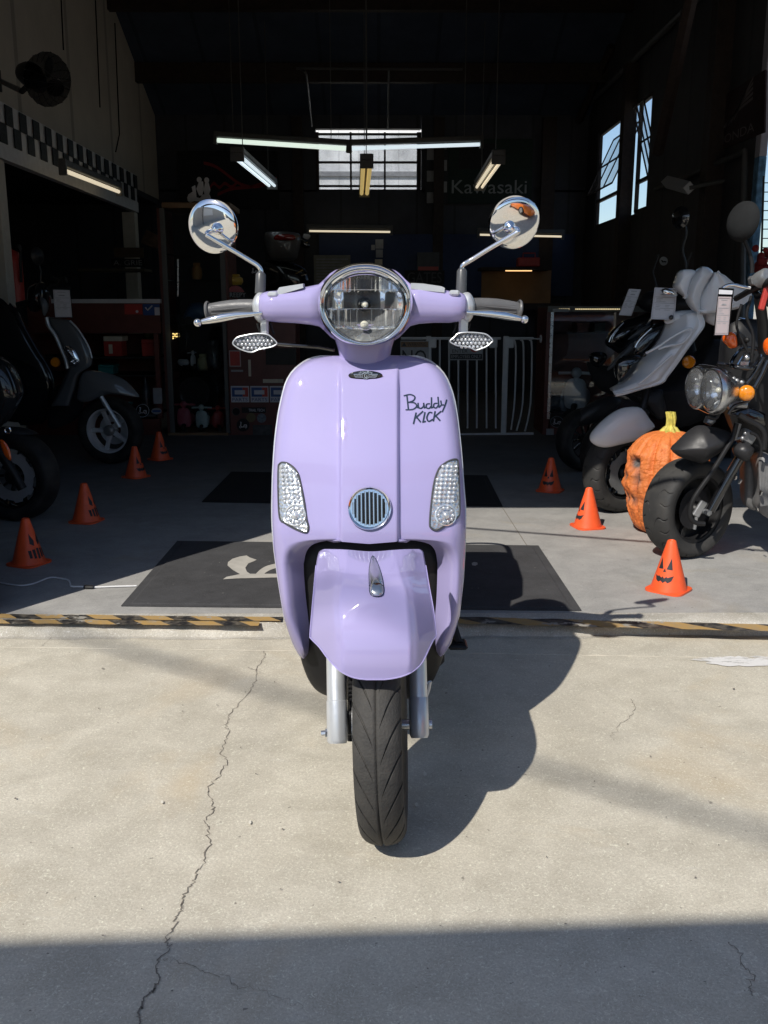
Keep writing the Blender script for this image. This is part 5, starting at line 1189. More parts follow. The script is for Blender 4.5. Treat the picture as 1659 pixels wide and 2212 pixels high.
def sticker(label, u, v, rx, ry, Y, mat, ring=None, pic=None, grp='stickers on the counters', shape='sticker'):
    o = M(); o.prism([P(a, b, Y-0.0035) for a, b in ell(u, v, rx, ry, 26)], (0, 0.003, 0)); o = tag(o.build('sticker', mat), label, 'sticker', grp)
    if ring: m = M(); m.tube([P(a, b, Y-0.004) for a, b in ell(u, v, rx*0.92, ry*0.92, 26)], 0.002, 5, closed=True); m.build('sticker_ring', ring, o)
    if pic == 'scooter':                     # little scooter outline on the disc
        m = M(); f = lambda x, y: P(u + x*rx, v + y*ry, Y-0.0042)
        m.tube([f(-0.45, -0.45), f(-0.30, -0.42), f(-0.38, 0.1), f(-0.2, 0.32), f(0.1, 0.3), f(0.2, -0.02), f(0.5, -0.02), f(0.55, 0.25)], rx*0.09*Y/2000, 5)
        m.tube([f(a/rx, b/ry) for a, b in ell(-0.42*rx, 0.32*ry, 0.14*rx, 0.14*ry, 10)], rx*0.05*Y/2000, 5, closed=True); m.tube([f(a/rx, b/ry) for a, b in ell(0.42*rx, 0.32*ry, 0.14*rx, 0.14*ry, 10)], rx*0.05*Y/2000, 5, closed=True); m.build('sticker_picture', MT['paper'], o)
    return o
sticker('round black sticker with a white scooter on the left counter base', 308, 887, 15, 15, YC, MT['black'], MT['paper'], 'scooter')
sx = sticker('small white and blue oval sticker beside the round one on the left counter base', 338, 888, 11, 7, YC, MT['grey_print']); patch(sx, 'sticker_band', 329, 886, 347, 890, YC-0.0035, MT['blue'])
cc_ = thing('counter', 'dark red sticker covered counter just left of the lilac scooter', 'counter', P(560, 940, YC))
m = M(); slab(m, 492, 655, 640, 662, YC-0.03, 0.5); m.build('counter_top', MT['beam'], cc_, smooth=False)
m = M(); slab(m, 492, 662, 640, 948, YC, 0.4); m.build('counter_panel', MT['wood_red'], cc_, smooth=False)
m = M(); slab(m, 574, 752, 640, 788, YC-0.012, 0.01); m.build('counter_slot', MT['black'], cc_, smooth=False)
for k, (u, lab) in enumerate(((499, 'leftmost of the three blue and red parts signs on the counter'), (541, 'middle of the three blue and red parts signs on the counter'), (583, 'rightmost of the three parts signs, half behind the lilac scooter'))):
    s = card('parts_sign', lab, 'sign', u, 834, u+39, 869, YC-0.006, MT['paper'], 0.005, 'parts signs on the counter')
    patch(s, 'sign_field', u+2, 837, u+25, 857, YC-0.006, MT['blue']); patch(s, 'sign_field', u+25.2, 837, u+37, 857, YC-0.006, MT['red']); patch(s, 'sign_panel', u+8, 843, u+30, 852, YC-0.0088, MT['paper']); words(s, 'PARTS', u+3, 859.5, u+36, 867, YC-0.0075, MT['blue'])
ss = card('wall_sign', 'red road style sign with rounded corner on the counter', 'sign', 495, 757, 520, 792, YC-0.006, MT['paper_pink'], 0.004); patch(ss, 'sign_field', 497, 759, 518, 790, YC-0.006, MT['red'])
tr = card('sticker', 'long black sticker reading trail tech on the counter', 'sticker', 522, 880, 574, 892, YC-0.004, MT['black'], 0.003, 'stickers on the counters'); words(tr, 'TRAIL TECH', 537, 883, 571, 889, YC-0.004, MT['paper'])
sticker('round dark sticker left of the gold one on the counter', 510, 889, 9, 9, YC, MT['matte_black'], MT['fixture'])
sticker('round gold sticker on the counter', 542, 902, 10, 10, YC, simple('dull_gold', (0.16, 0.12, 0.05)))
sticker('round pale blue crest sticker on the counter', 565, 903, 10, 10, YC, simple('dull_pale_blue', (0.14, 0.17, 0.2), var=0.5, scale=60))
sticker('round black scooter sticker on the counter under the gold one', 525, 918, 14, 14, YC, MT['black'], None, 'scooter')
card('sticker', 'jagged grey sticker low on the counter by the scooter', 'sticker', 546, 918, 588, 944, YC-0.004, simple('dim_grey_sticker', (0.05, 0.05, 0.05), var=0.6), 0.003, 'stickers on the counters')
card('ruler', 'narrow yellowed paper strip hanging on the counter front', 'paper strip', 536.5, 777, 542, 813, YC-0.008, MT['paper_warm'], 0.004)
card('sticker', 'narrow white strip sticker on the counter', 'sticker', 499, 799, 525, 803, YC-0.004, MT['grey_print'], 0.003, 'stickers on the counters')
card('torn_paper', 'torn cream paper stuck above the parts signs', 'paper', 568, 819, 612, 827, YC-0.006, MT['paper_warm'], 0.003)
cr = thing('shop_sign', 'pink dome shaped sign reading creepy on the counter shelf', 'sign', P(508, 655, YC+0.05))
m = M(); m.prism([P(508+21*cos(a), 640-23*sin(a), YC+0.05) for a in [pi*k/16 for k in range(17)]], (0, 0.01, 0)); m.build('sign_dome', simple('dim_pink', (0.32, 0.07, 0.08)), cr)
m = M(); slab(m, 486, 631, 532, 643, YC+0.045, 0.004); m.build('sign_band', MT['black'], cr, smooth=False); words(cr, 'CREEPY', 487, 632, 531, 642, YC+0.042, MT['grey_print']); m = M(); slab(m, 487, 647, 532, 655, YC+0.05, 0.02); m.build('sign_foot', MT['grey_print'], cr, smooth=False)
pot('toy_flower', 'yellow toy flowers under the left mirror arm', 'toy', 505, 616, 22, 40, YC+0.3, MT['yellow'], jar)
sp_ = sticker('round dark scooter sticker hung behind the left mirror boot', 550, 585, 11, 11, YC+0.2, MT['banner_dark'], None, 'scooter')
# dim things at the far left
fs = card('shop_sign', 'brown board sign under the mezzanine', 'sign', 246, 535, 309, 556, 9.6, simple('brown_board', (0.09, 0.06, 0.035)), 0.02)
f2_ = card('shop_sign', 'dark sign with pale letters under the brown board', 'sign', 240, 559, 312, 577, 9.6, MT['banner_dark'], 0.02); words(f2_, 'A. GRIE', 245, 562, 307, 573, 9.6, MT['grey_print'])
card('shelf_board', 'pale shelf edge under the mezzanine signs', 'shelf', 168, 580, 312, 586, 9.4, simple('dim_shelf', (0.1, 0.09, 0.06)), 0.3)
pc = M(); pc.prism([P(u, v, 9.85) for u, v in ((316, 496), (348, 512), (338, 538), (304, 524))], (0, 0.02, 0)); tag(pc.build('wall_plate', simple('rusty_plate', (0.14, 0.08, 0.05), var=0.5), smooth=False), 'tilted rusty plate nailed on the far cream post', 'plate')
fe = thing('fire_extinguisher', 'dark red fire extinguisher by the near cream post', 'extinguisher', P(36, 650, 6.9)); m = M(); m.lathe([(0, 0), (0.06, 0), (0.062, 0.3), (0.04, 0.36), (0.02, 0.38)], P(36, 655, 6.9), (0, 0, 1), 20); m.build('cylinder', MT['red'], fe); m = M(); m.box(P(36, 535, 6.9), (0.06, 0.05, 0.05), bev=0.01); m.tube([P(36, 535, 6.88), P(44, 545, 6.85), P(46, 610, 6.85)], 0.01, 6); m.build('valve', MT['black'], fe)
# ---- white safety gate with signs
gt = thing('safety_gate', 'white barred safety gate across the rear passage right of the scooter', 'gate', P(1010, 942, YC))
def bar(m, pts, r): m.tube([P(u, v, YC) for u, v in pts], r, 8)
gm = MT['gate_white']
for u0, u1 in ((866, 1082), (1096, 1152)):
    m = M(); bar(m, [(u0, 731), (u1, 731)], 0.011); m.build('gate_rail', gm, gt)
m = M(); bar(m, [(950, 940), (1152, 937)], 0.013); m.build('gate_rail', gm, gt)
for u in (930, 950, 970, 990, 1010, 1030, 1051, 1071): m = M(); bar(m, [(u, 732), (u, 925)], 0.0075); m.build('gate_bar', gm, gt)
for a in ([(1104, 734), (1114, 748), (1112, 860), (1104, 928)], [(1124, 734), (1131, 750), (1129, 870), (1116, 930)], [(1143, 734), (1149, 750), (1146, 870), (1134, 932)]):
    m = M(); m.tube([P(p.x, p.y, YC) for p in spline([(x, y, 0) for x, y in a], 4, False)], 0.0075, 8); m.build('gate_bar', gm, gt)
for u in (925, 1091): m = M(); slab(m, u-6, 726, u+6, 938, YC-0.01, 0.03, 0.006); m.build('gate_post', gm, gt)
for u in (934, 1066, 1102): m = M(); slab(m, u-9, 728, u+9, 752, YC-0.012, 0.03, 0.008); m.build('gate_bracket', gm, gt)
m = M(); m.tube([P(1152, 732, YC), P(1166, 732, YC)], 0.005, 6); m.lathe([(0, 0), (0.03, 0), (0.03, 0.012), (0, 0.012)], P(1166, 732, YC), (1, 0, 0), 12); m.build('gate_bolt', gm, gt)
ws_ = card('warning_sign', 'sign with orange warning band and large NO on the gate, partly hidden', 'sign', 865, 736, 926, 800, YC-0.03, MT['grey_print'], 0.004)
patch(ws_, 'sign_band', 866, 738, 925, 750, YC-0.03, simple('dim_orange', (0.20, 0.11, 0.05))); words(ws_, 'WARNING', 880, 740, 921, 748, YC-0.033, MT['ink']); words(ws_, 'NO', 869, 756, 921, 790, YC-0.03, MT['ink'])
m = M(); m.prism([P(u, v, YC-0.034) for u, v in ((868, 748), (873, 739), (878, 748))], (0, 0.001, 0)); m.build('warning_triangle', MT['ink'], ws_, smooth=False)
w2 = card('warning_sign', 'white do not enter employees only sign hung on the gate', 'sign', 971, 742, 1043, 778, YC-0.03, MT['grey_print'], 0.004)
words(w2, 'DO', 982, 737, 996, 744, YC-0.03, MT['ink']); words(w2, 'NOT', 982, 745, 1004, 752.5, YC-0.03, MT['ink']); words(w2, 'ENTER', 977, 754.5, 1010, 762, YC-0.03, MT['ink']); patch(w2, 'sign_band', 972.5, 764.5, 1041.5, 775.5, YC-0.03, MT['ink']); words(w2, 'EMPLOYEES ONLY', 975, 766.5, 1039, 773.5, YC-0.034, MT['grey_print'])
m = M(); m.prism([P(a, b, YC-0.033) for a, b in ell(1025, 752, 9, 9, 18)], (0, 0.001, 0)); m.build('stop_disc', MT['red'], w2, smooth=False)
# ---- right glass counter
rc_ = thing('glass_counter', 'low glass counter with a lit strip behind the parked scooters on the right', 'counter', P(1290, 945, YC))
m = M(); slab(m, 1184, 661, 1440, 674, YC-0.02, 0.5); m.build('counter_top', MT['fixture'], rc_, smooth=False)
m = M(); slab(m, 1177, 665, 1189, 950, YC, 0.45); m.build('counter_side', MT['wood_red'], rc_, smooth=False)
m = M(); slab(m, 1189, 905, 1440, 950, YC, 0.4); m.build('counter_base', MT['wood_red'], rc_, smooth=False)
m = M(); slab(m, 1189, 674, 1440, 905, YC+0.44, 0.02); m.build('counter_back', MT['wood_red'], rc_, smooth=False)
m = M(); slab(m, 1189, 718, 1440, 721, YC+0.06, 0.36); m.build('shelf', MT['show_glass'], rc_, smooth=False)
m = M(); slab(m, 1186, 674, 1192, 905, YC-0.006, 0.012); m.build('glass_frame', MT['steel'], rc_, smooth=False)
m = M(); slab(m, 1192, 675, 1440, 905, YC+0.004, 0.004); m.build('counter_glass', MT['show_glass'], rc_, smooth=False)
for k in range(34):
    if 5 < k < 9: continue
    m = M(); slab(m, 1208+3.9*k, 666.5, 1210.4+3.9*k, 669.0, YC-0.024, 0.003); m.build('strip_diode', MT['led'], rc_, smooth=False)
toy_scooter('toy_scooter', 'larger pale model scooter in the right glass counter', 1246, 902, 112, YC+0.2, MT['gate_white'], 'model scooters in the glass cases', -0.35)
toy_scooter('toy_scooter', 'grey model scooter at the left end of the right glass counter', 1205, 902, 84, YC+0.25, simple('dim_grey_enamel', (0.16, 0.17, 0.19)), 'model scooters in the glass cases', 0.5)
carton('pinkish patterned box on the right glass counter shelf', 1246, 697, 1272, 718, YC+0.15, simple('dim_red_box', (0.13, 0.04, 0.03), var=0.6)); carton('dark patterned box beside the pinkish one in the right glass counter', 1285, 697, 1307, 718, YC+0.15, simple('dim_box', (0.05, 0.045, 0.04), var=0.6))
sticker('round black scooter sticker on the base of the right counter', 1203, 911, 15, 13, YC-0.001, MT['black'], MT['grey_print'], 'scooter')
card('sticker', 'small pale figure sticker low on the right counter', 'sticker', 1180, 926, 1196, 950, YC-0.008, MT['grey_print'], 0.003, 'stickers on the counters')
card('price_strip', 'small label strip at the left end of the right counter top', 'label', 1194, 667, 1229, 674, YC-0.026, MT['grey_print'], 0.003)
rd = thing('round_sign', 'small round white sign hung in the dark above the parked scooters', 'sign', P(1434, 564, 8.0)); m = M(); m.prism([P(a, b, 8.0) for a, b in ell(1434, 564, 8.5, 9.5, 22)], (0, 0.012, 0)); m.build('sign_disc', MT['gate_white'], rd); m = M(); f_ = lambda x, y: P(1434+x, 564+y, 7.992); m.tube([f_(-5, -2), f_(-2, 2), f_(1, 1), f_(5, 2)], 0.006, 5); m.build('sign_mark', MT['ink'], rd)
# ---- outside the side door
rk = thing('wire_rack', 'tall wire rack outside the side door at the right edge', 'rack', P(1655, 620, 5.6))
for u in (1646, 1666, 1690):
    m = M(); m.tube([P(u+4, 380, 5.6), P(u-4, 640, 5.6)], 0.006, 6); m.build('rack_post', MT['black'], rk)
for k in range(12):
    v = 395 + 20*k; m = M(); m.tube([P(1643+ (640-v)*0.025, v, 5.6), P(1700, v, 5.6)], 0.003, 5); m.build('rack_wire', MT['black'], rk)
fb = thing('flower_bunch', 'bunch of dark red flowers on the wire rack at the right edge', 'flowers', P(1650, 570, 5.5)); m = M()
for k in range(60): m.ball(P(1648+random.gauss(0, 9), 572+random.gauss(0, 14), 5.5+random.gauss(0, 0.04)), random.uniform(0.012, 0.026), 7, 5)
m.build('petal', MT['red_cloth'], fb)
sk_ = thing('skull_ornament', 'pale skull ornament on the rack, cut by the right edge', 'ornament', P(1660, 640, 5.5)); pil([(1646, 605), (1660, 596), (1690, 600), (1700, 625), (1685, 660), (1655, 662), (1650, 640), (1643, 622)], 5.5, 0.06, 0.08, simple('bone', (0.35, 0.33, 0.28)), 'skull', sk_)
m = M(); m.ball(P(1654, 622, 5.45), 0.017); m.ball(P(1670, 624, 5.44), 0.017); m.build('eye_socket', MT['black'], sk_)
# ================================================================== the other two-wheelers
def A_(*q): return [(1061.8+.36*a, 530.9+.36*b) for a, b in q]
def B_(*q): return [(1426.7+.14*a, 610.5+.14*b) for a, b in q]
def C_(*q): return [(1260.8+.24*a, 862.7+.24*b) for a, b in q]
def D_(*q): return [(.184*a, 564+.184*b) for a, b in q]
def E_(*q): return [(.36*a, 530.9+.36*b) for a, b in q]
def T_(*q): return [(1393.6+.16*a, 398.2+.16*b) for a, b in q]
def S_px(*q): return [(1154.7+.184*a, 597+.184*b) for a, b in q]
def tub(name, parent, px, Y, r, mat, n=10, smooth=True, Ys=None, closed=False):
    pts = [P(u, v, Y if Ys is None else Ys[i]) for i, (u, v) in enumerate(px)]
    if smooth and len(pts) > 2: pts = spline(pts, 4, closed)
    m = M(); m.tube(pts, r, n, closed=closed); return m.build(name, mat, parent)
def strip(name, parent, ea, eb, Ya, Yb, bulge, mat, n=20, th=0.012, thick_edge=0.03, crease=None):
    # panel lofted between two edges given in picture points; bulges towards the viewer
    a = spline([(u, v, 0) for u, v in ea], 8, False); b = spline([(u, v, 0) for u, v in eb], 8, False)
    def res(c, k):
        L = [0]
        for i in range(1, len(c)): L.append(L[-1] + (c[i]-c[i-1]).length)
        out = []
        for j in range(k+1):
            t = L[-1]*j/k; i = 0
            while i < len(L)-2 and L[i+1] < t: i += 1
            f = 0 if L[i+1] == L[i] else (t-L[i])/(L[i+1]-L[i]); out.append(lerp(c[i], c[i+1], clamp(f)))
        return out
    K = 34; a, b = res(a, K), res(b, K); rows = []
    ya = Ya if callable(Ya) else (lambda t: Ya); yb = Yb if callable(Yb) else (lambda t: Yb)
    for j in range(K+1):
        t = j/K; row = []
        for i in range(n+1):
            s = i/n; p = lerp(a[j], b[j], s); Y = lerp(ya(t), yb(t), s) - bulge*(1-(2*s-1)**4)*(sin(pi*clamp(t*1.05, 0.02, 0.98))**0.35)
            if crease: Y += crease(s, t)
            row.append(P(p.x, p.y, Y))
        rows.append([row[0]+V((0, thick_edge, 0))] + row + [row[-1]+V((0, thick_edge, 0))])
    m = M(); m.grid(rows); return m.build(name, mat, parent, angle=50, solid=th)
def wheel(root, c, hd, R, w_, rim, kind, rub='rubber', tread=None, name='front_wheel'):
    hd = V((hd[0], hd[1], 0)).normalized(); ax = V((-hd.y, hd.x, 0)); ax = ax if ax.y < 0 else -ax
    wh = tyre(M(), c, ax, R, w_, rim, 660 if tread else 120, 72 if tread else 20, tread, (lambda a: 2*pi/11*(0.9*a+0.25*sin(a*5))) if tread else None).build(name, MT[rub], root, angle=80)
    _, e1, e2 = frame(ax); C0 = V(c)
    m = M(); hw = w_*0.36
    m.lathe([(rim*0.88, -hw*0.6), (rim*0.93, -hw), (rim*1.03, -hw*1.06), (rim*1.03, -hw*0.9), (rim*0.96, -hw*0.5), (rim*0.96, hw*0.5), (rim*1.03, hw*0.9), (rim*1.03, hw*1.06), (rim*0.93, hw), (rim*0.88, hw*0.6), (rim*0.90, 0), (rim*0.88, -hw*0.6)], C0, ax, 56)
    mt = {'alloy': MT['steel'], 'black': MT['black'], 'dark': MT['gloss_black']}[kind]
    if kind == 'alloy': mt = MT['bright_alloy']
    rm = m.build('rim', mt, wh)
    n = 5 if kind == 'alloy' else (10 if kind == 'dark' else 5)
    for k in range(n):
        a = 2*pi*k/n + 0.35; q = e1*cos(a)+e2*sin(a); q2 = ax.cross(q)
        m = M(); wd = 0.017 if n == 5 else 0.006
        m.grid([[C0 + q*r + q2*x + ax*y for x, y in ((-f, 0), (-f*0.7, 0.012), (f*0.7, 0.012), (f, 0), (f*0.7, -0.012), (-f*0.7, -0.012))] for r, f in ((rim*0.22, wd*1.2), (rim*0.6, wd*0.85), (rim*0.92, wd))], closed_u=True); m.build('spoke', mt, wh)
    m = M(); m.lathe([(1e-4, hw*1.1), (rim*0.16, hw*1.1), (rim*0.24, hw*0.8), (rim*0.26, -hw*0.8), (1e-4, -hw)], C0, ax, 24); m.build('hub', MT['black'] if kind != 'alloy' else MT['alloy'], wh)
    return wh, ax, e1, e2
def disc(parent, c, ax, r0, r1, mat, petals=0, name='brake_disc'):
    _, e1, e2 = frame(ax); m = M(); c = V(c); n = 96; rows = []
    for rr in (r0, r1):
        rows.append([c + (e1*cos(a)+e2*sin(a))*(rr*(1 + (0.045*(1 if sin(a*petals) > 0 else -1) if petals and rr == r1 else 0))) for a in [2*pi*k/n for k in range(n)]])
    m.grid(rows + [[p + V(ax)*0.003 for p in rows[1]], [p + V(ax)*0.003 for p in rows[0]]], closed_u=True, closed_v=True); return m.build(name, mat, parent, smooth=False)
def quad_tag(label, px, Y, card_mat, holder=None, lines=9, hold_px=None, top=None):
    t = thing('price_tag', label, 'price tag', P(*px[0], Y), 'price tags hung on the parked two-wheelers')
    if hold_px: m = M(); m.prism([P(u, v, Y) for u, v in hold_px], (0, 0.006, 0)); m.build('tag_holder', MT['gloss_black'], t, smooth=False)
    m = M(); m.prism([P(u, v, Y-0.0015) for u, v in px], (0, -0.002, 0)); m.build('tag_card', card_mat, t, smooth=False)
    tl, tr, br, bl = [V((u, v, 0)) for u, v in px]
    def at(s, tt): p = lerp(lerp(tl, tr, s), lerp(bl, br, s), tt); return P(p.x, p.y, Y-0.0045)
    def strip_(s0, s1, t0, t1):
        m = M(); m.face(*[m.add(at(a, b)) for a, b in ((s0, t0), (s0, t1), (s1, t1), (s1, t0))]); m.build('printed_line', MT['grey_print'], t, smooth=False)
    strip_(0.26, 0.74, 0.075, 0.095); strip_(0.36, 0.64, 0.185, 0.215); strip_(0.30, 0.70, 0.205, 0.225)
    for k, (a, b, tt) in enumerate(((0.08, 0.92, 0.29), (0.14, 0.42, 0.34), (0.14, 0.36, 0.385), (0.14, 0.55, 0.43), (0.08, 0.92, 0.475), (0.14, 0.34, 0.54), (0.55, 0.75, 0.54), (0.14, 0.32, 0.59), (0.55, 0.72, 0.59), (0.08, 0.92, 0.64), (0.14, 0.36, 0.69), (0.52, 0.78, 0.69))): strip_(a, b, tt, tt+0.014)
    fr = M(); e = [at(0.05, 0.035), at(0.95, 0.035), at(0.95, 0.965), at(0.05, 0.965)]; fr.tube(e, 0.0008, 4, closed=True); fr.build('printed_frame', MT['grey_print'], t, smooth=False)
    if top: m = M(); m.prism([P(u, v, Y-0.0015) for u, v in top], (0, -0.002, 0)); m.build('tag_header', MT['paper'], t, smooth=False)
    return t
def sport_groove(th, s, c):
    t = th/(2*pi)*11; a = abs(s); d = 0.0
    k = (t + (0.5 if s > 0 else 0) + 0.9*a + 0.25*sin(a*5)) % 1.0; k = min(k, 1-k)
    if 0.1 < a < 0.95 and k < 0.021: d = 0.006
    k2 = (t + (0.5 if s > 0 else 0) + 0.5 + 0.9*a + 0.25*sin(a*5)) % 1.0; k2 = min(k2, 1-k2)
    if 0.5 < a < 0.97 and k2 < 0.019: d = 0.004
    return d
# ------------------------------------------------------------------ black twin-headlight motorcycle at the right edge
HB = (-0.966, -0.259)
bk = thing('motorcycle', 'black small motorcycle with twin round headlights and front rack at the right edge', 'motorcycle', G(1560, 1190, FZ))
wc = P(1486, 1102, 3.73); wc.z = FZ + 0.206
bw, bax, be1, be2 = wheel(bk, wc, (-0.87, -0.49), 0.206, 0.142, 0.140, 'black', 'rubber', sport_groove)
m = M(); m.lathe([(1e-4, 0.0), (0.12, 0.0), (0.128, 0.012), (0.128, -0.02), (1e-4, -0.02)], wc, bax, 40); m.build('wheel_plate', MT['black'], bw)
disc(bw, wc + bax*0.028, bax, 0.02, 0.085, MT['matte_black'], 0, 'brake_drum')
H_ = V((HB[0], HB[1], 0)); LAT = V((0.259, -0.966, 0))
pil(C_((785, 450), (830, 400), (920, 310), (1010, 245), (1080, 235), (1200, 255), (1340, 310), (1310, 400), (1270, 440), (1150, 520), (1080, 565), (1040, 572), (940, 545), (850, 510)), 3.60, 0.085, 0.10, MT['fender_black'], 'front_fender', bk, sm=2, rings=8, power=1.25)
pil(C_((1380, 405), (1440, 385), (1525, 430), (1520, 480), (1465, 560), (1370, 515), (1345, 450)), 3.56, 0.04, 0.05, MT['fender_black'], 'fork_guard', bk)
tub('fork_leg', bk, C_((1440, 470), (1370, 590), (1250, 800), (1140, 1000)), 3.58, [0.020]*2+[0.019]*11, MT['gloss_black'], 14)
tub('brake_rod', bk, C_((1375, 215), (1340, 350), (1280, 450), (1150, 660), (1010, 860), (965, 960), (960, 1060), (1010, 1110), (1090, 1120)), 3.54, 0.0095, MT['black'])
m = M(); k_ = C_((1390, 215), (1350, 345)); m.tube([P(*k_[0], 3.57), P(*k_[1], 3.57)], 0.014, 12); m.box(P(*C_((1470, 335))[0], 3.58), (0.055, 0.05, 0.05), Matrix.Rotation(0.5, 3, 'Y'), bev=0.008); m.tube([P(*a, 3.57) for a in C_((1280, 345), (1300, 365), (1400, 350), (1430, 340))], 0.007, 8)
for a in C_((1455, 305), (1430, 350)): m.ball(P(*a, 3.54), 0.008, 8, 6)
m.build('fork_clamp', MT['alloy'], bk)
m = M(); m.tube([wc + bax*0.03, wc + bax*0.11], 0.012, 12); m.lathe([(0, 0.0), (0.016, 0.0), (0.016, 0.012), (0, 0.014)], wc + bax*0.10, bax, 6); m.box(wc + bax*0.085 + V((-0.02, 0, 0.01)), (0.03, 0.02, 0.07), Matrix.Rotation(0.5, 3, 'Y'), bev=0.004); m.tube([wc + bax*0.085 + V((-0.03, 0, -0.02)), wc + bax*0.085 + V((-0.035, 0, -0.075))], 0.007, 8); m.build('axle_nut', MT['alloy'], bk)
hdir = V((-0.985, -0.17, -0.02)).normalized()
for u, v, Y, r in ((1508, 838, 3.60, 0.079), (1541.5, 844, 3.47, 0.079)):
    c = P(u, v, Y); m = M(); m.lathe([(1e-4, -0.09), (r*0.5, -0.08), (r*0.85, -0.04), (r*1.02, -0.012), (r*1.06, 0.0), (r*1.04, 0.010), (r*0.97, 0.012)], c, hdir, 40); hl = m.build('headlight', MT['steel'], bk)
    m = M(); m.lathe([(r*0.97, 0.006), (r*0.8, -0.012), (r*0.5, -0.036), (r*0.2, -0.045), (1e-4, -0.046)], c, hdir, 40); m.build('reflector', MT['head_reflector'], hl, angle=20)
    m = M(); m.lathe([(r*0.98, 0.010), (r*0.9, 0.018), (r*0.6, 0.028), (r*0.3, 0.032), (1e-4, 0.033)], c, hdir, 40); m.build('headlight_glass', MT['milky_glass'], hl)
    m = M(); m.ball(c - hdir*0.02, 0.012); m.build('bulb', MT['bulb'], hl)
tub('headlight_guard', bk, A_((1235, 740), (1262, 724), (1380, 750), (1402, 800), (1410, 900), (1395, 975), (1335, 1004), (1250, 970), (1225, 955)), 3.5, 0.009, MT['gloss_black'], Ys=[3.62, 3.6, 3.46, 3.44, 3.44, 3.44, 3.47, 3.58, 3.6])
pil(A_((1300, 745), (1380, 760), (1400, 880), (1385, 965), (1300, 980), (1260, 900), (1270, 800)), 3.60, 0.01, 0.12, MT['gloss_black'], 'headlight_shell', bk)
# chrome bits behind the lamps
m = M()
for a, b in (((1400, 760), (1400, 800)), ((1425, 800), (1450, 800)), ((1470, 810), (1500, 820)), ((1420, 860), (1450, 870)), ((1400, 880), (1400, 930))):
    m.ball(P(*A_(a)[0], 3.5), 0.011, 8, 6); m.ball(P(*A_(b)[0], 3.5), 0.011, 8, 6)
m.tube([P(*a, 3.52) for a in A_((1420, 970), (1460, 950), (1530, 955))], 0.014, 8); m.box(P(*A_((1430, 835))[0], 3.55), (0.07, 0.05, 0.05), bev=0.01); m.build('lamp_bracket', MT['alloy'], bk)
rk_px = B_((1090, 1250), (1150, 1130), (1240, 1030), (1380, 1010), (1520, 1030), (1560, 1080), (1500, 1200), (1420, 1310), (1300, 1320), (1130, 1290))
fr_ = tub('front_rack', bk, rk_px, 3.6, 0.0085, MT['gloss_black'], Ys=[3.55, 3.6, 3.68, 3.7, 3.68, 3.64, 3.55, 3.48, 3.48, 3.5], closed=True)
for a in (B_((1300, 1085), (1180, 1275)), B_((1440, 1110), (1320, 1305)), B_((1370, 1090), (1250, 1290))): tub('rack_bar', fr_, a, 3.57, 0.0045, MT['chrome'] if a[0][0] < 1612 else MT['gloss_black'], Ys=[3.65, 3.5])
tub('rack_strut', bk, B_((1590, 1150), (1460, 1380), (1330, 1560)), 3.5, 0.008, MT['gloss_black']); tub('rack_strut', bk, B_((1659, 1200), (1560, 1420), (1450, 1620)), 3.5, 0.012, MT['gloss_black']); tub('rack_strut', bk, B_((870, 1245), (1000, 1265), (1180, 1290)), 3.56, 0.007, MT['gloss_black'])
m = M(); m.ball(P(*B_((1330, 1158))[0], 3.5), 0.013, 10, 8); m.box(P(*B_((1295, 1248))[0], 3.5), (0.03, 0.004, 0.014)); m.build('rack_bolt', MT['steel'], fr_)
pil(B_((958, 890), (985, 795), (1080, 765), (1140, 780), (1172, 900), (1165, 1000), (1080, 1015), (1015, 960)), 3.52, 0.03, 0.03, MT['orange_lens'], 'turn_signal', bk, rings=4, power=3)
m = M(); m.tube([P(*a, 3.55) for a in B_((1160, 880), (1230, 860), (1300, 870))], [0.028, 0.024, 0.012], 12); m.ball(P(*B_((1338, 885))[0], 3.53), 0.011, 8, 6); m.build('signal_stalk', MT['black'], bk)
m = M(); m.tube([P(*a, 3.54) for a in B_((1280, 830), (1240, 990))], 0.004, 6); m.tube([P(*a, 3.54) for a in B_((1300, 840), (1330, 1000))], 0.004, 6); m.build('signal_wire', MT['black'], bk)
cr_ = P(1612.6, 849, 3.45); m = M(); m.lathe([(1e-4, 0.018), (0.018, 0.016), (0.028, 0.008), (0.030, 0.0), (0.026, -0.02), (1e-4, -0.03)], cr_, (-0.35, -0.93, 0), 28); m.build('side_reflector', MT['amber'], bk)
pil([(1652, 735), (1668, 728), (1680, 750), (1662, 768), (1650, 757)], 3.4, 0.03, 0.03, MT['orange_lens'], 'turn_signal', bk)
m = M(); me_ = P(1604, 478, 3.50); m.lathe([(1e-4, 0.032), (0.03, 0.030), (0.055, 0.02), (0.07, 0.004), (0.072, -0.006), (1e-4, -0.008)], me_, V((-0.86, -0.44, 0.1)), 36); mr = m.build('mirror', MT['dull_black'], bk)
tub('mirror_stem', mr, T_((1320, 690), (1345, 760), (1400, 900), (1440, 1050), (1440, 1200)), 3.52, 0.0075, MT['black'])
m = M(); m.tube([P(1628, 622, 3.55), P(1650, 612, 3.45), P(1690, 606, 3.3)], 0.018, 12); m.tube([P(1590, 645, 3.75), P(1625, 625, 3.6), P(1640, 640, 3.5)], 0.012, 8); m.tube([P(1640, 640, 3.5), P(1648, 700, 3.55), P(1650, 760, 3.6)], 0.02, 10); m.build('handlebar', MT['black'], bk)
m = M(); m.box(P(1634, 604, 3.48), (0.05, 0.05, 0.034), Matrix.Rotation(-0.3, 3, 'Y'), bev=0.008); m.lathe([(0, 0.03), (0.024, 0.03), (0.03, 0.02), (0.03, -0.02), (0, -0.02)], P(1648, 601, 3.44), (0.3, -0.9, 0.35), 18); m.build('brake_reservoir', MT['alloy'], bk)
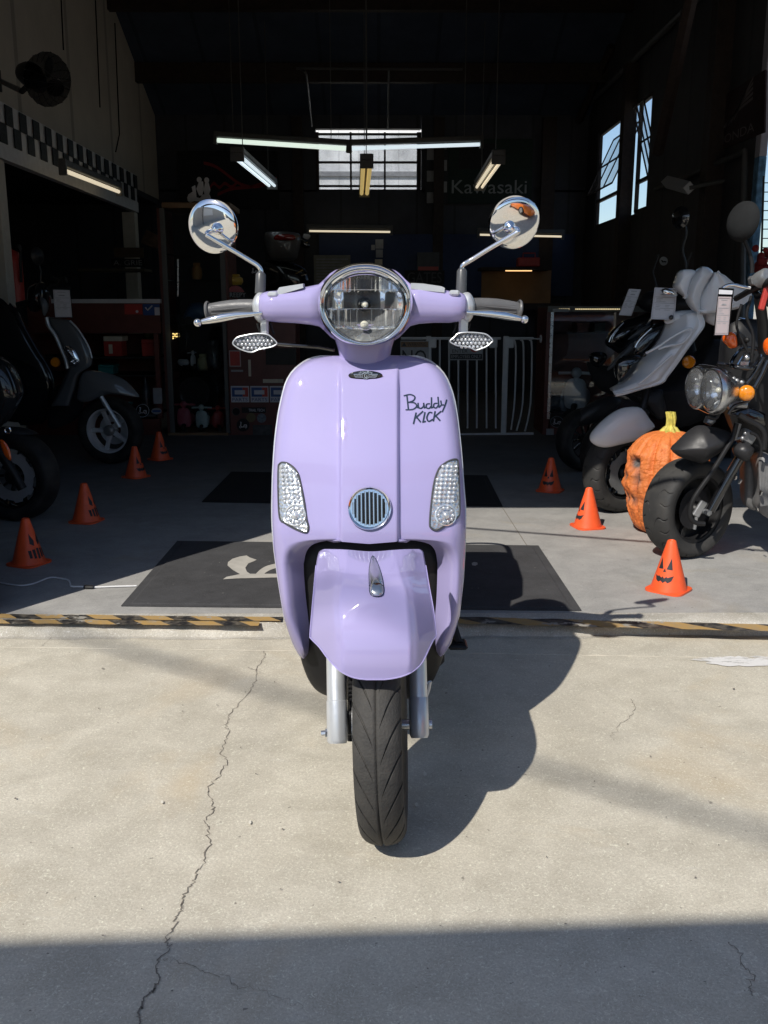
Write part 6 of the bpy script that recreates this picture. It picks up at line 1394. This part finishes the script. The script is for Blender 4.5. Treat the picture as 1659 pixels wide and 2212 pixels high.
tub('brake_lever', bk, T_((1045, 1400), (1110, 1365), (1200, 1358), (1320, 1385), (1420, 1400)), 3.45, 0.006, MT['chrome'])
m = M(); m.box(P(1652, 640, 3.42), (0.02, 0.02, 0.10), Matrix.Rotation(0.2, 3, 'Y'), bev=0.004); m.build('handlebar_strap', MT['red'], bk)
# dark shield, frame and tail running out of the picture
m = M()
for u, v, s, Y in ((1640, 800, 1, 3.7),): pass
pil([(1580, 700), (1640, 690), (1720, 720), (1740, 900), (1690, 1010), (1620, 990), (1570, 880), (1566, 770)], 3.80, 0.05, 0.25, MT['black'], 'front_shield', bk)
tub('frame_tube', bk, C_((1400, 140), (1480, 190), (1590, 250), (1630, 330), (1620, 450)), 3.5, 0.012, MT['black'])
pil(C_((1560, 520), (1640, 480), (1720, 600), (1720, 1050), (1640, 1060), (1570, 980), (1590, 800)), 3.62, 0.04, 0.12, MT['casing_grey'], 'engine_cover', bk, power=4)
pil(C_((1450, 560), (1560, 520), (1580, 700), (1570, 980), (1460, 960), (1445, 800)), 3.72, 0.03, 0.08, MT['casing_grey'], 'engine_cover', bk, power=4)
for k in range(7):
    q = C_((1585+14*k, 560+4*k), (1600+12*k, 960-2*k)); tub('engine_fin', bk, q, 3.555, 0.006, MT['casing_grey'], 6, False)
for q in (C_((1360, 700), (1372, 702)), C_((1402, 735), (1412, 740)), C_((1590, 840), (1600, 842)), C_((1555, 990), (1566, 985))):
    m = M(); m.tube([P(*a, 3.52) for a in q], 0.011, 6); m.build('bolt', MT['steel'], bk)
for q, r, mt in ((A_((1500, 350), (1470, 470), (1500, 560), (1540, 640)), 0.005, 'black'), (A_((1560, 300), (1530, 420), (1570, 540), (1560, 700)), 0.006, 'black'), (A_((1420, 1010), (1460, 960), (1540, 930), (1580, 860)), 0.007, 'gloss_black'), (C_((1120, 150), (1180, 170), (1210, 130), (1250, 60)), 0.009, 'black'), (C_((1500, 300), (1560, 330), (1600, 420), (1590, 520)), 0.006, 'black'), (B_((1060, 1390), (1120, 1470), (1250, 1500), (1320, 1560)), 0.006, 'black')):
    tub('cable', bk, q, 3.5, r, MT[mt])
pil(B_((1000, 1580), (1060, 1500), (1290, 1520), (1310, 1600), (1180, 1640), (1030, 1640)), 3.56, 0.02, 0.05, MT['casing_grey'], 'lamp_bracket', bk, sm=1)
pil(C_((1085, 210), (1110, 150), (1180, 160), (1190, 200), (1140, 240)), 3.62, 0.02, 0.04, MT['alloy'], 'steering_stem', bk, sm=1)
pil(C_((1290, 120), (1480, 60), (1640, 130), (1640, 240), (1560, 250), (1400, 160)), 3.70, 0.02, 0.05, MT['gloss_black'], 'front_shield', bk, sm=1)
m = M(); c0 = wc - H_*0.75; m.box(c0 + V((0, 0, 0.14)), (0.9, 0.26, 0.12), Matrix.Rotation(math.atan2(0.259, 0.966), 3, 'Z'), bev=0.04); m.build('footboard', MT['matte_black'], bk)
m = M(); m.box(wc - H_*1.1 + V((0, 0, 0.50)), (0.7, 0.26, 0.14), Matrix.Rotation(math.atan2(0.259, 0.966), 3, 'Z'), bev=0.05); m.build('seat', MT['black'], bk)
wheel(bk, wc - H_*1.25, HB, 0.206, 0.14, 0.118, 'black', 'rubber_dark', None, 'rear_wheel')
quad_tag('pinkish price tag in a black holder hanging on the black motorcycle', B_((890, 215), (1092, 220), (1040, 806), (836, 806)), 3.38, MT['paper_pink'], hold_px=B_((908, 78), (1136, 90), (1052, 815), (822, 818)), top=B_((905, 108), (1112, 122), (1104, 182), (896, 176)))
# ------------------------------------------------------------------ white scooter
wsx = thing('scooter', 'white motor scooter with black trim between the pumpkin and the dark scooters', 'scooter', G(1330, 1105, FZ))
WY = 4.6
c = P(1336, 1024, WY); c.z = FZ + 0.205
ww, wax2, _, _ = wheel(wsx, c, (-0.87, -0.49), 0.205, 0.125, 0.135, 'dark', 'rubber', sport_groove)
disc(ww, c + wax2*0.045, wax2, 0.05, 0.105, MT['alloy'], 7)
pil(A_((590, 1150), (610, 1110), (680, 1040), (760, 985), (830, 968), (900, 975), (950, 1040), (978, 1085), (930, 1120), (870, 1165), (760, 1195), (690, 1210), (640, 1205), (600, 1180)), 4.50, 0.06, 0.09, MT['white_paint'], 'front_fender', wsx, rings=10, power=3.2)
def wcrease(s, t): return -0.035*max(0.0, 1-abs(s-0.55+0.12*t)/0.45) + 0.02*max(0.0, 1-abs(s-0.86)/0.1)
ws_sh = strip('front_shield', wsx, A_((1058, 430), (1046, 480), (1010, 560), (960, 625), (900, 685), (850, 762), (790, 815), (716, 858)), A_((1255, 392), (1282, 470), (1240, 540), (1180, 620), (1110, 720), (1060, 785), (1020, 830), (860, 872), (745, 893)), 4.66, 4.52, 0.05, MT['white_paint'], crease=wcrease)
pil(A_((1035, 455), (1060, 415), (1092, 396), (1165, 386), (1250, 390), (1268, 420), (1210, 440), (1110, 440), (1060, 470)), 4.60, 0.03, 0.06, MT['white_paint'], 'shield_top', wsx)
def ridge(pos, amt, wd): return lambda s, t: -amt*max(0.0, 1-abs(s-pos)/wd)
hdx = strip('handlebar_cover', wsx, T_((775, 1108), (720, 1150), (660, 1230), (600, 1370), (568, 1520), (585, 1600), (650, 1690), (720, 1730)), T_((776, 1108), (850, 1120), (922, 1190), (870, 1280), (790, 1420), (750, 1540), (745, 1640), (760, 1735)), 4.50, 4.49, 0.045, MT['white_paint'], crease=ridge(0.42, 0.016, 0.5))
strip('cover_side', hdx, T_((500, 1155), (455, 1190), (425, 1270), (395, 1365), (410, 1400), (470, 1460), (560, 1535)), T_((560, 1148), (640, 1152), (692, 1185), (650, 1250), (610, 1340), (580, 1440), (566, 1540)), 4.52, 4.50, 0.025, MT['white_paint'], crease=ridge(0.35, 0.012, 0.4))
strip('cover_side', hdx, T_((925, 1190), (880, 1265), (800, 1400), (745, 1530), (738, 1640), (760, 1730)), T_((985, 1186), (1080, 1230), (1220, 1345), (1420, 1435), (1420, 1545), (1290, 1650)), 4.51, 4.46, 0.02, MT['white_paint'], n=30, crease=lambda s, t: -0.016*max(0, 1-abs(s-0.25)/0.25) - 0.012*max(0, 1-abs(s-0.68)/0.25))
pil(T_((745, 1700), (900, 1660), (1100, 1650), (1290, 1640), (1250, 1680), (1050, 1720), (800, 1745)), 4.50, 0.015, 0.05, MT['white_paint'], 'cover_lip', hdx)
for q in (A_((925, 645), (1000, 605), (1095, 540), (1180, 498), (1203, 508), (1188, 540), (1140, 585), (1060, 600), (1000, 620)), A_((1085, 655), (1010, 720), (930, 790), (880, 830))): tub('shield_ridge', wsx, q, 4.475, 0.006, MT['white_paint'])
for q in A_((918, 652), (1078, 430)): m = M(); m.ball(P(*q, 4.55), 0.012, 10, 8); m.build('shield_bolt', MT['gloss_black'], wsx)
pil(A_((1205, 375), (1300, 372), (1380, 380), (1390, 420), (1350, 480), (1290, 455), (1275, 420)), 4.62, 0.03, 0.08, MT['white_paint'], 'steering_neck', wsx)
pil(A_((738, 735), (755, 690), (800, 660), (870, 655), (905, 670), (880, 705), (850, 760), (790, 812), (755, 815)), 4.62, 0.03, 0.08, MT['gloss_black'], 'headlight', wsx)
pil(A_((850, 630), (880, 570), (960, 490), (1055, 465), (1040, 510), (1000, 575), (950, 630), (895, 670), (858, 655)), 4.72, 0.02, 0.08, MT['gloss_black'], 'side_vent', wsx)
tub('trim_strip', wsx, A_((862, 610), (880, 575), (910, 540), (960, 495)), 4.64, 0.005, MT['chrome'])
pil(A_((840, 872), (1010, 832), (1120, 760), (1250, 660), (1330, 560), (1420, 620), (1420, 900), (1330, 1010), (1150, 1090), (1040, 1070), (960, 1010), (900, 930)), 4.86, 0.10, 0.2, MT['matte_black'], 'leg_guard', wsx)
pil(A_((880, 905), (1010, 860), (1030, 900), (1050, 1010), (1000, 1040), (930, 960)), 4.66, 0.03, 0.1, MT['fender_black'], 'lower_cowl', wsx)
pil(A_((1020, 265), (1045, 254), (1090, 262), (1113, 290), (1108, 304), (1060, 300), (1030, 288)), 4.50, 0.02, 0.02, MT['reflector'], 'turn_signal', wsx); pil(A_((1468, 440), (1490, 430), (1545, 445), (1575, 470), (1565, 487), (1520, 482), (1480, 462)), 4.42, 0.02, 0.02, MT['reflector'], 'turn_signal', wsx)
m = M(); m.lathe([(1e-4, 0.012), (0.026, 0.010), (0.031, 0.004), (0.032, -0.004), (1e-4, -0.005)], P(1184+304-0, 782, 4.60) if False else P(*A_((1184, 698))[0], 4.62), (-0.2, -0.97, 0), 28); m.build('side_reflector', MT['amber'], wsx)
hw = V((-0.93, -0.36, 0))
m = M(); m.tube([P(*A_((1010, 480))[0], 4.74), c + wax2*0.08 + V((0, 0, 0.02))], 0.018, 10); m.build('fork_leg', MT['black'], wsx)
m = M(); m.box(c - hw*1.0 + V((0, 0, 0.42)), (0.8, 0.3, 0.3), Matrix.Rotation(math.atan2(0.36, 0.93), 3, 'Z'), bev=0.09); m.build('rear_body', MT['white_paint'], wsx)
m = M(); m.box(c - hw*0.98 + V((0, 0, 0.62)), (0.7, 0.26, 0.10), Matrix.Rotation(math.atan2(0.36, 0.93), 3, 'Z'), bev=0.04); m.build('seat', MT['black'], wsx)
wheel(wsx, c - hw*1.22, (-0.93, -0.36), 0.205, 0.125, 0.135, 'dark', 'rubber_dark', None, 'rear_wheel')
quad_tag('white price tag on the white scooter, behind its clear turn signal', A_((978, 250), (1112, 256), (1098, 445), (955, 440)), 4.56, MT['paper'])
tub('mirror_stem', wsx, [(1477, 600), (1481, 570), (1474, 540), (1482, 505), (1477, 480)], 4.8, 0.006, MT['black'])
m = M(); m.lathe([(1e-4, 0.02), (0.04, 0.014), (0.055, 0), (1e-4, -0.006)], P(1470, 470, 4.8), (-0.8, -0.5, 0), 24); m.build('mirror', MT['gloss_black'], wsx)
# ------------------------------------------------------------------ two dark scooters behind the white one
def dark_scooter(label, du, dv, Y, k, mat, body):
    t = thing('scooter', label, 'scooter', G(1240+du, 1010+dv, FZ), 'dark scooters parked in the row on the right')
    S = lambda *q: [(1316 + (u-1316)*k + du, 740 + (v-740)*k + dv) for u, v in S_px(*q)]
    A2 = lambda *q: [(1316 + (u-1316)*k + du, 740 + (v-740)*k + dv) for u, v in A_(*q)]
    pil(S((830, 790), (880, 670), (1040, 530), (1180, 480), (1310, 440), (1390, 470), (1300, 640), (1180, 760), (1020, 900), (900, 850)), Y, 0.06, 0.15, MT['gloss_black'], 'front_shield', t)
    pil(S((1080, 740), (1200, 630), (1320, 580), (1380, 590), (1280, 660), (1110, 745)), Y-0.05, 0.015, 0.03, mat, 'side_trim', t)
    pil(S((850, 1095), (960, 960), (1080, 830), (1130, 780), (1210, 775), (1150, 860), (1020, 980), (900, 1085)), Y-0.03, 0.02, 0.05, mat, 'side_panel', t)
    pil(S((640, 960), (665, 905), (740, 885), (830, 900), (850, 960), (800, 1040), (740, 1080), (670, 1040)), Y, 0.04, 0.08, MT['gloss_black'], 'headlight', t)
    tub('trim_strip', t, S((875, 770), (900, 710), (960, 630), (1045, 545)), Y-0.075, 0.0055, MT['chrome']); tub('trim_strip', t, S((905, 770), (925, 700), (985, 620)), Y-0.08, 0.003, MT['chrome'])
    pil(S((620, 1000), (850, 1100), (1000, 1100), (1250, 800), (1500, 700), (1500, 1200), (1100, 1400), (800, 1350), (680, 1200)), Y+0.16, 0.05, 0.2, MT['matte_black'], 'leg_guard', t)
    pil(A2((485, 1068), (520, 1000), (600, 940), (700, 905), (780, 925), (720, 1010), (620, 1060), (530, 1084)), Y-0.05, 0.05, 0.06, MT['fender_black'], 'front_fender', t)
    c = P(*A2((560, 1235))[0], Y); c.z = FZ+0.2; wheel(t, c, (-0.93, -0.36), 0.2, 0.12, 0.13, 'dark', 'rubber_dark')
    h = P(*S((1250, 300))[0], Y); m = M(); m.tube([h+V((-0.05, 0.2, 0.02)), h, h+V((0.3, -0.2, 0.03))], 0.016, 8); m.ball(h + V((0.1, 0, 0)), (0.12, 0.09, 0.07), 16, 10); m.tube([h+V((0.1, -0.02, 0.04)), h+V((0.06, 0, 0.18)), h+V((0.09, 0, 0.28))], 0.006, 6); m.build('handlebar', MT['black'], t)
    return t
dark_scooter('dark scooter directly left of the white one, chrome trim on its shield', 62, 12, 5.25, 1.06, simple('dim_grey_trim', (0.12, 0.125, 0.135), 0.4, coat=0.5), None)
dark_scooter('dark scooter farthest left in the right row, tilted tag on its handlebar', 0, 0, 5.8, 1.0, simple('dimmer_grey_trim', (0.10, 0.105, 0.115), 0.4, coat=0.5), None)
quad_tag('tilted white price tag on the farthest dark scooter', A_((824, 258), (896, 262), (838, 421), (764, 415)), 5.2, MT['paper'])
# ------------------------------------------------------------------ grey scooter on the left
gsx = thing('scooter', 'dark grey scooter with bright alloy front wheel on the left', 'scooter', G(239, 998, FZ))
GY = 6.1; c = P(239, 925, GY); c.z = FZ+0.222
gw, gax, _, _ = wheel(gsx, c, (0.97, -0.2), 0.222, 0.12, 0.147, 'alloy', 'rubber_dark')
disc(gw, c - gax*0.045, gax, 0.05, 0.1, MT['silver'])
pil(E_((465, 925), (470, 850), (480, 790), (520, 748), (640, 762), (740, 800), (800, 855), (834, 908), (740, 896), (650, 893), (610, 908), (525, 938)), 6.02, 0.06, 0.10, MT['grey_paint'], 'front_fender', gsx, rings=8, power=1.8)
strip('front_shield', gsx, D_((540, 650), (560, 760), (640, 880), (710, 1040), (760, 1160), (785, 1260), (740, 1400), (680, 1540), (600, 1700)), D_((800, 690), (880, 760), (960, 880), (1030, 1010), (1070, 1150), (1050, 1240), (920, 1330), (880, 1460), (800, 1700)), 6.05, 6.0, 0.04, MT['grey_paint'])
tub('edge_trim', gsx, D_((545, 660), (570, 760), (650, 880), (720, 1040), (770, 1160), (790, 1260)), 5.99, 0.012, MT['silver']); tub('edge_trim', gsx, D_((820, 700), (900, 780), (975, 890), (1040, 1010), (1080, 1140)), 5.97, 0.006, MT['silver'])
rl = pil(D_((755, 1010), (790, 995), (850, 1010), (900, 1080), (935, 1190), (890, 1232), (825, 1210), (790, 1120)), 5.955, 0.015, 0.02, MT['reflector'], 'running_lamp', gsx)
m = M()
for k in range(6): m.ball(P(*D_((800+16*k, 1050+20*k))[0], 5.935), 0.007, 8, 6)
for a in D_((840, 1180), (905, 1175), (870, 1200)): m.ball(P(*a, 5.935), 0.012, 8, 6)
m.build('lamp_reflector', MT['chrome'], rl)
pil(D_((340, 330), (400, 270), (480, 240), (560, 300), (580, 420), (560, 600), (480, 560), (420, 600), (350, 560)), 6.15, 0.10, 0.12, MT['dark_paint'], 'handlebar_cover', gsx)
pil(D_((470, 430), (500, 425), (540, 470), (560, 570), (520, 652), (490, 560)), 6.05, 0.03, 0.05, MT['grey_paint'], 'headlight_cowl', gsx)
m = M(); m.tube([P(*a, 6.15) for a in D_((200, 520), (330, 480), (450, 380), (600, 300), (680, 240), (780, 215))], 0.02, 10); m.tube([P(*a, 6.1) for a in D_((600, 200), (690, 235))], 0.014, 8); m.build('handlebar', MT['black'], gsx)
m = M(); m.tube([P(*a, 6.12) for a in D_((470, 260), (480, 120), (450, 30))], 0.008, 6); m.lathe([(1e-4, 0.02), (0.04, 0.014), (0.055, 0), (1e-4, -0.006)], P(*D_((440, -60))[0], 6.1), (0.8, -0.4, 0), 24); m.build('mirror', MT['black'], gsx)
gfl = tub('fork_leg', gsx, E_((606, 905), (655, 985), (718, 1088)), 5.95, 0.016, MT['silver'])
m = M(); m.lathe([(1e-4, 0.012), (0.026, 0.010), (0.031, 0.004), (0.032, -0.004), (1e-4, -0.005)], P(*D_((648, 1188))[0], 6.05), (0.1, -0.98, 0), 26); m.build('side_reflector', MT['amber'], gsx)
pil(D_((-700, 400), (-300, 300), (50, 420), (250, 700), (420, 1000), (600, 1300), (640, 1600), (500, 1900), (0, 1900), (-600, 1700)), 6.45, 0.05, 0.25, MT['dark_paint'], 'rear_body', gsx)
pil(D_((640, 1500), (760, 1440), (960, 1330), (980, 1500), (960, 1760), (820, 1900), (560, 1950)), 6.2, 0.04, 0.1, MT['matte_black'], 'leg_guard', gsx)
wheel(gsx, c - V((0.97, -0.2, 0))*1.28, (0.97, -0.2), 0.222, 0.12, 0.147, 'alloy', 'rubber_dark', None, 'rear_wheel')
quad_tag('white price tag hanging on the grey scooter at the left', D_((622, 336), (818, 340), (846, 656), (650, 658)), 5.9, MT['paper'], hold_px=D_((618, 300), (822, 304), (852, 664), (646, 666)))
# ------------------------------------------------------------------ black machine cut by the left edge
lbx = thing('motorcycle', 'black motorcycle cut off by the left edge, spoked wheel with orange reflector', 'motorcycle', G(40, 1120, FZ))
LY = 4.42; c = P(34, 1026, LY); c.z = FZ+0.218
lw, lax, _, _ = wheel(lbx, c, (0.97, -0.24), 0.218, 0.13, 0.152, 'dark', 'rubber_dark')
disc(lw, c + lax*0.030, lax, 0.070, 0.122, MT['silver'], 8)
tub('fork_leg', lbx, E_((-120, 1080), (-30, 1200), (60, 1330), (135, 1460)), 4.28, 0.022, MT['black'], 14)
pil(E_((0, 1165), (25, 1172), (55, 1215), (68, 1270), (62, 1288), (40, 1275), (12, 1225)), 4.22, 0.008, 0.01, MT['orange_lens'], 'fork_reflector', lbx)
pil(E_((-200, 700), (-60, 650), (20, 690), (70, 760), (110, 880), (90, 960), (0, 1090), (-150, 1100)), 4.35, 0.06, 0.2, MT['dark_paint'], 'body_panel', lbx)
m = M(); q_ = P(*E_((46, 1107))[0], 4.25); m.tube([q_ + V((0.013*cos(a), 0, 0.013*sin(a))) for a in [2*pi*k/16 for k in range(16)]], 0.004, 6, closed=True); m.build('panel_eyelet', MT['chrome'], lbx)
pil(E_((-150, 1100), (20, 1085), (150, 1095), (230, 1130), (150, 1130), (30, 1135), (-120, 1160)), 4.42, 0.05, 0.07, MT['fender_black'], 'front_fender', lbx)
wheel(lbx, c - V((0.97, -0.24, 0))*1.3, (0.97, -0.24), 0.218, 0.13, 0.152, 'dark', 'rubber_dark', None, 'rear_wheel')
m = M(); m.box(c - V((0.97, -0.24, 0))*0.9 + V((0, 0, 0.4)), (1.0, 0.26, 0.22), Matrix.Rotation(-math.atan2(0.24, 0.97), 3, 'Z'), bev=0.08); m.build('seat', MT['black'], lbx)
# ================================================================== traffic cones with cut-out faces
def cone_parts(root, kind):
    H, r0, r1 = 0.188, 0.065, 0.0165
    m = M(); prof = [(r0+0.001, 0.006), (r0-0.002, 0.016)] + [(lerp(r0-0.002, r1, k/14), 0.016+(H-0.022)*k/14) for k in range(1, 15)] + [(r1-0.0015, H-0.002), (r1-0.005, H), (r1-0.008, H-0.003), (1e-4, H-0.02)]
    m.lathe(prof, (0, 0, 0), (0, 0, 1), 48); m.build('cone_body', MT['cone'], root)
    m = M(); b = 0.0705; ol = []
    for cx, cy, a0 in ((1, 1, 0), (-1, 1, 90), (-1, -1, 180), (1, -1, 270)):
        for k in range(5): a = radians(a0 + 22.5*k); ol.append(V((cx*(b-0.032)+0.032*cos(a), cy*(b-0.032)+0.032*sin(a), 0.0)))
    m.prism(ol, (0, 0, 0.007)); m.build('cone_base', MT['cone'], root)
    def on(x, z, out=0.0006):               # wrap face drawing round the cone; x is arc length / radius at mid height
        r = lerp(r0-0.002, r1, (z-0.016)/(H-0.022)) + out; a = x/r - pi/2; return V((r*cos(a), r*sin(a), z))
    def shape(name, poly):
        m = M(); c = (sum(p[0] for p in poly)/len(poly), sum(p[1] for p in poly)/len(poly)); n = len(poly); ring = []
        for i in range(n):
            a, b_ = poly[i], poly[(i+1) % n]
            for k in range(5): ring.append((lerp(a[0], b_[0], k/5), lerp(a[1], b_[1], k/5)))
        ix = m.grid([[on(lerp(c[0], p[0], t), lerp(c[1], p[1], t)) for p in ring] for t in (1, 0.66, 0.33)], closed_u=True, flip=True); m.fan(ix[-1], on(*c)); m.build(name, MT['ink'], root, smooth=False)
    if kind == 0:
        for s in (-1, 1): shape('painted_eye', [(s*0.006, 0.088), (s*0.028, 0.086), (s*0.018, 0.128)])
        shape('painted_nose', [(-0.006, 0.078), (0.006, 0.078), (0.0, 0.092)])
        shape('painted_mouth', [(-0.036, 0.062), (-0.026, 0.056), (-0.020, 0.063), (-0.010, 0.054), (-0.004, 0.062), (0.004, 0.054), (0.010, 0.062), (0.020, 0.054), (0.026, 0.063), (0.036, 0.066), (0.030, 0.048), (0.018, 0.040), (0.009, 0.046), (0.0, 0.039), (-0.009, 0.046), (-0.018, 0.040), (-0.030, 0.046)])
    else:
        for s in (-1, 1): shape('painted_eye', [(s*0.010, 0.080), (s*0.026, 0.090), (s*0.019, 0.130), (s*0.006, 0.100)])
        for k in range(-2, 3): shape('painted_tooth', [(k*0.017-0.0065, 0.070-abs(k)*0.003), (k*0.017+0.0065, 0.070-abs(k)*0.003), (k*0.017+0.005, 0.028+abs(k)*0.003), (k*0.017-0.0055, 0.028+abs(k)*0.003)])
GRP = 'orange jack-o-lantern cones on the garage floor'
ca = thing('traffic_cone', 'sunlit orange cone with pumpkin face at the right, in front of the black tyre', 'traffic cone', (0, 0, 0), GRP); cone_parts(ca, 0)
cb = thing('traffic_cone', 'orange cone nearest the left front, its face turned to the right', 'traffic cone', (0, 0, 0), GRP); cone_parts(cb, 1)
def gpos(u, v): return G(u, v, FZ+0.0005)
dup(ca, gpos(1269, 1138), -1.35, 'sunlit orange cone beside the white scooter wheel, left of the pumpkin', GRP)
dup(ca, gpos(1188, 1060), -0.45, 'shaded orange cone farthest back on the right, by the glass counter', GRP)
dup(cb, gpos(187, 1126), 1.35, 'shaded orange cone second from the front on the left', GRP)
dup(ca, gpos(294, 1030), 1.05, 'shaded orange cone in front of the grey scooter alloy wheel', GRP)
dup(ca, gpos(346, 992), 0.95, 'shaded orange cone farthest back on the left, before the cabinet', GRP)
ca.location = gpos(1444, 1274); ca.rotation_euler = (0, 0, -0.72); cb.location = gpos(63, 1217); cb.rotation_euler = (0, 0, 1.15)
# ================================================================== carved pumpkin ornament
pk = thing('pumpkin_ornament', 'tall carved orange pumpkin ornament between the white scooter and black motorcycle', 'pumpkin', G(1438, 1150, FZ))
pb_ = G(1440, 1160, FZ); pb_.y += 0.12; pb_.x += 0.02; Hp, Rp = 0.53, 0.188
m = M(); rows = []; pit = []; na, nz = 200, 150; face_a = radians(174)
def g2(a, z, a0, z0, sa, sz): return exp(-(((a-a0)/sa)**2 + ((z-z0)/sz)**2))
for i in range(nz+1):
    t = i/nz; z = t; row = []
    pr = tab([(0.0, 0.50), (0.04, 0.66), (0.12, 0.80), (0.3, 0.93), (0.52, 1.0), (0.72, 0.97), (0.86, 0.83), (0.94, 0.64), (0.98, 0.42), (1.0, 0.20)], t)
    for j in range(na):
        th = 2*pi*j/na; d = (th - face_a + pi) % (2*pi) - pi
        r = Rp*pr*(1 - 0.10*(1-abs(sin(th*7)))**3 - 0.012*abs(sin(th*14+1.2))**3)
        p3 = V((cos(th)*4, sin(th)*4, z*9))
        lump = noise.noise(p3*2.2)*0.004 + noise.noise(p3*6)*0.0035
        fm_ = exp(-(d/0.85)**2)*exp(-((z-0.48)/0.36)**2)
        lump += fm_*(0.009*noise.noise(V((th*5, z*14, 3))) + 0.009*abs(noise.noise(V((th*14, z*7, 8)))))
        eye = max(g2(d, z, 0.42, 0.70, 0.20, 0.060), g2(d, z, -0.42, 0.70, 0.20, 0.060))
        nose = g2(d, z, 0.0, 0.56, 0.12, 0.05)
        mouth = g2(d, z, 0.0, 0.345, 0.62, 0.050)*(1.0 if sin(d*17) > -0.6 else 0.35); cheek = max(g2(d, z, 0.62, 0.56, 0.13, 0.085), g2(d, z, -0.62, 0.56, 0.13, 0.085))
        brow = g2(abs(d), z, 0.45, 0.79, 0.34, 0.035)
        r += lump + 0.010*brow - 0.034*eye - 0.012*nose - 0.024*mouth - 0.010*cheek + 0.008*g2(d, z, 0, 0.47, 0.6, 0.035)
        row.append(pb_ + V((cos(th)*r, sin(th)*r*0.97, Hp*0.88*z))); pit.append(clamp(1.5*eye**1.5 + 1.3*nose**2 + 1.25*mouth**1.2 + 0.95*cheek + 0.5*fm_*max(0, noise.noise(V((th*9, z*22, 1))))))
    rows.append(row)
m.grid(rows, closed_u=True, flip=True)
for r_ in (rows[0], rows[-1]): pass
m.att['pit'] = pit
m.build('carved_body', MT['pumpkin'], pk, angle=80)
m = M(); top = pb_ + V((0, 0, Hp*0.855)); sp2 = spline([top, top+V((0.002, 0, 0.035)), top+V((0.004, 0, 0.065)), top+V((-0.001, 0.004, 0.098))], 5, False); rr = [lerp(0.072, 0.024, min(1, (k/5)**0.5)) if k < 5 else 0.0195 for k in range(len(sp2))]
ring = []
for k, p in enumerate(sp2): ring.append([p + V((cos(a), sin(a), 0))*rr[k]*(1+0.16*sin(a*8+0.25*k)) for a in [2*pi*i/64 for i in range(64)]])
ix = m.grid(ring, closed_u=True, flip=True); m.fan(ix[-1], sp2[-1]); m.build('stem', MT['stem'], pk, angle=60)
SUN_E, SKY_E = 4.75, 0.12
# ================================================================== camera, light, sky
cam = bpy.data.cameras.new('camera'); cam.sensor_fit = 'AUTO'; cam.sensor_width = 36.0; cam.lens = 36.0*F/2212.0; cam.clip_end = 2000; cam.clip_start = 0.02
co = bpy.data.objects.new('camera', cam); COL.objects.link(co); co.location = CAM; co.rotation_euler = (pi/2 - PITCH, 0, -YAW); SC.camera = co
SUN_D = V((0.555, 0.83, -1.0)).normalized()
sl = bpy.data.lights.new('sun', 'SUN'); sl.energy = SUN_E; sl.angle = radians(0.5); sl.color = (1.0, 0.945, 0.86)
so_ = bpy.data.objects.new('sun', sl); COL.objects.link(so_); so_.location = (-4, -6, 8); so_.rotation_euler = SUN_D.to_track_quat('-Z', 'Y').to_euler()
w = bpy.data.worlds.new('World'); SC.world = w; w.use_nodes = True; nt = w.node_tree; nt.nodes.clear()
bg = nt.nodes.new('ShaderNodeBackground'); ow = nt.nodes.new('ShaderNodeOutputWorld'); sk = nt.nodes.new('ShaderNodeTexSky')
sk.sky_type = 'NISHITA'; sk.sun_disc = False; sk.sun_elevation = math.asin(-SUN_D.z); sk.sun_rotation = math.atan2(-SUN_D.x, -SUN_D.y)
sk.air_density = 1.0; sk.dust_density = 0.6; sk.ozone_density = 2.5
bg.inputs[1].default_value = SKY_E; nt.links.new(sk.outputs[0], bg.inputs[0]); nt.links.new(bg.outputs[0], ow.inputs[0])
SC.view_settings.view_transform = 'Standard'; SC.view_settings.look = 'None'; SC.view_settings.exposure = 0.0; SC.view_settings.gamma = 1.0
SC.render.engine = 'CYCLES'; SC.cycles.max_bounces = 8; SC.cycles.transparent_max_bounces = 16; SC.cycles.use_denoising = True
SC.cycles.sample_clamp_indirect = 6.0; SC.cycles.caustics_reflective = False; SC.cycles.caustics_refractive = False
